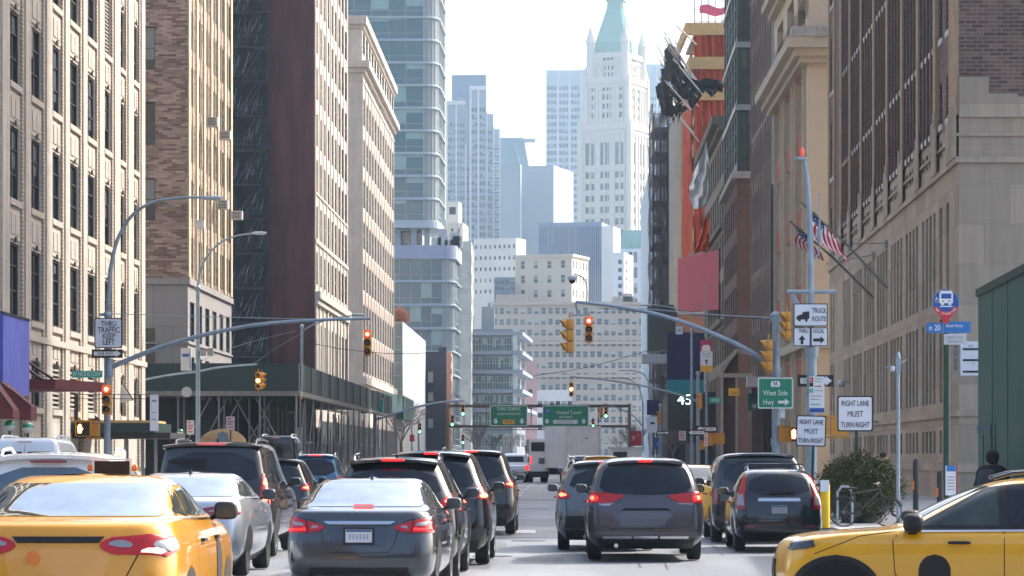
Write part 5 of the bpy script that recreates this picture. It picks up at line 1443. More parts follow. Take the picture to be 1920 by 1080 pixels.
def sedan_common(root,sh,L,pm,deck,rg,glass,w,H,mir=None,gw=0.):
 zt,zb = H - .075,deck + .065
 patch_obj(root,sh,'rear_window','rear',rcorn([(-(w - .165 + gw),zb - .015),(w - .165 + gw,zb - .015),(w - .30,zt + .01),(-(w - .30),zt + .01)],.05),glass,.006,0,nu=24)
 z0,z1 = deck + .02,H - .10; hf = L - 1.55
 patch_obj(root,sh,'side_window','right',[(rg + .95,z0 + .01),(rg + 1.62,z0),(rg + 1.60,z1),(rg + 1.1,z1 - .01)],m_glass_in,.006,0,True)
 patch_obj(root,sh,'side_window','right',[(rg + 1.70,z0),(hf + .10,z0 - .015),(hf - .62,z1),(rg + 1.68,z1)],m_glass_in,.006,0,True)
 patch_obj(root,sh,'quarter_window','right',[(rg + .38,z0 + .06),(rg + .88,z0 + .01),(rg + 1.02,z1 - .03),(rg + .86,z1 - .07)],m_glass_in,.006,0,True)
 patch_obj(root,sh,'windscreen','front',[(-(w - .2),zb),(w - .2,zb),(w - .34,zt),(-(w - .34),zt)],m_glass,.005,0)
 lines_obj(root,sh,[(s_,[(rg + .98,.34),(rg + .92,.75),(rg + .96,z0)]) for s_ in ('right','left')] + [(s_,[(rg + 1.66,.30),(rg + 1.66,z1)]) for s_ in ('right','left')] + [(s_,[(hf + .2,.34),(hf + .26,z0 - .05)]) for s_ in ('right','left')])
 tr = MB()
 for s_ in ('right','left'): sh.line(tr,s_,[(rg + .40,z0 + .03),(rg + .9,z1 - .02),(rg + 1.15,z1 + .03),(hf - .62,z1 + .03)],.018,.010)
 for s_ in ('right','left'): sh.line(tr,s_,[(rg + .40,z0 + .02),(rg + 1.6,z0 - .02),(hf + .15,z0 - .03)],.014,.010)
 tr.build('window_trim',m_chrome,root)
 hb = MB()
 for sg in (1,-1):
  for y in (rg + 1.28,hf - .42): p = sh.side(y,.92,sg); hb.box((p.x + sg*.016,p.y,.92),(.035,.19,.028))
 hb.build('door_handle',pm,root)
 mirrors(root,sh,hf - .12,deck - .02,mir or pm)
 patch_obj(root,sh,'headlight','front',[(w - .5,.62),(w - .1,.68),(w - .06,.78),(w - .45,.70)],m_lampw,.008,1,True)
# ---- near left yellow sedan taxi
L = 4.88; sh = Shell(lv_sedan(L,1.46,.92,1.09,.62),bow_r=.12,rr=.30)
T = car('taxi','yellow sedan taxi with black roof sign, nearest car on the left','taxi',sh,103,25.0,1010,m_yel,(1.1,1.1,1.1),'yellow taxis',wheels=(1.05,3.88),rim=m_rimd)
sedan_common(T,sh,L,m_black,1.09,.62,m_glass_lt,.92,1.46,m_black)
lights(T,sh,[('rear',[(.30,.93),(.40,.86),(.62,.835),(.905,.83),(.905,.995),(.80,1.01),(.44,1.0)],m_red,.012,1),
 ('rear',[(.38,.925),(.46,.905),(.60,.905),(.55,.96),(.42,.96)],m_lampw,.018,1),('rear',[(.64,.855),(.84,.85),(.80,.90),(.66,.90)],m_lampw_on,.019,1),('rear',[(.72,.90),(.90,.86),(.90,.98),(.76,.97)],m_lampw,.0185,1)])
patch_obj(T,sh,'trim_bar','rear',[(-.32,.945),(.32,.945),(.36,.99),(-.36,.99)],m_black,.012)
mb = MB(); p = sh.rear(-.18,.855); mb.cyl((-.18,p.y - .035,.83),(-.18,p.y + .02,.83),.055,n=20); mb.build('amber_light',m_orange,T,smooth=40)
lines_obj(T,sh,[('rear',[(-.60,.99),(-.62,.84),(-.5,.60),(-.42,.53),(0,.515),(.42,.53),(.5,.60),(.62,.84),(.66,.99)]),('rear',[(-.9,.50),(.9,.50)],.008)])
patch_obj(T,sh,'plate_recess','rear',[(-.34,.62),(.34,.62),(.42,.82),(.38,.90),(-.38,.90),(-.42,.82)],paint('taxi_yellow_pale',(.72,.34,.05),0,.4),.004,1)
for fc in ('right','left'): patch_obj(T,sh,'door_disc',fc,[(3.05 + .21*math.cos(a),.70 + .21*math.sin(a)) for a in [k*math.pi/10 for k in range(20)]],m_black,.006)
S = thing('roof_sign','black roof sign with white frame and amber lamps on the near yellow sedan taxi','roof sign',(T.location.x + .72,T.location.y + 2.25,1.612),T.rotation_euler[2]);
S.location.x = (211 - 960)/F*28.2; S.location.y = 28.2
mb = MB(); mb.box((0,0,.075),(.34,.05,.13)); mb.build('panel',m_black,S)
mb = MB()
for xx in (-.18,.18): mb.box((xx,0,.08),(.02,.08,.17))
mb.box((0,0,.155),(.34,.08,.016)); mb.box((0,0,.004),(.34,.08,.01)); mb.build('frame',m_wht,S)
for xx in (-.215,.215): mb = MB(); superq(mb,(xx,0,.075),(.028,.03,.035),.7,8); mb.build('amber_lamp',m_orange,S,smooth=True)
# ---- silver sedan
L = 4.9; sh = Shell(lv_sedan(L,1.455,.92,1.08,.60),bow_r=.12,rr=.30)
T = car('sedan','silver sedan between the yellow taxi and the slate gray sedan','car',sh,327,42.6,1072,m_silver,(1.05,1.03,1.05),'cars queueing in the left lanes',wheels=(1.05,3.9),rim=m_rimd)
sedan_common(T,sh,L,m_silver,1.08,.60,m_glass_lt,.92,1.455,m_blk)
lights(T,sh,[('rear',[(.32,.95),(.42,.86),(.905,.86),(.905,1.0),(.46,1.0)],m_reddull,.012,1),('rear',[(.45,.91),(.86,.90),(.84,.96),(.48,.95)],m_lampw,.018,1)])
fin(T,1.75,1.44); plate(T,sh,0,.78)
lines_obj(T,sh,[('rear',[(-.6,.99),(-.5,.55),(.5,.55),(.6,.99)])])
# ---- slate gray sedan (centre)
L = 4.87; sh = Shell(lv_sedan(L,1.50,.915,1.10,.66),bow_r=.13,rr=.27)
T = car('sedan','slate gray sedan with pale blue licence plate and chrome strip, front of the middle queue','car',sh,672,36.0,1190,m_gr,(1,1,1),'cars queueing in the left lanes',wheels=(1.02,3.84))
sedan_common(T,sh,L,m_gr,1.10,.66,m_glass_lt,.915,1.50)
lights(T,sh,[('rear',[(.42,.905),(.52,.845),(.66,.835),(.905,.835),(.905,1.03),(.86,1.035),(.70,.995),(.52,.945)],m_red,.014,0),
 ('rear',[(.66,.86),(.88,.85),(.87,.885),(.67,.895)],m_redon,.020,0),('rear',[(.68,.92),(.80,.92),(.84,.975),(.72,.965)],m_lampw,.0195,0),('rear',[(.50,.895),(.60,.885),(.58,.925),(.53,.925)],m_lampw,.0195,0),('rear',[(.635,.838),(.648,.838),(.668,.985),(.655,.985)],m_gap,.0205,0)])
patch_obj(T,sh,'chrome_strip','rear',[(-.38,.935),(.38,.935),(.44,.965),(.44,.975),(-.44,.975),(-.44,.965)],m_chrome,.022)
plate(T,sh,0,.80,wd=.33,ht=.17)
patch_obj(T,sh,'plate_recess','rear',[(-.30,.67),(.30,.67),(.40,.92),(-.40,.92)],paint('paint_slate_b',(.045,.06,.08),.5,.35),.003)
lines_obj(T,sh,[('rear',[(-.86,1.04),(-.60,.995),(-.50,.93),(-.44,.72),(-.36,.60),(0,.59),(.36,.60),(.44,.72),(.50,.93),(.60,.995),(.86,1.04)])])
patch_obj(T,sh,'lower_bumper','rear',[(-.66,.24),(.66,.24),(.60,.41),(-.60,.41)],m_black,.01)
patch_obj(T,sh,'bumper_strip','rear',[(-.52,.31),(.52,.31),(.52,.325),(-.52,.325)],m_chrome,.02)
brake_bar(T,(0,sh.rear(0,1.17).y - .02,1.17),.26,.02)
exhaust(T,.52,.05); exhaust(T,-.52,.05); fin(T,1.9,1.485,m_gr)
# ---- big black SUV on the left
L = 5.7; H = 1.95; sh = Shell(lv_suv(L,H,1.02,1.15,.16,.13),bow_r=.05,rr=.16,rf=.3)
T = car('sport_utility_vehicle','large square black SUV with tall red tail lamps behind the silver sedan','car',sh,393,51,1050,m_blk2,(1.03,1,1.04),'cars queueing in the left lanes',wheels=(1.25,4.7),wr=.40)
suv_common(T,sh,L,H,1.02,1.15,m_blk2,m_glass,m_blk,slant=.16,tumble=.13)
lights(T,sh,[('rear',[(.83,.90),(1.0,.90),(.975,1.42),(.86,1.42)],m_red,.014,0),('rear',[(.87,1.22),(.96,1.22),(.95,1.34),(.88,1.34)],m_redhot,.02,1),('rear',[(.87,.94),(.96,.94),(.955,1.10),(.875,1.10)],m_redhot,.02,1)])
spoiler(T,sh,H - .02,.30,.84,.3,m_blk); brake_bar(T,(.0,.27,H - .03),.5,.045,m_=M('brake_pale',(.5,.1,.1),.3,var=.2,emit=.3)); fin(T,1.3,H - .02)
wiper(T,sh,1.25,-.35,.25)
# ---- black crossover partly hidden behind the slate sedan
def crossover(label,px,D,V,pm,L=4.6,H=1.70,w=.92,belt=1.06,slant=.34,sc=(1,1,1),rm=m_chrome,group='cars queueing in the left lanes',name='crossover',lit=True,hi=.0,glass=None,wheels=(.95,None),wr=.35,lamp=None,bar=.34,cat='car',tumble=.2):
 sh = Shell(lv_suv(L,H,w,belt,slant,tumble),bow_r=.10,rr=.24)
 T = car(name,label,cat,sh,px,D,V,pm,sc,group,wheels=wheels,wr=wr)
 suv_common(T,sh,L,H,w,belt,pm,glass or m_glass,rm,slant=slant,tumble=tumble)
 zl = 1.0 + hi
 lights(T,sh,lamp or [('rear',[(w - .30,zl - .06),(w - .1,zl - .11),(w - .01,zl - .07),(w - .02,zl + .12),(w - .14,zl + .10)],m_red,.014,1),('rear',[(w - .20,zl - .04),(w - .07,zl - .05),(w - .07,zl + .03),(w - .19,zl + .02)],m_redhot if lit else m_lampw,.021,1)])
 spoiler(T,sh,H - .02,slant + .08,w - .32,.3,pm)
 if bar: brake_bar(T,(0,slant + .05,H - .035),bar,.03,on=lit)
 lines_obj(T,sh,[('rear',[(-w + .18,belt),(-w + .2,.62),(-w + .32,.5),(w - .32,.5),(w - .2,.62),(w - .18,belt)])])
 return T,sh
T,sh = crossover('black crossover with silver roof rails right behind the slate gray sedan',733,41.9,1150,m_blk,H=1.76,w=.95,belt=1.12,hi=.14,wr=.36)
fin(T,1.2,1.74)
T,sh = crossover('tall black crossover with boomerang tail lamps, in front of the rail roofed crossover',805,47.6,1110,m_blk,H=1.86,w=.96,belt=1.16,slant=.30,rm=None,hi=.17,wr=.37,bar=.22,
 lamp=[('rear',[(.58,1.20),(.80,1.08),(.955,1.06),(.945,1.25),(.80,1.30)],m_red,.014,0),('rear',[(.62,1.19),(.80,1.22),(.78,1.27),(.70,1.24)],m_lampw,.02,0),('rear',[(.80,1.10),(.93,1.10),(.925,1.17),(.81,1.17)],m_redhot,.02,1)])
wiper(T,sh,1.26,-.3,.25); plate(T,sh,-.25,.86)
T,sh = crossover('black SUV at the right end of the left queue, beside the empty lane',882,66,1085,m_blk2,L=5.0,H=1.92,w=1.0,belt=1.18,slant=.26,hi=.16,wr=.40,rm=m_chrome,bar=.3)
T,sh = crossover('small dark crossover squeezed between the big black SUV and the blue backed crossover',512,73,1050,m_navyp,H=1.72,w=.92,hi=.0,rm=None,bar=.22)
T,sh = crossover('white roofed crossover with bright blue tailgate in the far left lane',590,100,1060,paint('paint_blue_wrap',(.02,.13,.24),.1,.3),H=1.84,w=.94,rm=m_chrome,bar=.5)
patch_obj(T,sh,'roof_panel','rear',[(-.66,1.78),(.66,1.78),(.5,1.828),(-.5,1.828)],m_wht,.03)
T,sh = crossover('white crossover with roof rails directly behind the yellow sedan taxi',77,33,1010,m_wht,H=1.82,w=.98,belt=1.12,slant=.42,sc=(1.02,1,1),hi=.1,lit=False,bar=0,glass=M('car_glass_teal',(.03,.07,.10),.05,0,var=.4,scale=1.2,spec=2.2),rm=m_wht)
brake_bar(T,(0,.50,1.72),.42,.028,on=False); fin(T,1.1,1.8,m_wht,.11)
# ---- white van and dark van at the left kerb
def vanlv(L,H,w=1.0): return [(.25,.2,L - .3,w - .12),(.4,.04,L - .05,w - .02),(.7,0,L,w),(1.1,.02,L - .12,w),(1.25,.03,L - .75,w - .01),(1.5,.05,L - 1.1,w - .03),(H - .35,.10,L - 1.7,w - .10),(H - .12,.14,L - 2.1,w - .15),(H - .03,.22,L - 2.4,w - .26),(H,.5,L - 2.8,w - .45)]
def van(label,px,D,V,pm,L,H,w=1.0,group=None,lit=False,rack=False,name='van'):
 sh = Shell(vanlv(L,H,w),bow_r=.04,rr=.14,rf=.3)
 T = car(name,label,'van',sh,px,D,V,pm,(1,1,1),group,wheels=(1.1,None),wr=.36)
 for sg in (-1,1): patch_obj(T,sh,'rear_window','rear',sorted([(sg*.08,H - .85),(sg*.72,H - .85),(sg*.68,H - .38),(sg*.08,H - .38)],key=lambda q: (q[1],q[0] if q[1] < H - .6 else -q[0])),m_glass,.006,0)
 for (y0,y1) in ((.5,1.9),(2.1,3.1),(3.3,4.1)): patch_obj(T,sh,'side_window','right',[(y0,H - .85),(y1,H - .85),(y1 - .05,H - .38),(y0 + .05,H - .38)],m_glass,.006,0,True)
 patch_obj(T,sh,'windscreen','front',[(-.8,1.3),(.8,1.3),(.72,H - .4),(-.72,H - .4)],m_glass,.006,0)
 lights(T,sh,[('rear',[(w - .14,.8),(w - .03,.8),(w - .04,1.25),(w - .13,1.25)],m_red if lit else m_reddull,.012,0)])
 lines_obj(T,sh,[('rear',[(0,.4),(0,H - .2)])]); brake_bar(T,(0,.08,H - .12),.4,.04,on=lit,m_=None if lit else M('brake_faint',(.62,.40,.40),.4,var=.05))
 mirrors(T,sh,L - 1.5,1.25,m_black); patch_obj(T,sh,'lower_bumper','rear',[(-.9,.3),(.9,.3),(.9,.5),(-.9,.5)],m_black,.02)
 patch_obj(T,sh,'headlight','front',[(w - .3,.8),(w - .05,.8),(w - .05,1.05),(w - .3,1.0)],m_lampw,.008,1,True)
 if rack: rails(T,sh,.6,L - 2.2,H,w - .3,m_wht,.03)
 return T
van('white passenger van at the far left kerb behind the white crossover',45,78,1000,m_wht,5.4,2.28,rack=True)
van('tall dark panel van at the left kerb below the scaffold shed',517,137,1040,m_navyp,5.6,2.75,.98,rack=True)
# ---- right queue
L = 5.0; H = 1.755; sh = Shell([(.22,.28,L - .3,.80),(.34,.05,L - .08,.94),(.50,.0,L,.99),(.72,.03,L - .03,.995),(.92,.07,L - .12,.99),(1.03,.10,L - .5,.965),(1.10,.12,L - .95,.94),(1.35,.22,L - 1.45,.86),(1.58,.34,L - 1.9,.765),(1.68,.42,L - 2.2,.69),(1.735,.6,L - 2.6,.58),(H,.95,L - 3.0,.36)],bow_r=.10,rr=.22)
T = car('minivan','charcoal violet minivan with wide red tail lamps, front of the right queue','car',sh,1211,49.5,1035,m_wine,(1,.98,1),'cars queueing in the right lanes',wheels=(.98,4.0),wr=.35)
suv_common(T,sh,L,H,.99,1.10,m_wine,m_glass,None,mirror_m=m_blk,slant=.22,tumble=.16,glass_poly=[(-.80,1.16),(-.30,1.125),(.30,1.125),(.80,1.16),(.71,1.55),(.60,1.605),(-.60,1.605),(-.71,1.55)])
lights(T,sh,[('rear',[(.34,1.115),(.46,1.04),(.60,.985),(.985,.985),(.955,1.19),(.80,1.175)],m_red,.015,0),('rear',[(.80,1.02),(.93,1.02),(.92,1.12),(.80,1.11)],m_redon,.022,1),('rear',[(.86,1.035),(.91,1.035),(.905,1.095),(.86,1.095)],m_redhot,.027,1),('rear',[(.50,.968),(.80,.955),(.80,.985),(.58,.99)],m_lampw,.014,0)])
lines_obj(T,sh,[('rear',[(-.84,1.15),(-.80,.80),(-.78,.62),(-.60,.56),(.60,.56),(.78,.62),(.80,.80),(.84,1.15)]),('rear',[(-.9,.52),(.9,.52)])])
patch_obj(T,sh,'plate_recess','rear',[(-.50,.72),(.50,.72),(.38,.86),(-.38,.86)],paint('paint_wine_b',(.10,.09,.11),.4,.4),.004)
patch_obj(T,sh,'recess_lip','rear',[(-.42,.862),(.42,.862),(.36,.90),(-.36,.90)],m_gap,.012)
for a,b in ((-.72,-.24),(-.20,.20),(.24,.72)): patch_obj(T,sh,'chrome_strip','rear',[(a,.395),(b,.395),(b,.435),(a,.435)],m_chrome,.02,nu=8)
spoiler(T,sh,H - .035,.36,.64,.3,m_wine); brake_bar(T,(0,.34,H - .055),.24,.04); fin(T,1.5,H - .01,m_wht,.10); exhaust(T,-.5,.1)
patch_obj(T,sh,'badge','rear',[(-.76,.945),(-.60,.945),(-.60,.965),(-.76,.965)],m_chrome,.01)
T,sh = crossover('gray crossover half hidden left of the charcoal minivan',1137,55,1040,m_ltgr,H=1.70,w=.94,rm=m_chrome,group='cars queueing in the right lanes',hi=.06,bar=.25)
patch_obj(T,sh,'cladding','rear',[(-.9,.42),(.9,.42),(.86,.66),(-.86,.66)],m_black,.007); exhaust(T,-.4,.08)
# two black cars on the right
L = 4.57; H = 1.68; sh = Shell([(.22,.30,L - .3,.76),(.34,.05,L - .08,.87),(.50,0,L,.90),(.72,.02,L - .03,.91),(.95,.08,L - .2,.895),(1.06,.11,L - .9,.87),(1.12,.13,L - 1.15,.85),(1.36,.28,L - 1.6,.77),(1.54,.42,L - 2.0,.69),(1.62,.52,L - 2.3,.62),(1.665,.75,L - 2.7,.50),(H,1.05,L - 3.0,.3)],bow_r=.12,rr=.26)
T = car('crossover','small black crossover with roof bars and tall pillar lamps, parked furthest right','car',sh,1462,54.4,1030,m_navyp,(.9,.9,.92),'cars queueing in the right lanes',wheels=(.9,3.6),wr=.34)
suv_common(T,sh,L,H,.91,1.10,m_navyp,m_glass,m_chrome,mirror_m=m_blk,slant=.30,glass_poly=[(-.66,1.14),(.66,1.14),(.55,1.56),(-.55,1.56)])
lights(T,sh,[('rear',[(.70,.86),(.87,.86),(.86,1.10),(.72,1.56),(.64,1.56),(.70,1.2)],m_red,.014,0),('rear',[(.72,.94),(.85,.94),(.83,1.16),(.73,1.16)],m_lampw,.02,0),('rear',[(.71,.88),(.85,.88),(.85,.93),(.72,.93)],m_reddull,.0205,0)])
patch_obj(T,sh,'chrome_strip','rear',[(-.44,1.02),(.44,1.02),(.42,1.085),(-.42,1.085)],m_chrome,.02); plate(T,sh,0,.86,M('plate_old',(.50,.50,.46),.5,var=.1),.02,.32,.16,False)
patch_obj(T,sh,'reflector','rear',[(-.72,.50),(-.52,.50),(-.52,.535),(-.72,.535)],m_reddull,.012); patch_obj(T,sh,'reflector','rear',[(.52,.50),(.72,.50),(.72,.535),(.52,.535)],m_reddull,.012)
lines_obj(T,sh,[('rear',[(-.70,1.12),(-.68,.66),(.68,.66),(.70,1.12)])]); wiper(T,sh,1.18,-.2,.3)
for yy in (1.3,2.3):
 mb = MB(); mb.tube([(-.60,yy,H + .05),(-.55,yy,H + .09),(.55,yy,H + .09),(.60,yy,H + .05)],.016,8); mb.build('roof_bar',m_blk,T,smooth=True)
L = 5.1; H = 1.85; sh = Shell([(.24,.2,L - .3,.82),(.36,.03,L - .08,.93),(.6,0,L,.96),(.9,.02,L - .1,.955),(1.08,.04,L - .8,.94),(1.16,.05,L - 1.05,.93),(1.45,.10,L - 1.6,.87),(1.68,.17,L - 2.0,.80),(1.78,.24,L - 2.3,.72),(1.83,.4,L - 2.7,.60),(H,.8,L - 3.1,.4)],bow_r=.05,rr=.16)
T = car('minivan','boxy black minivan parked just beyond the small black crossover','car',sh,1424,60,1050,m_navyp,(1,1,1),'cars queueing in the right lanes',wheels=(1.0,4.1),wr=.35)
suv_common(T,sh,L,H,.96,1.14,m_navyp,m_glass,None,slant=.12,tumble=.1); lights(T,sh,[('rear',[(.82,.8),(.94,.8),(.93,1.12),(.84,1.12)],m_reddull,.012,0)])
spoiler(T,sh,H - .01,.2,.72,.2,m_chrome)
# cars glimpsed between the queues and farther away
def far_sedan(label,px,D,V,pm,group,taxi=False,lit=True):
 L = 4.8; sh = Shell(lv_sedan(L,1.46,.92,1.09,.65),bow_r=.12,rr=.28)
 T = car('taxi' if taxi else 'sedan',label,'taxi' if taxi else 'car',sh,px,D,V,pm,(1,1,1.08),group,wheels=(1.05,3.8))
 sedan_common(T,sh,L,pm,1.09,.65,m_glass,.92,1.46)
 lights(T,sh,[('rear',[(.5,.86),(.9,.84),(.9,1.0),(.56,.98)],m_red,.012,0),('rear',[(.7,.88),(.86,.88),(.86,.94),(.7,.94)],m_redon if lit else m_lampw,.018,0)])
 return T
far_sedan('yellow taxi with dark boot glimpsed between the charcoal minivan and the boxy black minivan',1292,68,1050,m_yel2,'yellow taxis',True)
T,sh = crossover('silver crossover farther up the right queue',1093,132,1040,m_silver,H=1.8,w=.94,rm=m_chrome,group='cars queueing in the right lanes',lit=False,bar=0)
T,sh = crossover('yellow crossover taxi showing only its roof above the gray crossover',1128,112,1040,m_yel,H=1.80,w=.94,rm=None,group='yellow taxis',name='taxi',cat='taxi',bar=0)
# ---- white pickup far ahead
D0 = 198.; L = 5.8; H = 1.95
sh = Shell([(.42,.3,L - .3,.86),(.55,.05,L - .08,.98),(.75,0,L,1.0),(1.05,.02,L - .06,1.0),(1.18,.04,L - .3,.985),(1.25,1.75,L - 1.3,.95),(1.30,2.0,L - 1.5,.93),(1.55,2.15,L - 1.8,.87),(1.80,2.3,L - 2.2,.79),(1.90,2.4,L - 2.4,.70),(H,2.7,L - 2.7,.5)],bow_r=.03,rr=.1)
T = car('pickup_truck','white pickup truck with black rear window alone far up the empty lane','truck',sh,962,D0,1060,m_wht,(1,1,1),None,wheels=(1.2,4.7),wr=.42)
patch_obj(T,sh,'rear_window','rear',[(-.72,1.36),(.72,1.36),(.66,1.76),(-.66,1.76)],m_glass,.008)
patch_obj(T,sh,'side_window','right',[(2.5,1.34),(4.0,1.34),(3.5,1.76),(2.6,1.76)],m_glass,.008,0,True)
lights(T,sh,[('rear',[(.84,.85),(.97,.85),(.97,1.15),(.84,1.15)],m_redon,.014,0)]); mirrors(T,sh,4.1,1.3,m_blk,s_=1.5)
patch_obj(T,sh,'bumper','rear',[(-.92,.55),(.92,.55),(.92,.72),(-.92,.72)],m_chrome,.05); plate(T,sh,0,.68,y_off=.07)
patch_obj(T,sh,'tailgate_panel','rear',[(-.75,.85),(.75,.85),(.75,1.12),(-.75,1.12)],m_silver,.012)
# ---- white box truck
def box_truck():
 D0 = 190.; x0 = (1060 - 960)/F*D0
 T = thing('box_truck','white box truck with tall gray roller rear door far up the road','truck',(x0,D0,.02),R(12),None)
 w_,L,H0,H1_ = 2.36,6.2,1.0,3.72
 mb = MB(); mb.bb(0,w_,0,L,H0,H1_); mb.build('cargo_box',M('box_white',(.80,.82,.84),.45,var=.08,scale=.8),T)
 mb = MB(); mb.bb(.12,w_ - .12,-.05,-.003,H0 + .12,H1_ - .12);
 for k in range(7): mb.bb(.13,w_ - .13,-.062,-.051,H0 + .3 + k*.34,H0 + .32 + k*.34)
 o = mb.build('roller_door',M('roller_gray',(.55,.56,.58),.5,var=.1),T)
 mb = MB(); mb.bb(w_*.55,w_*.62,-.09,-.064,2.9,2.96); mb.build('handle',m_black,o)
 mb = MB();
 for a in (0,w_ - .1): mb.bb(a,a + .1,-.075,-.001,H0,H1_)
 mb.bb(.1,w_ - .1,-.07,-.001,H1_ - .1,H1_); mb.bb(.1,w_ - .1,-.1,-.001,H0 - .1,H0 + .1); mb.build('door_frame',M('frame_lt',(.52,.53,.55),.5,var=.05),T)
 mb = MB(); mb.bb(.4,w_ - .4,.1,8.0,.55,.95); mb.build('chassis',m_black,T)
 mb = MB(); mb.prism([(L + .15,.6),(L + 2.2,.6),(L + 2.25,1.35),(L + 1.5,1.5),(L + 1.1,2.4),(L + .15,2.5)],'x',.15,w_ - .15); mb.build('cab',m_wht,T)
 mb = MB();
 for xx in (.1,w_ - .1): mb.bb(xx - .02 if xx > 1 else .12,xx + .0 if xx < 1 else w_ - .1,L + .4,L + 1.1,1.6,2.25)
 for xx in (.135,w_ - .135): mb.bb(xx - .01,xx + .01,L + .4,L + 1.15,1.6,2.2)
 mb.build('side_window',m_glass,T)
 for (y,xs_) in ((1.3,(.18,.5,w_ - .5,w_ - .18)),(L + 1.2,(.3,w_ - .3))):
  for xx in xs_: mb = MB(); mb.cyl((xx - .14,y,.48),(xx + .14,y,.48),.48,n=20); mb.build('wheel',m_tyre,T,smooth=40)
 for xx in (.1,w_ - .1): mb = MB(); mb.bb(xx - .07,xx + .07,-.13,-.101,.78,.92); mb.build('taillight',m_redon,T)
 mb = MB(); mb.bb(.2,w_ - .2,-.25,-.1,.45,.6); mb.build('bumper',m_black,T)
box_truck()
D0 = 196.; T = thing('utility_truck','white truck with dark upper rear glass between the pickup and the box truck','truck',((1010 - 960)/F*D0,D0,.02),R(3))
mb = MB(); mb.prism([(0,.75),(4.5,.75),(4.5,2.2),(3.9,2.85),(0,2.9)],'x',-.62,.62); mb.build('body',m_wht,T)
mb = MB(); mb.bb(-.5,.45,-.03,-.003,2.1,2.7); mb.build('rear_window',m_glass,T)
mb = MB(); mb.bb(.0,.5,-.03,-.003,1.25,1.65); mb.build('lettering_panel',M('panel_gray',(.14,.15,.17),.6),T)
for q in range(3): mb = MB(); mb.cyl((-.5,-.04,1.35 + q*.18),(-.5,-.003,1.35 + q*.18),.06,n=10); mb.build('taillight',m_redon,T)
mb = MB(); mb.bb(-.66,.66,-.3,-.005,.35,.74); mb.build('bumper',m_black,T)
for xx in (-.48,.48):
 for y in (.6,3.6): mb = MB(); mb.cyl((xx - .12,y,.42),(xx + .12,y,.42),.42,n=18); mb.build('wheel',m_tyre,T,smooth=40)
mb = MB(); mb.bb(-.72,-.64,3.4,3.5,2.1,2.5); mb.bb(-.66,-.61,3.42,3.46,2.2,2.25); mb.build('mirror',m_black,T)
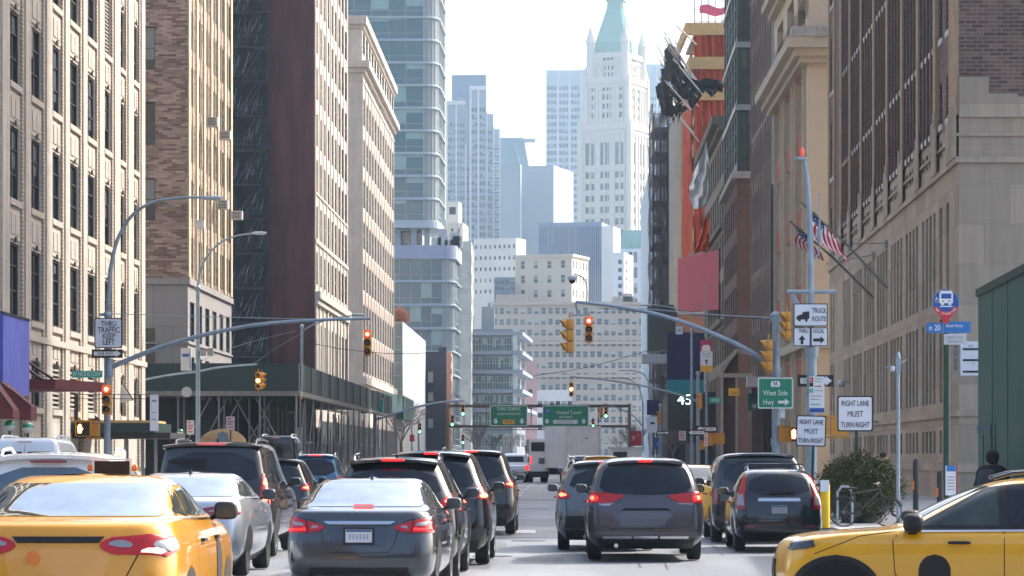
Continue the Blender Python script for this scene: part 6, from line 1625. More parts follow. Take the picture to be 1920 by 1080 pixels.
# ---- near right yellow crossover taxi crossing, seen from its left side... heading left
def near_taxi():
 L = 4.6; H = 1.70; w = .93
 sh = Shell([(.25,.2,L - .16,.80),(.36,.06,L - .05,.88),(.52,0,L,.92),(.76,.02,L - .02,.93),(.93,.06,L - .08,.925),(1.0,.09,L - .26,.905),(1.04,.11,L - .66,.875),(1.075,.13,L - 1.12,.85),(1.12,.15,L - 1.28,.83),(1.36,.30,L - 1.68,.74),(1.54,.40,L - 2.05,.66),(1.62,.48,L - 2.3,.60),(1.66,.7,L - 2.65,.50),(H - .02,1.05,L - 3.0,.32)],bow_r=.1,bow_f=.26,rr=.26,rf=.30,side_bow=.02)
 D0 = 31.0
 # nose at photo column ~1462, pointing left and a little towards the camera
 ang = R(83)
 T = thing('taxi','yellow crossover taxi crossing at the right, cut by the frame','taxi',((1462 - 960)/F*D0 + math.sin(ang)*L*1.06,D0 - math.cos(ang)*L*1.06 + .9,.02),ang,'yellow taxis',(1.06,1.06,.94))
 sh.body().build('body',m_yel2,T,smooth=55,merge=True)
 wr = .36; wy = (.92,L - .66)
 for y in wy:
  for sg,fc in ((1,'right'),(-1,'left')):
   mb = MB(); A_ = [k*math.pi/16 for k in range(17)]
   sh.patch(mb,fc,[(y + (wr + .10)*math.cos(a),wr - .02 + (wr + .09)*math.sin(a)) for a in A_] + [(y - wr - .12,.20),(y + wr + .12,.20)],.012,nu=16,nv=26)
   mb.build('wheel_arch',m_black,T,smooth=True)
   mb = MB(); sh.patch(mb,fc,[(y + (wr + .035)*math.cos(a),wr - .02 + (wr + .035)*math.sin(a)) for a in A_] + [(y - wr - .03,.20),(y + wr + .03,.20)],.014,nu=16,nv=18,rim=False); mb.build('wheel_well',m_gap,T,smooth=True)
   t,rm,gp = wheel_mb(wr); Mx = Matrix.Translation((sg*(sh.at(wr)[2] - .07),y,wr)) @ Matrix.Rotation(R(90)*sg,4,'Y')
   o = MB().add(t,Mx).build('wheel',m_tyre,T,smooth=40); r2 = MB().add(rm,Mx); r2.add(gp,Mx,1); r2.build('rim',[m_rimd,m_gap],o,smooth=35)
 for fc in ('left','right'):
  fr = L - 1.35
  zb,zt = 1.10,1.52
  patch_obj(T,sh,'door_frame',fc,[(.55,zb - .02),(fr + .02,zb - .05),(fr - .16,zb + .05),(fr - .80,zt + .02),(fr - 1.1,zt + .06),(1.0,zt + .08),(.62,zt - .05)],m_black,.006,0,nu=30)
  patch_obj(T,sh,'side_window',fc,[(fr - .92,zb + .005),(fr - .12,zb - .01),(fr - .28,zb + .09),(fr - .78,zt - .03),(fr - .90,zt - .0)],m_glass_in,.012,0,nu=20)
  patch_obj(T,sh,'side_window',fc,[(fr - 1.86,zb + .01),(fr - 1.02,zb),(fr - 1.00,zt + .03),(fr - 1.80,zt + .02)],m_glass,.012,0)
  patch_obj(T,sh,'quarter_window',fc,[(.72,zb + .06),(fr - 1.94,zb + .02),(fr - 1.88,zt),(.85,zt - .04)],m_glass,.012,0)
  mb = MB(); sh.line(mb,fc,[(.6,zb - .02),(fr - .02,zb - .045)],.02,.018); mb.build('window_trim',m_chrome,T)
  sg = -1 if fc == 'left' else 1
  for y in (fr - .52,fr - 1.75):
   mb = MB(); p = sh.side(y,.93,sg); superq(mb,(p.x + sg*.03,p.y,.93),(.022,.115,.018),.5,8); mb.build('door_handle',m_black,T,smooth=40)
  patch_obj(T,sh,'door_disc',fc,[(fr - .28 + .16*math.cos(a),.60 + .20*math.sin(a)) for a in [k*math.pi/14 for k in range(28)]],m_black,.008,nu=20)
  patch_obj(T,sh,'sill_cladding',fc,[(1.4,.28),(L - 1.4,.28),(L - 1.4,.44),(1.4,.44)],m_black,.02,0)
  rr_ = MB(); rr_.tube([(sg*.58,.75,1.64),(sg*.60,.9,1.71),(sg*.60,1.8,1.735),(sg*.58,2.2,1.70),(sg*.56,2.38,1.64)],.02,8); rr_.build('roof_rail',m_blk,T,smooth=True)
 lines_obj(T,sh,[(fc,pts,.009) for fc in ('left','right') for pts in ([(L - 1.32,.36),(L - 1.24,.60),(L - 1.22,.95),(L - 1.30,1.06)],[(L - 2.31,.34),(L - 2.31,1.1)],[(L - 3.25,.5),(L - 3.3,1.08)],[(L - .45,.80),(L - .9,1.0),(L - 1.25,1.055)])])
 lights(T,sh,[('right',[(L - .46,.87),(L - .22,.83),(L - .15,.87),(L - .24,.935),(L - .44,.95)],M('headlamp_dark',(.03,.032,.04),.15,.0,var=.4,coat=1),.012,0)],name='headlight')
 patch_obj(T,sh,'windscreen','front',[(-.52,1.13),(.52,1.13),(.40,1.55),(-.40,1.55)],m_glass_in,.008)
 patch_obj(T,sh,'grille','front',[(-.36,.5),(.36,.5),(.32,.72),(-.32,.72)],m_black,.012)
 for sg in (-1,1):
  mb = MB(); w_ = sh.at(1.12)[2]; c = (sg*(w_ + .15),L - 1.42,1.15); superq(mb,c,(.14,.10,.105),.6,10); mb.beam((sg*(w_ - .02),L - 1.40,1.03),(sg*(w_ + .12),L - 1.42,1.10),.09,.10); mb.build('mirror',m_black,T,smooth=45)
 # what shows behind the front side glass: seat backs and steering wheel rim are left as a dark cabin
 return T
near_taxi()
# ------------------------------------------------------------------ poles, signals, signs
m_galv = M('galvanised',(.29,.36,.43),.42,.3,var=.22,scale=2.5)
m_galv2 = M('galvanised_far',(.27,.32,.37),.5,.2,var=.15,scale=1)
m_sigy = M('signal_yellow',(.62,.27,.02),.42,var=.15,scale=6,coat=.2)
m_lensoff = M('lens_off',(.035,.02,.015),.15,var=0,coat=1)
m_lr = M('lens_red',(1,.03,.02),.2,var=0,emit=2.5,ecol=(1,.02,.012)); m_la = M('lens_amber',(1,.5,.05),.2,var=0,emit=4,ecol=(1,.55,.1)); m_lg = M('lens_green',(.05,.9,.5),.2,var=0,emit=2.2,ecol=(.05,.95,.5))
m_hot = M('lens_hot',(1,.8,.7),.2,var=0,emit=2.5,ecol=(1,.30,.16)); m_hota = M('lens_hot_a',(1,.8,.5),.2,var=0,emit=5,ecol=(1,.75,.35)); m_hotg = M('lens_hot_g',(.3,1,.8),.2,var=0,emit=3,ecol=(.3,1,.75))
m_sw = M('sign_white',(.72,.76,.84),.45,var=.05,scale=3); m_sb = M('sign_black',(.018,.018,.02),.5,var=0); m_sg = M('sign_green',(.006,.24,.13),.45,var=.05); m_sgs = M('sign_street_green',(.01,.42,.30),.45,var=.05)
m_swh = M('sign_letter_white',(.78,.80,.80),.45,var=0); m_sbl = M('sign_blue',(.012,.09,.36),.45,var=.04); m_srd = M('sign_red',(.55,.03,.05),.45,var=.04); m_syel = M('sign_yellow',(.75,.38,.02),.45,var=.04); m_sbk = M('sign_back',(.30,.31,.32),.5,.3,var=.05)
m_dgr = M('post_green',(.012,.05,.035),.5,var=.2)
def pts(P_,D): return [W(p[0],p[1],D if len(p) < 3 else p[2]) for p in P_]
def pole(name,label,px,D,ytop,r=(.12,.08),m_=None,arms=(),cat='pole',base=True,group=None,gz=.0):
 """arms: (part name, [(px, y), ...], radii)"""
 x = (px - 960)/F*D; T = thing(name,label,cat,(x,D,gz),0,group); m_ = m_ or m_galv; off = (x,D,gz)
 z1 = zpy(ytop,D); mb = MB(); mb.tube([(x,D,gz),(x,D,z1)],[r[0],r[1]],12)
 mb.lathe([(r[1]*1.5,z1 - .05),(r[1]*1.5,z1 + .04),(r[1]*.7,z1 + .14),(.01,z1 + .16)],(x,D,0),12)
 mb.build('shaft',m_,T,smooth=45,off=off)
 if base: mb = MB(); mb.lathe([(r[0]*2.1,gz),(r[0]*2.1,gz + .12),(r[0]*1.6,gz + .3),(r[0]*1.25,gz + .9),(r[0]*1.0,gz + 1.0)],(x,D,0),12); mb.build('base',m_,T,smooth=40,off=off)
 for nm,P_,rr in arms:
  P3 = pts(P_,D);
  Q = chaikin([tuple(p) for p in P3],2); n = len(Q); ra = [rr[0] + (rr[1] - rr[0])*i/(n - 1) for i in range(n)]
  mb = MB(); mb.tube(Q,ra,8); mb.build(nm,m_,T,smooth=True,off=off)
 return T,off
def lamp_head(T,off,px,py,D,ln=.75,sg=1):
 p = W(px,py,D); mb = MB(); superq(mb,p,(ln/2,.17,.075),.6,10); o = mb.build('lamp_head',M('lamp_shell',(.50,.56,.62),.4,.3,var=.05),T,smooth=True,off=off)
 mb = MB(); mb.box((p.x + sg*ln*.1,p.y,p.z - .07),(ln*.5,.24,.03)); mb.build('lamp_glass',M('lamp_glass',(.6,.62,.6),.2,var=0),o,off=off)
def signal(label,px,py,hpx,D,lit=0,rz=0.,group='traffic signals',name='traffic_signal',face=True,hang=None):
 """three light signal centred on photo pixel px,py; hpx tall. rz turns the face away from the camera"""
 s = F/D; h = hpx/s; c = W(px,py,D); T = thing(name,label,'traffic light',c,rz,group)
 u = h/3.15; hs = MB(); w_ = u*.98
 for k in range(3):
  z = (1 - k)*u*1.03; superq(hs,(0,0,z),(w_/2,u*.32,u*.50),.3,8)
 hs.box((0,u*.1,0),(w_*.7,u*.4,h*.92)); hs.build('housing',m_sigy,T,smooth=50)
 for k in range(3):
  z = (1 - k)*u*1.03; on = (k == lit)
  mb = MB(); rr = u*.36; mb.lathe([(rr,0),(rr*.85,-.05*u),(rr*.4,-.09*u),(.001,-.1*u)],(0,0,0),16)
  o = MB().add(mb,Matrix.Translation((0,-u*.31,z)) @ Matrix.Rotation(R(-90),4,'X')); m_ = ([m_lr,m_la,m_lg][k] if on else m_lensoff)
  ob = o.build('lens',m_,T,smooth=True)
  if on:
   g = MB(); g.lathe([(rr*.62,0),(rr*.3,-.03*u),(.001,-.04*u)],(0,0,0),14)
   MB().add(g,Matrix.Translation((0,-u*.40,z)) @ Matrix.Rotation(R(-90),4,'X')).build('bulb_glow',[m_hot,m_hota,m_hotg][k],ob,smooth=True)
  v = MB(); P_ = []
  for d_ in (0,u*.62):
   P_.append([((rr*1.12)*math.cos(a),-u*.28 - d_*(.45 + .55*max(0,math.sin(a))),z + (rr*1.12)*math.sin(a)) for a in [R(-35) + R(250)*i/16 for i in range(17)]])
  v.grid(P_); P2 = [[(p[0]*1.07,p[1],z + (p[2] - z)*1.07) for p in r_] for r_ in P_]; v.grid(P2); v.grid([P_[1],P2[1]]); v.build('visor',m_sigy,T,smooth=True)
 b = MB(); b.cyl((0,0,h/2),(0,0,h/2 + u*.55),u*.07,n=8); b.cyl((0,0,-h/2 - u*.25),(0,0,-h/2),u*.09,n=8); b.build('bracket',m_sigy,T)
 return T
def signboard(name,label,x0,y0,x1,y1,D,bg,texts=(),border=None,rz=0.,cat='sign',group=None,shapes=(),corner=.0,back=True):
 """flat sign between photo columns x0..x1 and rows y0..y1 at D; texts (str, fx, fy, size px, mat[, sx[, bold]]); fx, fy from the lower left"""
 s = F/D; w_,h = (x1 - x0)/s,(y1 - y0)/s; c = W((x0 + x1)/2,y1,D)
 T = thing(name,label,cat,c,rz,group)
 def rr_(w0,h0,z0,r):
  if r <= 0: return [(-w0/2,z0),(w0/2,z0),(w0/2,z0 + h0),(-w0/2,z0 + h0)]
  o = []
  for cx_,cz_,a0 in ((w0/2 - r,z0 + r,-90),(w0/2 - r,z0 + h0 - r,0),(-w0/2 + r,z0 + h0 - r,90),(-w0/2 + r,z0 + r,180)):
   o += [(cx_ + r*math.cos(R(a0 + 30*k)),cz_ + r*math.sin(R(a0 + 30*k))) for k in range(4)]
  return o
 r = corner*min(w_,h)
 mb = MB(); mb.prism(rr_(w_,h,0,r),'y',0,.02)
 if border is not None:
  mb.build('panel',border,T)
  e = min(w_,h)*.03 + .008; mb = MB(); mb.prism(rr_(w_ - 2*e,h - 2*e,e,r*.8),'y',-.004,-.0005); mb.build('sign_face',bg,T)
  yf = -.006
 else: mb.build('panel',bg,T); yf = -.003
 for t in texts:
  Mx = Matrix.Translation((-w_/2 + t[1]*w_,yf - .008,t[2]*h)) @ Matrix.Rotation(R(90),4,'X')
  text_mesh('lettering',t[0],t[3]/s*1.38,t[4],T,Mx,.001,(t[5] if len(t) > 5 else .8)*.80,bold=(t[6] if len(t) > 6 else .0)*.30/s)
 for nm,m_,polys in shapes:
  mb = MB()
  for q,poly in enumerate(polys): mb.prism([(-w_/2 + a*w_,b*h) for a,b in poly],'y',yf - .004 - .0006*q,yf + .001)
  mb.build(nm,m_,T)
 return T
def arrow_r(x0,x1,y,t,hd): return [(x0,y - t),(x1 - hd[0],y - t),(x1 - hd[0],y - hd[1]),(x1,y),(x1 - hd[0],y + hd[1]),(x1 - hd[0],y + t),(x0,y + t)]
def arrow_u(x,y0,y1,t,hd): return [(x - t,y0),(x + t,y0),(x + t,y1 - hd[1]),(x + hd[0],y1 - hd[1]),(x,y1),(x - hd[0],y1 - hd[1]),(x - t,y1 - hd[1])]
def arrow_d(x,y0,y1,t,hd): return [(x - t,y1),(x - t,y0 + hd[1]),(x - hd[0],y0 + hd[1]),(x,y0),(x + hd[0],y0 + hd[1]),(x + t,y0 + hd[1]),(x + t,y1)]
def oneway(label,x0,y0,x1,y1,D,right=True,rz=0.,group='one way signs',txt='ONE WAY'):
 a = arrow_r(.07,.95,.5,.24,(.17,.42));
 if not right: a = [(1 - p[0],p[1]) for p in a]
 return signboard('one_way_sign',label,x0,y0,x1,y1,D,m_sb,[(txt,.44 if right else .56,.5,(y1 - y0)*.34,m_sb,1.05,.15)],None,rz,group=group,shapes=[('arrow',m_swh,[a])])
# --- left corner pole with curved lamp and long mast arm
D = 105.; gz = .14
T,off = pole('street_lamp','tall gray curved street lamp with long signal arm at the left corner',201,D,590,(.135,.10),arms=[
 ('lamp_arm',[(202,600),(204,540),(209,490),(222,440),(250,398),(290,376),(340,370),(388,370)],(.085,.04)),
 ('mast_arm',[(205,690),(232,678),(305,648),(400,623),(489,607),(592,600),(694,597)],(.10,.05)),('stay_cable',[(205,588),(400,594),(600,599)],(.014,.014))],cat='street lamp',gz=gz)
lamp_head(T,off,398,371,D)
mb = MB(); p = W(204,688,D); mb.cyl((p.x,p.y,p.z - .35),(p.x,p.y,p.z + .3),.16,n=12); p = W(196,590,D); mb.box((p.x,p.y,p.z),(.35,.12,.1)); mb.build('collar',m_galv,T,smooth=40,off=off)
signal('red signal hanging from the tip of the long left mast arm',689,643,50,D,0)
signal('red signal on the left corner pole under the street name sign',200,749,58,D - .5,0)
signboard('road_sign','white sign reading THRU TRAFFIC KEEP LEFT on the left corner pole',177,596,229,653,D - .45,m_sw,[('THRU',.52,.80,10.5,m_sb,.95,.4),('TRAFFIC',.52,.595,10.5,m_sb,.95,.4),('KEEP',.52,.39,10.5,m_sb,.95,.4),('LEFT',.52,.19,10.5,m_sb,.95,.4)],m_sb,corner=.06)
oneway('black and white one way sign below the thru traffic sign',172,655,230,671,D - .44)
signboard('street_name_sign','green street name sign reading W HOUSTON beside the left corner pole',135,695,192,708,D - .3,m_sgs,[('W HOUSTON',.46,.5,9.5,m_swh,.78,.2),('ST',.93,.62,5,m_swh,.8)])
def walk_signal(label,x0,y0,x1,y1,D,hand=True,lit=True,rz=0.):
 s = F/D; w_,h = (x1 - x0)/s,(y1 - y0)/s; c = W((x0 + x1)/2,(y0 + y1)/2,D); T = thing('pedestrian_signal',label,'crossing signal',c,rz,'pedestrian crossing signals')
 mb = MB(); mb.box((0,.12,0),(w_,.24,h));
 for q in (-1,1): mb.box((0,-.06,q*(h/2 - .01)),(w_,.14,.02)); mb.box((q*(w_/2 - .01),-.06,0),(.02,.14,h - .05))
 mb.build('housing',m_sigy,T)
 mb = MB(); mb.box((0,-.006,0),(w_*.9,.01,h*.9)); mb.build('display',m_sb if hand else m_sigy,T)
 if hand:
  hx,hz,k = -w_*.22,-h*.04,h*.8; mo = M('hand_orange',(1,.35,.1),.4,var=0,emit=4.5,ecol=(1,.33,.10)); mb = MB()
  mb.prism([(hx - .16*k,hz - .30*k),(hx + .12*k,hz - .30*k),(hx + .18*k,hz - .05*k),(hx + .28*k,hz + .10*k),(hx + .22*k,hz + .14*k),(hx + .14*k,hz + .06*k),(hx + .14*k,hz + .10*k),(hx - .18*k,hz + .10*k)],'y',-.020,-.0115)
  for q,(fx,fh) in enumerate(((-.15,.26),(-.06,.36),(.03,.38),(.11,.30))): mb.prism([(hx + (fx - .034)*k,hz + .10*k),(hx + (fx + .034)*k,hz + .10*k),(hx + (fx + .034)*k,hz + (.08 + fh)*k),(hx + fx*k,hz + (.11 + fh)*k),(hx + (fx - .034)*k,hz + (.08 + fh)*k)],'y',-.0195 - .0002*q,-.0116)
  mb.build('hand_symbol',mo,T)
 return T
walk_signal('crossing signal with lit orange hand on the left corner pole',142,791,170,818,D - .3)
mb = MB(); a,b = W(140,789,D),W(192,820,D); T = thing('signal_bracket','yellow bracket box holding the left crossing signal to its pole','bracket',W(180,820,D)); of = T.location.copy()
mb.bb(a.x + .55,b.x - .1,D - .15,D + .15,zpy(818,D),zpy(794,D)); mb.bb(a.x,b.x,D - .04,D + .04,zpy(791,D),zpy(788,D)); mb.bb(a.x + .4,b.x,D - .04,D + .04,zpy(823,D),zpy(820,D)); mb.build('housing',m_sigy,T,off=of)
# --- second and third poles on the left
D = 150.
T,off = pole('street_lamp','second gray street lamp with short signal arm in front of the brick block',371,D,540,(.13,.10),arms=[
 ('lamp_arm',[(371,540),(374,510),(388,478),(415,452),(448,440),(485,437)],(.07,.035)),('mast_arm',[(371,697),(400,690),(440,686),(482,683)],(.06,.045)),('mast_arm',[(371,697),(340,700),(300,706),(268,713)],(.06,.05)),('stay_cable',[(371,680),(440,648),(556,620)],(.012,.012))],cat='street lamp',gz=gz)
lamp_head(T,off,486,437,D)
mb = MB(); p = W(375,421,D); mb.box(p,(.42,.2,.42)); mb.cyl((p.x - .1,D,zpy(545,D)),(p.x - .1,D,p.z),.03,n=6); mb.build('antenna_box',M('box_pale',(.58,.6,.6),.5),T,off=off)
signal('amber signal with side head hanging left of the dark green shed',484,714,33,D,1)
signal('side head of the amber signal by the dark green shed',491,714,31,D + .35,5,R(75))
T = thing('equipment_cabinet','white equipment box strapped to the second street lamp pole','cabinet',W(351,695,D - .4)); of = T.location.copy(); mb = MB(); a,b = W(340,695,D - .4),W(359,653,D - .4); mb.bb(a.x,b.x,D - .65,D - .3,a.z,b.z); mb.build('body',M('box_pale',None) if False else MATS['box_pale'],T,off=of)
mb = MB(); mb.bb(a.x + .08,b.x - .1,D - .67,D - .655,a.z + .7,a.z + .85); mb.bb(b.x - .06,b.x - .03,D - .67,D - .655,a.z + .1,b.z - .1); mb.build('door_marking',m_sbl,T,off=of)
for (x0,y0,x1,y1,lb) in ((376,655,386,667,'small gray box right of the second lamp pole, nearer the pole'),(389,653,400,667,'small gray box on the outer right of the second lamp pole')):
 T = thing('junction_box',lb,'box',W((x0 + x1)/2,y1,D)); of = T.location.copy(); a,b = W(x0,y1,D),W(x1,y0,D); mb = MB(); mb.bb(a.x,b.x,D - .15,D + .1,a.z,b.z); mb.bb(a.x + .02,b.x - .02,D - .17,D - .152,a.z + .03,b.z - .03); mb.build('body',m_sbk,T,off=of)
T = thing('round_sign','round gray sign seen from its back on the second lamp pole','sign',W(350,735,D - .2)); mb = MB(); mb.lathe([(.27,0),(.27,.02),(.2,.03)],(0,0,0),24); MB().add(mb,Matrix.Rotation(R(90),4,'X')).build('disc',M('disc_gray',(.4,.42,.43),.5),T)
def parking_sign(label,x0,y0,x1,y1,D,post=True,arrow=True):
 T = signboard('parking_sign',label,x0,y0,x1,y1,D,m_swh if False else M('sign_pinkish',(.60,.56,.57),.5,var=.05),[],None,group='small parking rule signs',shapes=[('red_lettering',m_srd,[[(.15,.80),(.55,.80),(.55,.9),(.15,.9)],[(.15,.62),(.85,.62),(.85,.68),(.15,.68)],[(.15,.5),(.8,.5),(.8,.56),(.15,.56)],[(.15,.38),(.7,.38),(.7,.44),(.15,.44)]] + ([arrow_r(.2,.85,.2,.03,(.2,.08))] if arrow else []))])
 return T
parking_sign('parking sign fixed to the second lamp pole above the big black SUV',350,788,364,815,D - .5)
T = parking_sign('parking sign above the roof of the big black SUV, before the tan canopy',424,781,440,806,120)
mb = MB(); mb.cyl((0,.05,-3.05),(0,.05,.5),.03,n=8); mb.build('post',m_dgr,T)
D = 200.
T,off = pole('street_lamp','third slim gray lamp pole at the corner of the dark green shed',566,D,612,(.12,.10),arms=[('lamp_arm',[(566,622),(580,612),(610,600),(640,594),(668,591)],(.06,.04)),('stay_cable',[(566,625),(520,650),(465,690)],(.015,.015))],cat='street lamp',gz=gz)
lamp_head(T,off,672,590,D,.9)
signal('amber signal on the third lamp pole at the shed corner',565,743,28,D - .6,1)
signboard('street_name_sign','small dull red street sign left of the third lamp pole',536,770,559,777,D - .2,M('sign_maroon',(.16,.05,.05),.5),[('KING ST',.5,.5,5,m_sw,.8)])
T,off = pole('lamp_pole','gray pole with green sign at the far end of the dark green shed',704,240,745,(.16,.12),arms=[('mast_arm',[(704,787),(740,775),(780,763),(825,754),(870,751)],(.11,.07))],cat='pole',gz=gz)
signboard('road_sign','green road sign on the pole at the far end of the shed',693,747,719,775,239.5,m_sgs,[('THRU',.5,.75,5,m_sw),('TRAFFIC',.5,.5,5,m_sw),('LEFT',.5,.25,5,m_sw)],m_sw)
T = signboard('notice_board','white narrow notice panel near the left shed post',281,740,297,808,122,m_sw,[],None,shapes=[('print',m_sbk,[[(.2,.8),(.8,.8),(.8,.86),(.2,.86)],[(.2,.5),(.8,.5),(.8,.52),(.2,.52)],[(.2,.3),(.8,.3),(.8,.33),(.2,.33)]])])
T = signboard('notice_board','white panel standing near the third lamp pole',553,802,566,850,190,m_sw,[])
T = signboard('notice_board','white panel under the shed below the green road sign',652,827,662,862,235,m_sw,[])
# far signals
for (lb,px,py,h,D,lit,rz,pl) in (('green signal at the tip of the far left mast arm',868,769,22,235,2,0,None),('green signal lower left beside the gantry leg',848,789,21,240,2,0,None),('green signal farthest left, before the navy house',787,803,20,245,2,0,(785,790)),('lowest green signal right of the gantry leg',868,824,18,260,2,0,(868,835)),
 ('green signal highest to the right of the tunnel sign',1136,773,22,235,2,0,None),('green signal just right of the tunnel sign foot',1112,793,17,240,2,0,None),('amber signal hanging high above the road signs',1071,730,28,200,1,0,None),('side facing signal beside the highest right green signal',1128,774,21,236,5,R(-70),None)):
 signal(lb,px,py,h,D,lit,rz)
 if pl: pole('signal_pole','slim far signal pole under the ' + lb.split(',')[0].replace('signal','light'),pl[0],D + .4,pl[1],(.09,.07),m_galv2,gz=0)
# road sign gantry
D = 330.; X = lambda px: (px - 960)/F*D
T = thing('sign_gantry','dark double beam sign gantry spanning the road ahead','gantry',(X(839),D,0)); off = (X(839),D,0); m_gan = M('gantry_brown',(.11,.085,.08),.6,var=.15)
mb = MB(); mb.bb(X(836),X(1182),D,D + .3,zpy(764,D),zpy(758.5,D)); mb.bb(X(836),X(1182),D,D + .3,zpy(802,D),zpy(797,D)); mb.bb(X(868),X(1100),D - .2,D - .1,zpy(806.5,D),zpy(805,D)); mb.build('beam',m_gan,T,off=off)
for px in (839,1180): mb = MB(); mb.tube([(X(px),D + .15,0),(X(px),D + .15,zpy(757,D))],[.28,.2],10); mb.build('leg',M('leg_brown',(.20,.15,.13),.6,var=.1),T,off=off,smooth=40)
for k in range(8): mb = MB(); a = 870 + k*42; mb.beam((X(a),D + .15,zpy(764,D)),(X(a),D + .15,zpy(797,D)),.10); mb.build('strut',m_gan,T,off=off)
signboard('overhead_sign','green overhead sign reading THRU TRAFFIC LOWER MANHATTAN',919,760,989,799,D - .15,m_sg,[('THRU TRAFFIC',.5,.82,6.2,m_swh,.98,.15),('LOWER MANHATTAN',.5,.58,4.2,m_swh,.95),('TRUCK',.49,.21,4.2,m_sb,1,.1)],m_swh,corner=.05,
 shapes=[('arrow',m_swh,[arrow_d(.15,.10,.36,.035,(.075,.13)),arrow_d(.85,.10,.36,.035,(.075,.13))]),('orange_plate',m_syel,[[(.34,.1),(.66,.1),(.66,.31),(.34,.31)]])])
signboard('overhead_sign','green overhead sign reading Holland Tunnel New Jersey',1017,760,1104,800,D - .15,m_sg,[('Holland Tunnel',.57,.66,6.5,m_swh,1.05,.15),('NEW JERSEY',.5,.45,4.2,m_swh,1),('I-78',.10,.73,4,m_swh),('EXCEPT TRUCKS',.49,.23,3.6,m_sb,.95)],m_swh,corner=.05,
 shapes=[('arrow',m_swh,[arrow_d(.10,.12,.36,.03,(.06,.13)),arrow_d(.89,.12,.36,.03,(.06,.13))]),('white_plate',m_sw,[[(.23,.14),(.76,.14),(.76,.32),(.23,.32)]]),('shield',m_sbl,[[(.05,.62),(.15,.62),(.155,.82),(.045,.82)]])])
# --- right corner pole with mast arm
D = 105.
T,off = pole('signal_pole','thick gray signal pole with long arm reaching left over the road, right corner',1455,D,592,(.16,.14),arms=[
 ('mast_arm',[(1456,692),(1430,674),(1394,651),(1339,626),(1278,602),(1200,581),(1130,571),(1080,566)],(.10,.055)),('stay_cable',[(1450,596),(1330,590),(1200,578)],(.02,.014)),('camera_arm',[(1100,566),(1101,545),(1099,528),(1090,517),(1076,514)],(.025,.02))],cat='pole',gz=gz)
mb = MB(); p = W(1073,521,D); superq(mb,p,(.17,.17,.10),.8,10); mb.build('dome_camera',M('lamp_shell',None) if False else MATS['lamp_shell'],T,smooth=True,off=off)
mb = MB(); superq(mb,(p.x,p.y,p.z - .09),(.12,.12,.12),1,10); mb.build('camera_lens',m_sb,T,smooth=True,off=off)
mb = MB()
for y in (695,827,596): z = zpy(y,D); mb.cyl((off[0],D,z - .16),(off[0],D,z + .1),.19,n=14)
a,b = W(1079,568,D),W(1084,592,D); mb.tube([(a.x,D,a.z),(a.x + .05,D,a.z - .2),(b.x,D,b.z)],.04,8); mb.beam(W(1066,592,D),W(1106,590,D),.06); mb.beam(W(1430,596,D),W(1475,596,D),.05); mb.build('collar',m_galv,T,smooth=40,off=off)
signal('red signal facing the camera at the tip of the long right mast arm',1104,618,50,D - .1,0)
signal('side facing yellow signal at the tip of the long right mast arm',1068,630,66,D - .1,5,R(-78))
signal('upper side facing yellow signal on the right corner pole',1476,611,54,D - .4,5,R(-74))
signal('lower side facing yellow signal on the right corner pole',1441,667,62,D - .4,5,R(-80))
signboard('highway_sign','green sign reading 9A West Side Hwy with white arrow',1421,708,1487,766,D - .6,m_sg,[('9A',.5,.80,8,m_sb,.85,.3),('West Side',.5,.50,10,m_swh,1.0,.25),('Hwy',.30,.20,10,m_swh,1.0,.25)],m_swh,corner=.05,shapes=[('arrow',m_swh,[arrow_r(.57,.90,.21,.045,(.13,.12))]),('route_shield',m_swh,[[(.38,.70),(.62,.70),(.64,.8),(.60,.89),(.40,.89),(.36,.8)]])])
signboard('channel_sign','dark sign panel with white 10 left of the green highway sign',1402,738,1421,770,150,M('sign_dkgreen',(.01,.10,.06),.5),[('10',.6,.24,7,m_swh,1,.2)],shapes=[('dark_top',m_sb,[[(.25,.5),(.95,.5),(.95,.98),(.25,.98)]])])
signboard('small_plate','little white plate hanging under the green highway sign',1463,766,1472,784,D - .4,m_sw,[])
walk_signal('orange crossing signal left of the nearer lane sign',1460,798,1484,829,D - .3,False); walk_signal('crossing signal with lit orange hand half hidden by the right lane sign',1482,800,1506,829,D - .5,True)
# --- lamp post with truck route signs
D = 82.
T,off = pole('street_lamp','tapering gray lamp post carrying the truck route signs',1522,D,655,(.15,.14),arms=[('lamp_arm',[(1522,660),(1521,580),(1520,480),(1518,400),(1514,340),(1509,305),(1506,296)],(.105,.05)),('cross_arm',[(1476,547),(1568,547)],(.055,.055)),('conduit',[(1524,488),(1532,482),(1537,470),(1537,455)],(.02,.02))],cat='street lamp',gz=gz)
mb = MB(); p = W(1537,442,D); mb.cyl((p.x,D,p.z - .2),(p.x,D,p.z + .15),.07,n=10); mb.cyl((p.x,D,p.z),(p.x,D,zpy(362,D)),.022,n=6); mb.box((W(1528,440,D).x,D,p.z),(.25,.05,.05)); mb.build('antenna',m_galv,T,off=off)
mb = MB(); p = W(1503,298,D); superq(mb,(p.x - .02,D,p.z),(.17,.1,.05),.6,8); mb.build('lamp_head',m_galv,T,smooth=True,off=off)
mb = MB(); p = W(1504,285,D); mb.lathe([(.055,-.12),(.06,.05),(.04,.11),(.01,.13)],p,12); mb.build('red_beacon',M('beacon_red',(.8,.12,.06),.3,var=0,emit=.1,ecol=(1,.12,.08)),T,smooth=True,off=off)
mb = MB();
for y in (655,740): z = zpy(y,D); mb.cyl((off[0],D,z - .22),(off[0],D,z + .1),.19,n=14)
p = W(1485,562,D); mb.beam(p + Vector((0,-.1,.12)),p + Vector((.18,-.2,-.2)),.1); mb.build('collar',m_galv,T,smooth=40,off=off)
Ds = D - .3
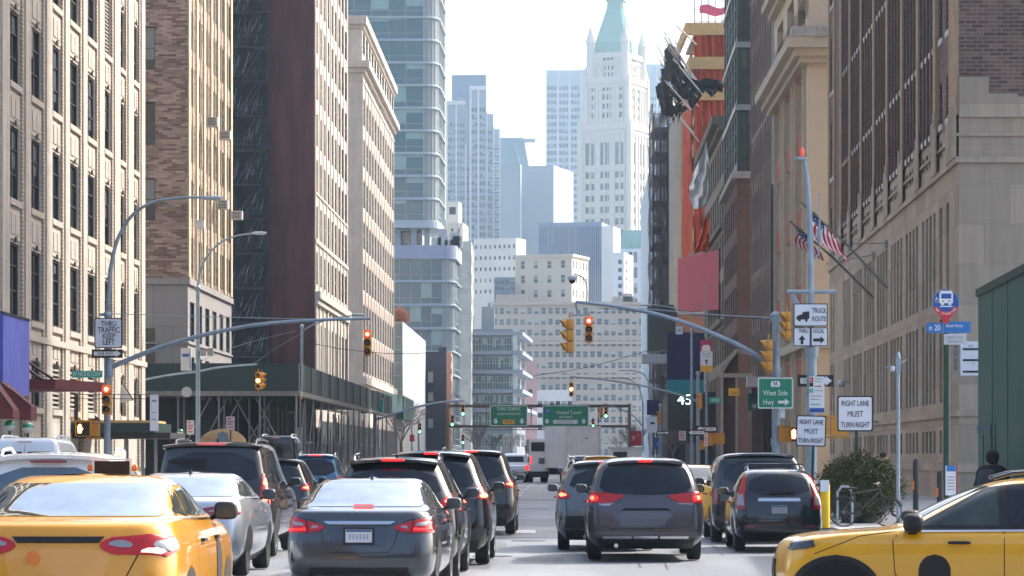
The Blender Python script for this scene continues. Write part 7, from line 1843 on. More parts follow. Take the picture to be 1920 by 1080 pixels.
tk = [(.08,.30),(.13,.30),(.15,.22),(.20,.22),(.22,.30),(.33,.30),(.35,.20),(.40,.20),(.41,.32),(.46,.34),(.46,.66),(.26,.62),(.25,.52),(.16,.50),(.09,.42)]
signboard('road_sign','white TRUCK ROUTE sign with lorry symbol on the gray lamp post',1488,569,1552,612,Ds,m_sw,[('TRUCK',.75,.68,9.5,m_sb,.78,.3),('ROUTE',.75,.32,9.5,m_sb,.78,.3)],m_sb,corner=.05,shapes=[('lorry_symbol',m_sb,[tk])])
signboard('road_sign','white THRU arrow plate below the truck route sign',1488,614,1519.5,649,Ds,m_sw,[('THRU',.58,.80,8,m_sb,.8,.2)],m_sb,corner=.05,shapes=[('arrow',m_sb,[arrow_u(.5,.10,.58,.08,(.22,.24))])])
signboard('road_sign','white LOCAL arrow plate below the truck route sign',1520.5,614,1552,649,Ds,m_sw,[('LOCAL',.46,.80,8,m_sb,.76,.2)],m_sb,corner=.05,shapes=[('arrow',m_sb,[arrow_r(.14,.82,.33,.085,(.26,.2))])])
oneway('black one way sign behind the bus lane notice on the gray lamp post',1496,703,1563,725,Ds + .8)
signboard('parking_sign','tall white parking notice with red and green squares on the gray lamp post',1517,706,1546,774,Ds,m_swh,[('6',.12,.91,7,m_swh,.8),('2',.14,.60,9,m_swh,.9,.2)],None,shapes=[('red_square',m_srd,[[(.02,.84),(.27,.84),(.27,.98),(.02,.98)],arrow_r(.35,.8,.73,.012,(.15,.03))]),('black_square',m_sb,[[(.02,.72),(.27,.72),(.27,.83),(.02,.83)]]),('green_square',m_sgs,[[(.02,.54),(.27,.54),(.27,.68),(.02,.68)],[(.1,.22),(.72,.22),(.72,.245),(.1,.245)]]),('blue_band',m_sbl,[[(.02,.01),(.98,.01),(.98,.13),(.02,.13)]]),('print',m_sbk,[[(.35,.92),(.9,.92),(.9,.94),(.35,.94)],[(.35,.85),(.8,.85),(.8,.87),(.35,.87)],[(.35,.6),(.9,.6),(.9,.62),(.35,.62)],[(.1,.45),(.85,.45),(.85,.47),(.1,.47)],[(.1,.36),(.7,.36),(.7,.38),(.1,.38)]])])
def lane_sign(lb,x0,y0,x1,y1,D,px,tilt=0.):
 T = signboard('lane_sign',lb,x0,y0,x1,y1,D,m_sw,[('RIGHT LANE',.5,.78,(y1 - y0)*.155,m_sb,.80,.35),('MUST',.5,.48,(y1 - y0)*.17,m_sb,.95,0),('TURN RIGHT',.5,.18,(y1 - y0)*.155,m_sb,.80,.35)],m_sb,corner=.06,group='right lane must turn right signs')
 T.rotation_euler[1] = tilt
 x = (px - (x0 + x1)/2)/F*D; h = T.location.z; mb = MB(); mb.box((x,.05,(-h + .12)/2),(.07,.05,h - .12)); mb.build('post',m_dgr,T)
lane_sign('RIGHT LANE MUST TURN RIGHT sign, the smaller one on the left by the crossing signals',1492,779,1548,837,79.5,1525,R(1.5)); lane_sign('RIGHT LANE MUST TURN RIGHT sign, the larger one on the right above the bush',1570,742,1637,809,73,1606)
T = thing('crossing_signal_box','pair of yellow signal boxes behind the two right lane signs','crossing signal',W(1568,818,96)); of = T.location.copy(); mb = MB(); D = 96
for (a0,b0,a1,b1) in ((1543,783,1553,815),(1557,786,1590,816)): p,q = W(a0,b1,D),W(a1,b0,D); mb.bb(p.x,q.x,D - .15,D + .15,p.z,q.z)
for (a0,b0,a1,b1) in ((1535,779,1575,783),(1540,818,1592,822)): p,q = W(a0,b1,D),W(a1,b0,D); mb.bb(p.x,q.x,D - .05,D + .05,p.z,q.z)
mb.build('housing',m_sigy,T,off=of)
# slim camera pole
D = 71.; T,off = pole('camera_pole','slim gray pole with cameras right of the round bush',1684,D,672,(.05,.042),base=False,gz=gz)
mb = MB(); z = zpy(690,D); mb.box((off[0],D,z + .05),(.12,.12,.35)); mb.beam((off[0] - .05,D,z),(off[0] - .32,D,z + .02),.03); mb.beam((off[0],D,z + .08),(off[0] + .2,D - .1,z + .2),.03); mb.build('mount',m_galv,T,off=off)
mb = MB(); superq(mb,(off[0] - .15,D - .1,z - .02),(.06,.06,.07),.8,8); mb.build('camera',MATS['lamp_shell'],T,smooth=True,off=off)
# wall camera brackets on the limestone wall
for (px,py,Dd,lb) in ((1598,720,158,'white ball camera on a wall bracket, farther along the limestone wall'),(1650,795,138,'white cylinder camera low on the limestone wall')):
 u = upx(fR,cR,px); x,y,_ = PR(u,.1,0); z = zpy(py,y); T = thing('wall_camera',lb,'camera',(x,y,z)); mb = MB(); mb.beam((0,0,.1),(-.55,-.6,.1),.06); mb.build('arm',m_galv,T); mb = MB(); superq(mb,(-.6,-.7,0),(.22,.22,.2),.9,8); mb.build('housing',MATS['lamp_shell'],T,smooth=True)
# --- bus stop
D = 66.; x = (1775 - 960)/F*D
T = thing('bus_stop_pole','dark green bus stop pole with round blue bus sign and red tail','bus stop',(x,D,gz)); of = (x,D,gz)
mb = MB(); mb.tube([(x,D,gz),(x,D,zpy(598,D))],.075,12); mb.build('post',m_dgr,T,smooth=40,off=of)
c = W(1773,568,D - .1)
def disc(mb,c,r,y0,y1,n=36,mi=0,a0=0,a1=360):
 P_ = [(c[0] + r*math.cos(R(a0 + (a1 - a0)*k/n)),c[2] + r*math.sin(R(a0 + (a1 - a0)*k/n))) for k in range(n if a1 - a0 == 360 else n + 1)]
 mb.prism(P_,'y',y0,y1,mi)
mb = MB(); disc(mb,c,.31,D - .12,D - .09); mb.build('sign_rim',m_galv,T,off=of)
mb = MB(); disc(mb,c,.29,D - .130,D - .121); mb.build('blue_disc',m_sbl,T,off=of)
mb = MB(); P_ = [(c.x + .30*math.cos(R(a)),c.z + .30*math.sin(R(a))) for a in range(200,341,7)] + [(c.x + .20*math.cos(R(a)),c.z + .20*math.sin(R(a)) - .0) for a in range(335,199,-8)]
mb.prism(P_,'y',D - .137,D - .131); mb.prism([(c.x - .16,c.z - .26),(c.x + .16,c.z - .26),(c.x + .06,c.z - .40),(c.x + .05,c.z - .47),(c.x - .05,c.z - .47),(c.x - .06,c.z - .40)],'y',D - .1365,D - .1305); mb.build('red_tail',m_srd,T,off=of)
def lx(px,py): p = W(px,py,D); return (p.x,p.z)
mb = MB(); k = .0
def rp(x0,y0,x1,y1,yy): a = lx(x0,y1); b = lx(x1,y0); return mb.prism([(a[0],a[1]),(b[0],a[1]),(b[0],b[1]),(a[0],b[1])],'y',yy,D - .1305)
rp(1762,546,1783,549,D - .137); rp(1760,549,1785,569,D - .1365); rp(1763,569,1768,572.5,D - .136); rp(1777,569,1782,572.5,D - .136); rp(1761,574,1784,576,D - .1362)
mb.build('bus_symbol',m_swh,T,off=of)
mb = MB(); rp(1763,551,1782,560.5,D - .139); rp(1765,564,1768,566.5,D - .139); rp(1777,564,1780,566.5,D - .139); mb.build('bus_windows',m_sbl,T,off=of)
mb = MB(); q = W(1755,563,D); mb2 = MB(); mb2.lathe([(.045,0),(.045,.006),(.033,.006),(.033,0)],(0,0,0),14); mb.add(mb2,Matrix.Translation((q.x,D - .133,q.z - .01)) @ Matrix.Rotation(R(90),4,'X')); mb.beam((q.x - .01,D - .135,q.z),(q.x - .01,D - .135,q.z + .07),.014); mb.beam((q.x - .01,D - .135,q.z + .02),(q.x + .04,D - .135,q.z + .02),.012); mb.build('wheelchair_symbol',m_swh,T,off=of)
for i,ch in enumerate('NO STANDING'):
 a = R(214 + i*11.2); Mx = Matrix.Translation((c.x - x + .25*math.cos(a),-.139,c.z - gz + .25*math.sin(a))) @ Matrix.Rotation(R(90),4,'X') @ Matrix.Rotation(a + R(90),4,'Z')
 if ch != ' ': text_mesh('lettering',ch,.075,m_swh,T,Mx,.0006)
signboard('route_plate','blue M20 route plate left of the bus stop pole',1737,606,1768,624,D - .12,m_sbl if False else M('sign_blue_b',(.02,.17,.50),.45),[('M',.25,.42,8,m_swh,.9,0),('20',.66,.5,11,m_swh,.95,.3)])
signboard('route_plate','blue South Ferry destination plate right of the bus stop pole',1769,603,1820,624,D - .12,MATS['sign_blue_b'],[('South Ferry',.40,.62,6,m_swh,1.0,.1)])
signboard('route_plate','white stop name plate under the South Ferry plate',1770,626,1812,646,D - .12,M('sign_paleblue',(.52,.56,.62),.5),[('Hudson St &',.48,.7,5.5,m_sbk,.95),('Clarkson St',.48,.3,5.5,m_sbk,.95)])
mb = MB(); p = W(1780,930,D); T2 = thing('timetable_box','slim white timetable box with blue head at the foot of the bus stop','timetable',(p.x,D - .2,gz)); T2.location.z = p.z
mb.box((0,0,.35),(.22,.1,.66)); mb.build('case',m_sw,T2); mb = MB(); mb.box((0,-.054,.62),(.2,.01,.13)); mb.build('blue_header',MATS['sign_blue_b'],T2); mb = MB(); mb.box((.125,0,.3),(.02,.12,.8)); mb.build('red_edge',m_srd,T2); mb = MB(); mb.box((0,.0,-.45),(.08,.06,1.0)); mb.build('bracket',m_galv,T2)
mb = MB(); [mb.box((0,-.055,.15 + q*.07),(.16,.008,.02)) for q in range(5)]; mb.build('print',m_sbk,T2)
# wall board and blade lettering by the corner
signboard('wall_board','white board with dark bars fixed at the stone corner',1801,640,1836,704,100,m_sw,[('SIDE',.55,.86,5,m_sbk),('SA',.7,.35,5,m_sbk)],None,shapes=[('dark_bar',m_sb,[[(.12,y),(1,y),(1,y + .06),(.12,y + .06)] for y in (.08,.42,.74)])])
signboard('blade_sign','narrow gray blade sign with dark curved letters at the stone corner',1787,640,1797,708,101,M('blade_gray',(.30,.29,.27),.6),[(c_,.5,.88 - i*.2,11,m_sb,.8,.4) for i,c_ in enumerate('UUUU')],rz=0)
# --- cluster of poles beyond the right queue
D = 210.
T,off = pole('signal_pole','pale slim pole crossed by the far right mast arm',1297,D,618,(.11,.10),m_galv,gz=gz)
T,off = pole('signal_pole','gray signal pole carrying the far right mast arm',1309,D - 8,700,(.15,.12),m_galv2,arms=[('mast_arm',[(1306,752),(1270,738),(1200,722),(1130,711),(1068,706)],(.09,.05))],gz=gz)
signal('side facing yellow signal on the far right signal pole',1313,752,29,D - 9,5,R(-75))
T,off = pole('lamp_pole','tall thin pole with antenna right of the navy banner',1325,D - 4,585,(.12,.07),m_galv2,arms=[('antenna',[(1323.5,585),(1323,530)],(.04,.03)),('lamp_arm',[(1325,598),(1290,584),(1250,574),(1214,571)],(.05,.035))],gz=gz)
lamp_head(T,off,1212,572,D - 4,.9,-1)
signboard('road_sign','crimson, white and orange stacked sign on the tall thin pole',1313,637,1336,697,D - 5,m_sw,[('HOLLAND',.5,.56,4,m_sbk,.8),('TUNNEL',.5,.48,4,m_sbk,.8)],None,shapes=[('crimson_panel',M('sign_crimson',(.40,.03,.09),.5),[[(0,.64),(1,.64),(1,1),(0,1)]]),('orange_panel',m_syel,[[(0,0),(1,0),(1,.19),(0,.19)]]),('arrow',m_sb,[arrow_u(.5,.23,.40,.05,(.16,.08))])])
mb = MB(); T = thing('tunnel_symbol_plate','white rounded tunnel symbol on the crimson sign panel','sign',W(1324,657,D - 5.05)); mb.prism([(-.3,-.05),(.3,-.05),(.3,.2),(.2,.38),(-.2,.38),(-.3,.2)],'y',-.02,-.012); mb.build('panel',m_swh,T)
oneway('farther left pointing one way sign, upper one of the pair right of the signal poles',1305,798,1345,811,D - 10,False); oneway('farther left pointing one way sign, lower one of the pair near the signal poles',1290,805,1322,817,D - 11,False)
signboard('street_name_sign','small green street name sign beside the far right signal',1329,745,1353,756,D - 6,m_sgs,[('KING',.5,.5,6,m_swh,.9)])
signboard('taxi_sign','small yellow taxi sign above the boxy black minivan',1366,728,1386,742,180,m_syel,[('TAXI',.5,.35,6,m_sb,.9,.1)])
signboard('small_plate','little white 400 plate over the navy banner',1267,612,1280,627,240,m_sw,[('400',.5,.5,6,m_sb,.8)])
walk_signal('yellow crossing signal left of the far pair, beyond the right queue',1312,826,1324,843,D - 10,False); walk_signal('yellow crossing signal right hand of the far pair, beyond the right queue',1338,812,1359,832,D - 10,False); walk_signal('yellow crossing signal middle one beyond the right queue',1326,812,1337,836,D - 10.5,False)
parking_sign('narrow white parking sign between the far yellow crossing signals',1320,811,1327,837,D - 12); parking_sign('pink and white parking sign left of the far signal poles',1273,808,1286,826,D + 10)
# --- farther lamp poles and signs mid right
D = 260.
T,off = pole('street_lamp','far curved lamp pole nearest the navy banner',1219,D,740,(.11,.08),m_galv2,arms=[('lamp_arm',[(1219,742),(1218,722),(1210,703),(1196,696),(1172,694)],(.07,.05))],cat='street lamp'); lamp_head(T,off,1170,694,D,1,-1)
T,off = pole('street_lamp','farthest curved lamp pole left of the scaffold tower foot',1205,D + 40,760,(.11,.08),m_galv2,arms=[('lamp_arm',[(1205,762),(1204,745),(1198,725),(1184,712),(1162,708)],(.07,.05)),('mast_arm',[(1205,800),(1190,780),(1160,765),(1132,756)],(.07,.05))],cat='street lamp'); lamp_head(T,off,1160,708,D + 40,1,-1)
T,off = pole('signal_pole','gray pole with dark flag sign between the far lamps and the navy banner',1239,230,760,(.14,.12),m_galv2)
signal('side facing yellow signal beside the far white truck sign',1237,783,22,229,5,R(-70))
signboard('flag_sign','small navy panel hanging beside the far gray pole',1213,750,1236,778,232,MATS['navy_cloth'],[])
signboard('road_sign','rounded white sign with small dark lorry mark near the navy panel',1212,781,1233,811,231,m_sw,[],None,corner=.2,shapes=[('lorry_symbol',m_sb,[[(.3,.52),(.75,.52),(.75,.64),(.45,.66),(.3,.58)]])])
oneway('gray right pointing one way sign below the rounded white sign',1231,808,1256,815,229,True)
signboard('shop_sign','red shop sign block low at the far right pavement',1180,808,1203,836,330,M('shop_red',(.50,.02,.04),.5),[('M',.35,.5,9,m_swh),('ER',.7,.7,4,m_swh)])
signboard('shop_sign','blue and white small sign right of the red shop sign',1226,820,1240,842,300,m_sbl,[('P',.5,.4,6,m_swh)])
signboard('red_banner','little red flag sign on the far left pavement',768,815,777,828,300,M('shop_red2',(.45,.03,.04),.6),[])
pole('signal_pole','thin far pole behind the little red flag sign',772,302,800,(.1,.08),m_galv2,base=False)
# ------------------------------------------------------------------ sheds, awnings, hoarding, flags, plants, people
m_shed = M('shed_green',(.007,.030,.030),.6,var=.15,scale=.7); m_shed2 = M('shed_gray_green',(.04,.06,.065),.6,var=.2); m_pipe = M('pipe_gray',(.22,.23,.25),.5,.3,var=.2)
D0 = 165.; D1e = 259.; xa = (560 - 960)/F*D0; xb = (735 - 960)/F*D1e; zt = zpy(681,D0); zb = zpy(733,D0)
T = thing('sidewalk_shed','dark green scaffold shed wrapping the corner below the rust walled block','scaffold shed',(xa,D0,0)); off = (xa,D0,0)
xl = -24.
mb = MB(); mb.bb(xl,xa,D0,D0 + .12,zb,zt); Pq,Lq,_ = frame_of((xa,D0),(xb,D1e)); wbox(mb,Pq,0,Lq,-.12,0,zb,zt)
mb.face([(xl,D0,zb + .4),(xa,D0,zb + .4),(xb,D1e,zb + .4),(-20,D1e,zb + .4)]); mb.build('parapet',m_shed,T,off=off)
mb = MB(); mb.bb(xl,xa + .1,D0 - .1,D0 + .3,zb - .28,zb - .003); wbox(mb,Pq,0,Lq,-.3,.06,zb - .28,zb - .003); mb.build('edge_beam',M('beam_gray',(.17,.165,.16),.6,var=.2),T,off=off)
for k in range(13): mb = MB(); wbox(mb,Pq,1 + k*Lq/13,1 + k*Lq/13 + (2.6 + (k*37 % 5)*.6),.003,.05,zb + .05,zt - .02); mb.build('parapet_panel',m_shed2,T,off=off)
xs_ = [xl + .6 + k*2.3 for k in range(6) if xl + .6 + k*2.3 < xa]
for x in xs_ + [xa - .15]:
 for dy in (0.2,3.2): mb = MB(); mb.tube([(x,D0 + dy,.14),(x,D0 + dy,zb - .28)],.055,8); mb.build('post',m_pipe,T,off=off)
for k in range(1,16):
 for dd in (-.15,-3.4):
  p = Pq(k*Lq/16,dd,0); mb = MB(); mb.tube([(p[0],p[1],.14),(p[0],p[1],zb - .28)],.06,6); mb.build('post',m_pipe,T,off=off)
mb = MB()
for (x0,x1) in ((428,345),(440,548),(452,330),(478,575),(395,300),(512,420)):
 a = W(x0,735,D0 + .2 + (x0 % 3)); b = W(x1,735,D0); mb.beam((a.x,a.y,zb - .3),(a.x + (-1 if x1 < x0 else 1)*2.3,a.y,.9),.07)
for k in range(15):
 p,q = Pq(k*Lq/16 + 1,-.15,0),Pq((k + 1)*Lq/16,-.15,0); mb.beam((p[0],p[1],.5),(q[0],q[1],zb - .4),.05); mb.beam((p[0],p[1],2.6),(q[0],q[1],2.6),.05) if k % 2 else None
mb.build('brace',m_pipe,T,off=off)
# black sheets that paint the shade under the shed and along the wall feet
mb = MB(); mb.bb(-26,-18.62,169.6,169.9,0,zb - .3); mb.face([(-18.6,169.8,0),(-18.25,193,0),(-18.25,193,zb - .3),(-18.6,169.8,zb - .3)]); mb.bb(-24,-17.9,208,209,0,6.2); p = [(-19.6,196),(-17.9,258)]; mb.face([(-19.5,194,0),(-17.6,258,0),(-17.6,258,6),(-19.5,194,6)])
[mb.face([(p_[0] + .5,p_[1],0),(q_[0] + .5,q_[1],0),(q_[0] + .5,q_[1],4.9),(p_[0] + .5,p_[1],4.9)]) for p_,q_ in ((c4,e4),(e4,c5),(c5,e5))]; mb.build('shade_backing',M('shade_black',(.02,.022,.024),.8,var=.3),T,off=off)
T = thing('scaffold_clutter','thicket of thin scaffold poles and street clutter beneath the long shed','scaffolding',(-14,215,0)); mb = MB(); random.seed(11)
for k in range(46):
 u = random.uniform(6,105); p = Pq(u,random.uniform(-4.5,-.6),0); mb.cyl((p[0],p[1],.14),(p[0],p[1],random.uniform(2.2,zb - .5)),.035,n=5)
 if k % 3 == 0: mb.beam((p[0],p[1],random.uniform(1,4)),(p[0] + random.uniform(-.3,.3),p[1] + random.uniform(3,7),random.uniform(1,4)),.04)
mb.build('pole',m_pipe,T,off=(-14,215,0))
board('market_hoarding','teal green hoarding box over the pavement below the corniced block','hoarding',[(690,730),(755,742),(755,772),(690,775)],[250,300,300,250],M('hoarding_teal',(.03,.10,.095),.7,var=.15),.6)
board('market_hoarding','second small green hoarding box farther along the left pavement','hoarding',[(757,742),(776,752),(775,790),(757,786)],[300,330,330,300],MATS['hoarding_teal'],.8)
for k,(px,D) in enumerate(((746,305),(760,318),(752,330))):
 pass
# low green canopy in front of the office block
D0 = 124.; X = lambda px,D=D0: (px - 960)/F*D
T = thing('green_canopy','low dark green canopy with black railing in front of the pale office block','canopy',(X(160),D0,0)); off = (X(160),D0,0)
mb = MB(); mb.bb(X(22),X(290),D0,D0 + 6,zpy(811,D0),zpy(793,D0)); mb.build('fascia',m_shed,T,off=off)
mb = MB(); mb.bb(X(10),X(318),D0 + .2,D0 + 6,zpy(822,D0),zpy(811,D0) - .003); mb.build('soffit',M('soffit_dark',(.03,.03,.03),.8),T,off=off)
mb = MB(); mb.bb(X(60),X(285),D0 + .1,D0 + 5,zpy(793,D0) + .003,zpy(788,D0)); mb.build('deck',M('plywood',None) if False else MATS['plywood'],T,off=off)
mb = MB()
for px in (58,127,142,213,262): mb.bb(X(px) - .035,X(px) + .035,D0 + .1,D0 + .17,zpy(788,D0),zpy(739,D0)) if px != 142 else mb.bb(X(px) - .08,X(px) + .08,D0 + .1,D0 + .2,zpy(788,D0),zpy(739,D0))
for y in (739,747): mb.bb(X(58),X(286),D0 + .1,D0 + .16,zpy(y + 1.2,D0),zpy(y,D0))
mb.build('railing',m_iron,T,off=off)
for px in (40,110,232,262,286): mb = MB(); mb.bb(X(px) - .06,X(px) + .06,D0 + 1,D0 + 1.12,.14,zpy(822,D0)); mb.build('post',m_pipe,T,off=off)
# dark and white raking awnings over that canopy
def awning(name,label,poly,D,m_,depth=1.6,cat='awning',group='shop awnings'):
 P3 = [W(a,b,D) for a,b in poly]; off = tuple(P3[0]); T = thing(name,label,cat,off,0,group); mb = MB(); n = len(P3); Q = [p + Vector((-.2,depth,0)) for p in P3]
 mb.face(P3[::-1]); mb.face(Q)
 for i in range(n): j = (i + 1) % n; mb.face([P3[i],P3[j],Q[j],Q[i]])
 mb.build('canvas',m_,T,off=off)
 mb = MB(); mb.beam(P3[0],P3[-1],.05); mb.beam(P3[1],P3[2],.05); mb.build('frame',m_iron,T,off=off); return T
m_maroon = M('canvas_maroon',(.17,.035,.042),.8,var=.12); m_cdark = M('canvas_dark',(.045,.05,.052),.7,var=.1)
awning('awning','dark gray raking awning behind the black railing',[(93,735),(125,735),(190,790),(150,790)],130,m_cdark)
awning('awning','white shop awning right of the left corner pole',[(210,722),(232,722),(250,750),(218,755)],138,M('canvas_white',(.62,.6,.56),.7))
awning('awning','thin maroon awning under the dark gray one',[(62,748),(70,748),(140,780),(118,780)],128,m_maroon)
# big maroon awnings on the far left
for lb,P4_,D in (('big maroon awning panel at the left edge, nearer one',[(-20,706),(0,735),(24,768),(24,784),(-20,784)],96),('big maroon awning panel second from the left edge',[(0,714),(20,730),(58,762),(58,788),(30,786),(26,764)],100)):
 awning('awning',lb,P4_,D,m_maroon,2.5)
T = thing('door_canopy','flat maroon door canopy hung on two raking rods','canopy',W(75,730,108)); off = tuple(T.location); D = 108
mb = MB(); a,b,c_,d_ = W(15,712,D - 3),W(105,711,D),W(139,714,D + 6),W(15,726,D - 3)
mb.prism([(W(15,712,D).x,0),(W(104,712,D).x,0),(W(104,712,D).x + 1.1,5),(W(15,712,D).x - 3,5)],'z',zpy(729,D),zpy(711,D)); mb2 = MB(); mb2.add(mb,Matrix.Translation((0,D,0))); mb2.build('slab',m_maroon,T,off=off)
mb = MB(); mb.beam(W(17,668,D + 2),W(80,712,D),.09); mb.beam(W(46,674,D + 3),W(98,710,D + 1),.08); mb.build('rod',M('rod_maroon',(.10,.04,.04),.6),T,off=off)
T = thing('banner','periwinkle blue banner with streaks hanging on the pale office block','banner',W(28,700,103)); off = tuple(T.location); D = 103
m_peri = M('banner_periwinkle',(.17,.19,.62),.7,var=.25,scale=1.5,stretch=(3,3,.25)); mb = MB(); P3 = [W(5,742,D),W(55,742,D + 4),W(55,600,D + 4),W(5,586,D)]; mb.face(P3); Q = [p + Vector((-.3,0,0)) for p in P3]; mb.face(Q[::-1]); mb.face([P3[0],P3[3],Q[3],Q[0]]); mb.build('cloth',m_peri,T,off=off)
mb = MB(); P3 = [W(-12,742,D - .5),W(5,742,D - .1),W(5,587,D - .1),W(-12,583,D - .5)]; mb.face(P3); mb.face([p + Vector((0,.1,0)) for p in P3][::-1]); mb.build('return_panel',M('banner_blue',(.04,.06,.35),.7),T,off=off)
mb = MB(); mb.beam(W(-12,583,D - .5),W(5,586,D),.08); mb.beam(W(5,586,D),W(55,600,D + 4),.08); mb.build('top_rail',m_iron,T,off=off)
for k,(px,py,lb) in enumerate(((18,798,'green and white subway globe lamp, leftmost'),(52,802,'green and white subway globe lamp, second from the left'),(338,810,'green globe lamp low beneath the shed, right of the canopy'))):
 D = 97. if k < 2 else 140.; r = 10.5/F*D if k < 2 else 5/F*D*1.2; T = thing('globe_lamp',lb,'globe lamp',W(px,py,D),0,'subway globe lamps')
 mb = MB(); mb.lathe([(.001,r)] + [(r*math.cos(a),r*math.sin(a)) for a in [R(80 - 10*q) for q in range(8)]][0:8] + [(r,.0)],(0,0,0),20); mb.build('green_half',M('globe_green',(.01,.28,.12),.15,var=0,coat=1),T,smooth=True)
 mb = MB(); mb.lathe([(r,0)] + [(r*math.cos(R(a)),r*math.sin(R(a))) for a in range(-10,-90,-12)] + [(.02,-r)],(0,0,0),20); mb.build('white_half',M('globe_white',(.62,.68,.66),.2,var=0,coat=1),T,smooth=True)
 mb = MB(); mb.cyl((0,0,-r),(0,0,-(W(px,py,D).z - .14)),.045,n=8); mb.build('post',m_dgr,T)
# tan domed canopy behind the SUV
T = thing('dome_canopy','tan half round canopy seen over the roof of the big black SUV','canopy',(((418 - 960)/F*140),140,0)); off = (((418 - 960)/F*140),140,0)
c = W(418,832,140); mb = MB(); P_ = []
for j in range(9):
 th = math.pi*j/8/2; P_.append([(c.x + 1.12*math.cos(math.pi - math.pi*i/16)*math.cos(th*.98),140 + 1.6*math.sin(th),c.z + .72*math.sin(math.pi*i/16)*math.cos(th*.98)) for i in range(17)])
mb.grid(P_); mb.build('canvas',M('canvas_tan',(.50,.36,.22),.7,var=.15),T,smooth=True,off=off)
mb = MB(); mb.prism([(c.x - .35,c.z + .02),(c.x + .35,c.z + .02),(c.x + .22,c.z + .5),(c.x,c.z + .58),(c.x - .22,c.z + .5)],'y',139.9,139.97); mb.build('blue_panel',M('pane_bluegray',(.12,.18,.26),.2),T,off=off)
for xx in (-1.1,1.1): mb = MB(); mb.cyl((c.x + xx,140,.14),(c.x + xx,140,c.z + .05),.04,n=8); mb.build('post',m_pipe,T,off=off)
# ---- green plywood hoarding, right
D = 56.; x0 = (1834 - 960)/F*D; D2 = 46.; x1 = (1960 - 960)/F*D2
T = thing('plywood_hoarding','tall dark green plywood hoarding at the right edge','hoarding',(x0,D,gz)); off = (x0,D,gz)
m_hg = M('hoarding_green',(.018,.085,.062),.65,var=.18,scale=.8,stretch=(1,1,.4)); Ph,Lh,_ = frame_of((x0,D),(x1,D2))
Ph2,Lh2,_ = frame_of((x0 + 3,D + 2.5),(x0,D)); ztop = zpy(545,D)
mb = MB(); wbox(mb,Ph,0,Lh,-.06,0,gz,ztop); mb.build('plywood_panel',m_hg,T,off=off)
mb = MB()
for k in range(5): wbox(mb,Ph,.02 + k*2.44,.05 + k*2.44,.002,.008,gz,ztop - .1) if k else None
wbox(mb,Ph,0,Lh,.003,.05,ztop - .12,ztop + .02); wbox(mb,Ph,.9,1.0,.003,.012,gz,2.2); wbox(mb,Ph,2.3,2.33,.003,.012,gz,2.4); wbox(mb,Ph,3.0,3.03,.003,.012,gz,2.4); mb.build('joint',M('hoarding_dark',(.006,.03,.022),.7),T,off=off)
mb = MB(); p = W(1850,802,54); mb.box((p.x,53.8,p.z),(.46,.12,.07)); mb.box((p.x - .18,53.8,p.z - .1),(.03,.05,.14)); mb.box((p.x + .02,53.8,p.z - .1),(.03,.05,.14)); mb.build('lamp_shelf',m_galv,T,off=off)
Tb = thing('warning_lamp','small lit red warning lamp on the green hoarding','lamp',W(1873,796,53.6)); mb = MB(); superq(mb,(0,0,0),(.045,.045,.08),.7,10); mb.build('lens',M('beacon_lit',(.9,.08,.05),.3,var=0,emit=2.6,ecol=(1,.10,.06)),Tb,smooth=True); mb = MB(); mb.box((.03,.02,.1),(.13,.05,.03)); mb.build('bracket',m_galv,Tb)
# bollards and posts
T = thing('bollard','thick yellow bollard beside the small black crossover','bollard',((1547 - 960)/F*67,67,gz)); mb = MB(); mb.lathe([(.11,0),(.11,.95),(.10,1.03),(.06,1.09),(.01,1.11)],(0,0,0),18); mb.build('post',M('bollard_yellow',(.80,.50,.01),.45,var=.1),T,smooth=40); mb = MB(); mb.lathe([(.17,0),(.17,.02)],(0,0,0),16); mb.build('base_plate',m_iron,T)
mb = MB(); mb.box((-.02,-.115,.98),(.2,.02,.26)); mb.build('poster',m_sw,T)
for (px,D,lb,ht) in ((1717,88,'black post with amber band in front of the basement grilles',1.55),(1762,86,'black post with amber band just left of the bus timetable',1.2)):
 T = thing('parking_post',lb,'post',((px - 960)/F*D,D,gz)); mb = MB(); mb.lathe([(.085,0),(.085,ht - .1),(.07,ht),(.01,ht + .03)],(0,0,0),14); mb.build('post',m_iron,T,smooth=40); mb = MB(); mb.box((-.09,-.05,ht*.5),(.07,.08,.26)); mb.build('amber_band',m_orange,T)
u0_,u1_ = upx(fR,cR,1690),upx(fR,cR,1752); mb = MB(); g = [o for o in COL.objects if o.name == 'telephone_company_building'][0]
n = 11
for k in range(n): u = u0_ + (u1_ - u0_)*k/n; wbox(mb,PR,u,u + (u1_ - u0_)/n*.55,.003,.03,.5,zpy(916,118))
mb.build('basement_grille',m_frame_dk,g,off=(g.location.x,g.location.y,0))
# traffic barrels / orange barrier far right
T = thing('orange_barrier','orange construction barrier between the charcoal and boxy minivans','barrier',((1318 - 960)/F*120,120,gz)); mb = MB(); mb.box((0,0,.75),(.62,.05,.5)); mb.box((-.25,0,.4),(.05,.4,.8)); mb.box((.25,0,.4),(.05,.4,.8)); mb.build('board',M('barrier_orange',(.75,.09,.02),.6,var=.1),T)
T = thing('orange_barrier','second orange barrier lower right of the first','barrier',((1333 - 960)/F*118,118,gz)); mb = MB(); mb.box((0,0,.62),(.32,.05,.5)); mb.box((0,0,.25),(.05,.4,.5)); mb.build('board',MATS['barrier_orange'],T)
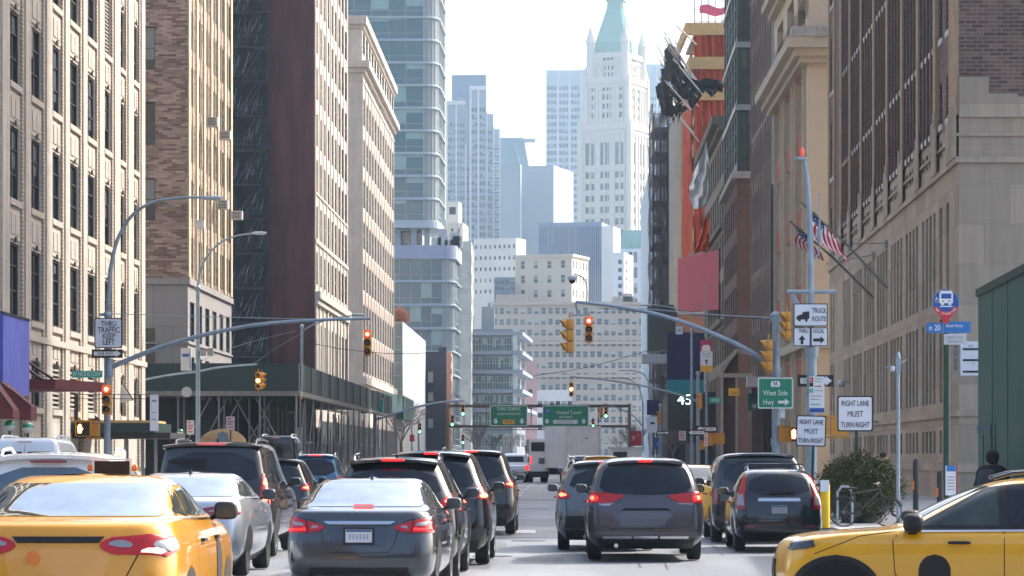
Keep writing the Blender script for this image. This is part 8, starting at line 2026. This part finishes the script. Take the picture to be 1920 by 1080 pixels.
# food trailer far right
D = 175.; T = thing('food_trailer','small white food trailer with dark serving hatch beyond the right queue','trailer',((1146 - 960)/F*D,D,0)); mb = MB(); mb.bb(0,1.9,0,3.5,.5,2.25); mb.build('body',m_wht,T); mb = MB(); mb.bb(.12,.95,-.03,-.003,1.3,2.05); mb.build('serving_hatch',m_sb,T); mb = MB(); mb.bb(-.1,2.0,-.3,3.6,2.25,2.34); mb.build('roof',m_slab,T)
for y in (.8,2.6): mb = MB(); mb.cyl((.0,y,.33),(.2,y,.33),.33,n=16); mb.build('wheel',m_tyre,T)
# ---- flags
def flag(label,p_out,p_wall,D,ph,fw,ang=0.):
 T = thing('flag',label,'flag',W(*p_wall,D),0,'american flags on wall poles'); off = tuple(T.location)
 a,b = W(*p_out,D - 3),W(*p_wall,D); mb = MB(); mb.tube([a,a.lerp(b,.5) + Vector((0,0,.12)),a.lerp(b,.93),b],[.035,.045,.05,.05],8); mb.build('flagpole',M('pole_dark',(.16,.15,.14),.5),T,smooth=True,off=off)
 # cloth hangs from the outer part of the pole: hoist along the pole, fly drooping down and right
 ns,nl = 13,22; R_,Wm,B_ = MB(),MB(),MB()
 def cp(s,t):
  h0 = a.lerp(b,.03); h1 = a.lerp(b,.03 + ph)
  hoist = h0.lerp(h1,s); d = Vector((.30*fw,0,-.95*fw))*t
  return hoist + d*(1 - .15*s) + Vector((.10*math.sin(t*5 + s*4),.22*math.sin(t*8 + s*3),.06*math.sin(t*9 + s*6)))
 for i in range(ns):
  s0,s1 = i/ns,(i + 1)/ns
  for j in range(nl):
   t0,t1 = j/nl,(j + 1)/nl; q = [cp(s0,t0),cp(s1,t0),cp(s1,t1),cp(s0,t1)]
   m_ = B_ if (i < 7 and t1 <= .42) else (R_ if i % 2 == 0 else Wm); m_.face(q)
 R_.build('red_stripes',M('flag_red',(.62,.02,.04),.8,var=.05),T,off=off); Wm.build('white_stripes',M('flag_white',(.82,.82,.84),.8,var=.05),T,off=off)
 o = B_.build('canton',M('flag_blue',(.03,.045,.13),.8,var=.05),T,off=off); st = MB()
 for i in range(4):
  for j in range(4): p = cp(.06 + i*.13,.05 + j*.10) + Vector((0,-.02,0)); st.box(p,(.045,.01,.045))
 st.build('stars',MATS['flag_white'],o,off=off)
flag('upper american flag on the higher wall pole, behind the gray lamp post',(1502,379),(1664,540),112,.40,1.15)
flag('lower american flag on the lower wall pole, left of the upper one',(1480,414),(1638,558),118,.34,.85)
for (p,q,lb) in (((1590,457),(1662,456),'upper'),((1568,490),(1638,478),'lower')):
 mb = MB(); mb.cyl(W(*p,113),W(*q,113),.02,n=6); mb.box(W(q[0],q[1] + 2,113),(.1,.2,.3)); T = thing('flag_stay',lb + ' thin stay rod bracing a flag pole to the limestone wall','bracket',W(*q,113)); mb.build('rod',MATS['pole_dark'],T,off=tuple(T.location))
# ---- bush
D = 73.; bc = Vector(((1610 - 960)/F*D,D,0)); T = thing('round_bush','round dark evergreen bush on the right pavement','bush',(bc.x,bc.y,gz)); random.seed(5)
zc = zpy(918,D); rx,rz_ = 79/F*D,66/F*D
mb = MB()
for k in range(13000):
 v = Vector((random.gauss(0,1),random.gauss(0,1),random.gauss(0,1))).normalized(); lump = 1 + .14*math.sin(v.x*7 + 1)*math.cos(v.z*6 + v.y*5) + .10*math.sin(v.y*13 + v.z*11)
 rr = (random.random() ** .28)*lump; p = Vector((bc.x + v.x*rx*rr,bc.y + v.y*rx*.9*rr,zc + v.z*rz_*rr)); s_ = random.uniform(.026,.06)
 a = Vector((random.uniform(-1,1),random.uniform(-1,1),random.uniform(-.2,1))).normalized()*s_*1.5; b = a.cross(Vector((random.random(),random.random(),random.random()))).normalized()*s_*.5
 mb.face([p - b,p + b,p + a + b*.3,p + a - b*.3])
 if rr > .93*lump and random.random() < .25: q = p + v*.04; mb.face([q,q + b*.6,q + v*s_*3.6])
m_leaf,nt,b_ = _mat('leaf_evergreen'); g_ = nt.nodes.new('ShaderNodeNewGeometry'); cr = nt.nodes.new('ShaderNodeValToRGB'); cr.color_ramp.elements[0].color = (.018,.030,.012,1); cr.color_ramp.elements[1].color = (.17,.16,.045,1); cr.color_ramp.elements.new(.6).color = (.075,.095,.028,1)
nt.links.new(g_.outputs['Random Per Island'],cr.inputs[0]); nt.links.new(cr.outputs[0],b_.inputs['Base Color']); b_.inputs['Roughness'].default_value = .7
mb.build('foliage',m_leaf,T,off=(bc.x,bc.y,gz))
mb = MB(); mb.tube([(0,0,0),(.02,0,.4),(0,.02,zc - gz)],[.05,.045,.03],8)
for k in range(8): a = k*.8; mb.tube([(0,0,zc - gz - .45),(.35*math.cos(a),.35*math.sin(a),zc - gz - .1),(.6*math.cos(a),.6*math.sin(a),zc - gz + .25)],[.025,.018,.008],6)
mb.build('trunk',M('bark',(.07,.05,.035),.9,var=.3),T)
mb = MB(); mb.lathe([(.42,0),(.5,.42),(.46,.44),(.44,.38),(.01,.36)],(0,0,0),20); mb.build('planter',M('planter_dark',(.05,.05,.05),.7,var=.15),T,smooth=40)
# ---- bicycle
D = 69.; T = thing('bicycle','black city bicycle leaning below the round bush','bicycle',((1622 - 960)/F*D,D,gz),0)
m_bk = M('bike_black',(.02,.02,.022),.35,var=.1)
for x in (-.50,.52):
 mb = MB(); P_ = []; tr = MB(); n = 32
 mb.tube([(x + .33*math.cos(2*math.pi*k/n),0,.34 + .33*math.sin(2*math.pi*k/n)) for k in range(n + 1)],.018,6,cap=False); o = mb.build('wheel',m_tyre,T,smooth=True)
 mb = MB()
 for k in range(14): a = 2*math.pi*k/14; mb.beam((x,0,.34),(x + .32*math.cos(a),0,.34 + .32*math.sin(a)),.004)
 mb.cyl((x,-.04,.34),(x,.04,.34),.025,n=8); mb.build('spokes',m_irongray,o)
mb = MB()
for a,b in (((-.50,.34),(-.18,.30)),((-.18,.30),(-.30,.86)),((-.50,.34),(-.28,.78)),((-.18,.30),(.34,.82)),((-.28,.78),(.33,.88)),((.31,.98),(.52,.34))): mb.tube([(a[0],0,a[1]),(b[0],0,b[1])],.019,8)
mb.build('frame',m_bk,T,smooth=40); mb = MB(); superq(mb,(-.31,0,.90),(.13,.07,.03),.7,8); mb.build('saddle',m_bk,T,smooth=True)
mb = MB(); mb.tube([(.24,-.27,1.0),(.33,-.1,1.04),(.31,0,1.02),(.33,.1,1.04),(.24,.27,1.0)],.014,6); mb.build('handlebar',m_chrome,T,smooth=True)
mb = MB();
for yy in (-.05,): mb.tube([(-.18 + .17*math.cos(a),yy,.30 + .17*math.sin(a)*.0 + .0) for a in (0,math.pi)],.012,6); mb.cyl((-.18,-.06,.30),(-.18,.06,.30),.08,n=14)
mb.build('crank',m_iron,T)
mb = MB(); mb.tube([(.52 + .37*math.cos(a),0,.34 + .37*math.sin(a)) for a in [R(20 + 14*k) for k in range(10)]],.02,6); mb.tube([(-.50 + .37*math.cos(a),0,.34 + .37*math.sin(a)) for a in [R(20 + 14*k) for k in range(11)]],.02,6); mb.build('mudguard',m_bk,T,smooth=True)
T = thing('bike_rack','gray hoop rack and bin left of the bicycle','bike rack',((1582 - 960)/F*70,70,gz)); mb = MB(); mb.tube([(-.15,0,0),(-.15,0,.8),(-.05,0,.93),(.1,0,.93),(.2,0,.8),(.2,0,0)],.03,8); mb.build('hoop',m_galv,T,smooth=True)
# ---- people
def person(name,label,loc,rz,pose,cols):
 T = thing(name,label,'person',loc,rz)
 bm = bmesh.new(); V = {}
 J = pose['j']
 for k,(p,r_) in J.items(): V[k] = bm.verts.new(p)
 for a,b in pose['e']: bm.edges.new((V[a],V[b]))
 me = bpy.data.meshes.new('body'); bm.to_mesh(me); bm.free(); o = bpy.data.objects.new('body',me); COL.objects.link(o)
 md = o.modifiers.new('s','SKIN'); ks = list(J.keys())
 for i,k in enumerate(ks): v = o.data.skin_vertices[0].data[i]; r_ = J[k][1]; v.radius = r_ if isinstance(r_,tuple) else (r_,r_); v.use_root = (i == 0)
 sb = o.modifiers.new('u','SUBSURF'); sb.levels = 2; sb.render_levels = 2
 dg = bpy.context.evaluated_depsgraph_get(); dg.update(); me2 = bpy.data.meshes.new_from_object(o.evaluated_get(dg)); bpy.data.objects.remove(o)
 me2.materials.clear()
 for m_ in cols: me2.materials.append(m_)
 for p in me2.polygons:
  z = p.center.z; ax = abs(p.center.x); p.use_smooth = True
  p.material_index = 0 if z < pose['waist'] and not (z > pose['wristz'] and ax > .2) else 1
  if z > pose['neck']: p.material_index = 2
  if ax > .2 and z < pose['wristz'] + .0 and z > pose['wristz'] - .2 and z > .6: p.material_index = 2
  if z < .09: p.material_index = 3
 b = bpy.data.objects.new('body',me2); COL.objects.link(b); b.parent = T; return T,b
m_skin = M('skin',(.42,.24,.16),.6,var=.06); m_jkt = M('jacket_black',(.012,.012,.014),.8,var=.2); m_trs = M('trousers_dark',(.02,.022,.03),.85,var=.2); m_mar = M('trousers_maroon',(.10,.025,.025),.85,var=.2); m_hair = M('hair_black',(.010,.008,.007),.7,var=.2)
def std_pose(step=.0,arm=.0):
 J = {'pel': ((0,0,.95),(.16,.11)),'sp1': ((0,0,1.12),(.145,.10)),'ch': ((0,0,1.33),(.185,.12)),'nk': ((0,.0,1.49),.062),'hd0': ((0,-.01,1.56),.07),'hd1': ((0,-.015,1.66),(.082,.098)),'hd2': ((0,-.01,1.74),(.062,.078))}
 E = [('pel','sp1'),('sp1','ch'),('ch','nk'),('nk','hd0'),('hd0','hd1'),('hd1','hd2')]
 for s,n in ((1,'R'),(-1,'L')):
  st = step*s
  J.update({'hip' + n: ((s*.095,0,.88),.095),'kn' + n: ((s*.10,-st*.5 - .03,.50),.062),'an' + n: ((s*.10,-st if st > 0 else -st*1.1,.10 + (.06 if st < 0 else 0)),.042),'to' + n: ((s*.11,-st - .17,.045 + (.02 if st < 0 else 0)),(.036,.03)),
                  'sh' + n: ((s*.19,0,1.42),.075),'el' + n: ((s*.26,.03 + st*.35,1.14),.05),'wr' + n: ((s*.27,-.06 + st*.6 - arm,.90 + arm*.8),.034),'ha' + n: ((s*.265,-.09 + st*.65 - arm,.82 + arm*.8),(.042,.022))})
  E += [('pel','hip' + n),('hip' + n,'kn' + n),('kn' + n,'an' + n),('an' + n,'to' + n),('ch','sh' + n),('sh' + n,'el' + n),('el' + n,'wr' + n),('wr' + n,'ha' + n)]
  for q in range(4): fx = (q - 1.5)*.018; J['f%d%s' % (q,n)] = ((s*.265 + fx*.4,-.10 + st*.65 - arm + fx,.765 + arm*.8 + abs(q - 1.5)*.008),.0095); E.append(('ha' + n,'f%d%s' % (q,n)))
  J['th' + n] = ((s*.255,-.135 + st*.65 - arm,.80 + arm*.8),.011); E.append(('ha' + n,'th' + n))
 return dict(j=J,e=E,waist=.98,neck=1.475,wristz=.9)
def face_parts(T,hair_m,cap=True):
 mb = MB(); superq(mb,(0,.02,1.70),(.093,.108,.085),.85,10); mb.build('hair',hair_m,T,smooth=True)
 mb = MB(); mb.tube([(0,-.105,1.68),(0,-.128,1.645),(0,-.11,1.635)],[.008,.014,.01],6); mb.build('nose',m_skin,T,smooth=True)
 mb = MB()
 for s in (-1,1): superq(mb,(s*.032,-.097,1.672),(.014,.010,.007),1,6)
 mb.build('eyes',m_hair,T,smooth=True)
T,b = person('person','person in black hooded jacket standing by the green hoarding',((1862 - 960)/F*50,50,gz - .02),R(150),std_pose(.04,.1),[m_trs,m_jkt,m_skin,m_bk])
T.scale = (1.12,1.12,.99); face_parts(T,m_hair)
mb = MB(); superq(mb,(0,.03,1.68),(.10,.115,.125),.9,10); mb.build('hood',m_jkt,T,smooth=True); mb = MB(); superq(mb,(0,.04,1.22),(.25,.17,.33),.6,10); mb.build('jacket',m_jkt,T,smooth=True)
mb = MB(); superq(mb,(0,.24,1.25),(.15,.09,.22),.5,8); mb.build('backpack',M('pack_gray',(.06,.06,.07),.8,var=.3),T,smooth=True)
T,b = person('person','person in dark jacket and maroon trousers walking behind the round bush',((1658 - 960)/F*79,79,gz - .02),R(70),std_pose(.20),[m_mar,m_jkt,m_skin,m_bk])
face_parts(T,m_hair); mb = MB(); superq(mb,(0,.02,1.20),(.23,.16,.32),.6,10); mb.build('jacket',m_jkt,T,smooth=True)
# ---- bare street trees far away
def bare_tree(label,px,D,ytop,seed,group='bare street trees'):
 random.seed(seed); x = (px - 960)/F*D; H_ = zpy(ytop,D); T = thing('bare_tree',label,'tree',(x,D,.0),0,group); tr = MB(); cr_ = MB()
 tr.tube([(0,0,0),(.05,0,H_*.2),(0,.05,H_*.38)],[H_*.03,H_*.024,H_*.018],7)
 def br(p,d,L_,r,lv):
  q = p + d*L_; cr_.tube([p,p.lerp(q,.5) + Vector((random.uniform(-.05,.05)*L_,0,.04*L_)),q],[r,r*.8,r*.55],4,cap=False)
  if lv == 0: return
  for k in range(4 if lv > 1 else 4):
   a = random.uniform(0,6.28); nd = (d + Vector((math.cos(a),math.sin(a),random.uniform(-.1,.5)))*random.uniform(.45,.8)).normalized(); br(p.lerp(q,random.uniform(.5,1)),nd,L_*random.uniform(.6,.8),r*.55,lv - 1)
 for k in range(5): a = k*1.3; br(Vector((0,0,H_*.36)),Vector((math.cos(a)*.5,math.sin(a)*.5,1)).normalized(),H_*.24,H_*.011,3)
 tr.build('trunk',M('bark_gray',(.13,.11,.10),.9,var=.2),T,smooth=True); cr_.build('crown',M('twig_gray',(.20,.165,.15),.9,var=.2),T)
for i,(px,D,yt,lb) in enumerate(((893,430,785,'bare street tree right of the gantry leg'),(925,470,800,'bare street tree below the thru traffic sign'),(958,540,800,'bare street tree left of the pink house foot'),(905,600,808,'small bare tree farthest down the left pavement'),(1185,420,780,'bare street tree below the scaffold tower'),(1160,520,800,'bare tree left of the scaffold tower foot'),(752,332,735,'leafless tree poking over the green hoarding box'),(1262,280,790,'bare tree under the navy banner'))): bare_tree(lb,px,D,yt,20 + i)
# russet roof garden
T = thing('roof_shrub','russet shrub growing on the garden roof beside the corniced block','shrub',((750 - 960)/F*392,392,zpy(603,385) - .05)); mb = MB(); random.seed(9)
for k in range(2600):
 v = Vector((random.gauss(0,1),random.gauss(0,1),abs(random.gauss(0,1)))).normalized()*random.random() ** .4; p = Vector((v.x*1.35,v.y*1.3,.25 + v.z*2.1)); a = Vector((random.uniform(-1,1),random.uniform(-1,1),random.uniform(-.3,1))).normalized()*.16; b = a.cross(Vector((.3,.5,.8))).normalized()*.06; mb.face([p - b,p + b,p + a])
mb.build('foliage',M('leaf_russet',(.50,.24,.13),.8,var=.35,scale=2),T); mb = MB(); mb.tube([(0,0,0),(0,0,1)],.06,6); mb.build('stem',MATS['bark_gray'],T)
# overhead cables
for i,(P_,D,lb) in enumerate(((((568,640),(640,655),(742,665),(828,660)),210,'thin cable sagging across the left pavement'),(((1000,705),(1100,690),(1180,668),(1222,655)),250,'thin dark cable rising to the right over the tunnel sign'),(((1120,577),(1250,590),(1330,592),(1448,598)),108,'twin thin cable above the long right mast arm'))):
 Q = pts(P_,D); off = tuple(Q[0]); mb = MB(); mb.tube(chaikin([tuple(p) for p in Q],2),.012*D/110,5); o = mb.build('cable',m_iron,None,off=off); o.location = off; tag(o,lb,'cable')
# ---- unseen blocks added behind the camera to darken reflections in glass and paint
m_bb = M_brick('brick_behind',(.10,.07,.055),(.14,.10,.08),(.09,.08,.07),bw=.5,bh=.2)
for k,(x0,x1,y0,y1,h,lb) in enumerate(((-60,-19,-75,-22,34,'unseen dark brick block added behind the camera on the left, for reflections'),(20,60,-80,-22,30,'unseen dark brick block added behind the camera on the right, for reflections'),(-18,18,-58,-40,16,'unseen low dark brick block added facing the camera from behind, for reflections'))):
 P4q = [(x0,y0),(x1,y0),(x1,y1),(x0,y1)]
 building('brick_building',lb,'building',P4q,0,h,{2: (ncols(x1 - x0,7,1.8),nrows(0,3.8,int(h/3.8) - 1)),1: (ncols(y1 - y0,7,1.6),nrows(0,3.8,int(h/3.8) - 1)),3: (ncols(y1 - y0,7,1.6),nrows(0,3.8,int(h/3.8) - 1))},m_bb,[m_pane,m_frame_dk],ST_FAR,limit=20)
# ------------------------------------------------------------------ haze (even, closed box round everything)
mb = MB(); mb.bb(-700,900,-60,1960,-1.5,262)
hz = mb.build('haze',[],None)
m = bpy.data.materials.new('haze_air'); m.use_nodes = True; nt = m.node_tree
for n in list(nt.nodes): nt.nodes.remove(n)
out = nt.nodes.new('ShaderNodeOutputMaterial'); pv = nt.nodes.new('ShaderNodeVolumePrincipled')
pv.inputs['Color'].default_value = (.62,.83,1.0,1); pv.inputs['Density'].default_value = .00018; pv.inputs['Anisotropy'].default_value = .35
nt.links.new(pv.outputs[0],out.inputs['Volume'])
hz.data.materials.clear(); hz.data.materials.append(m)
hz['kind'] = 'stuff'
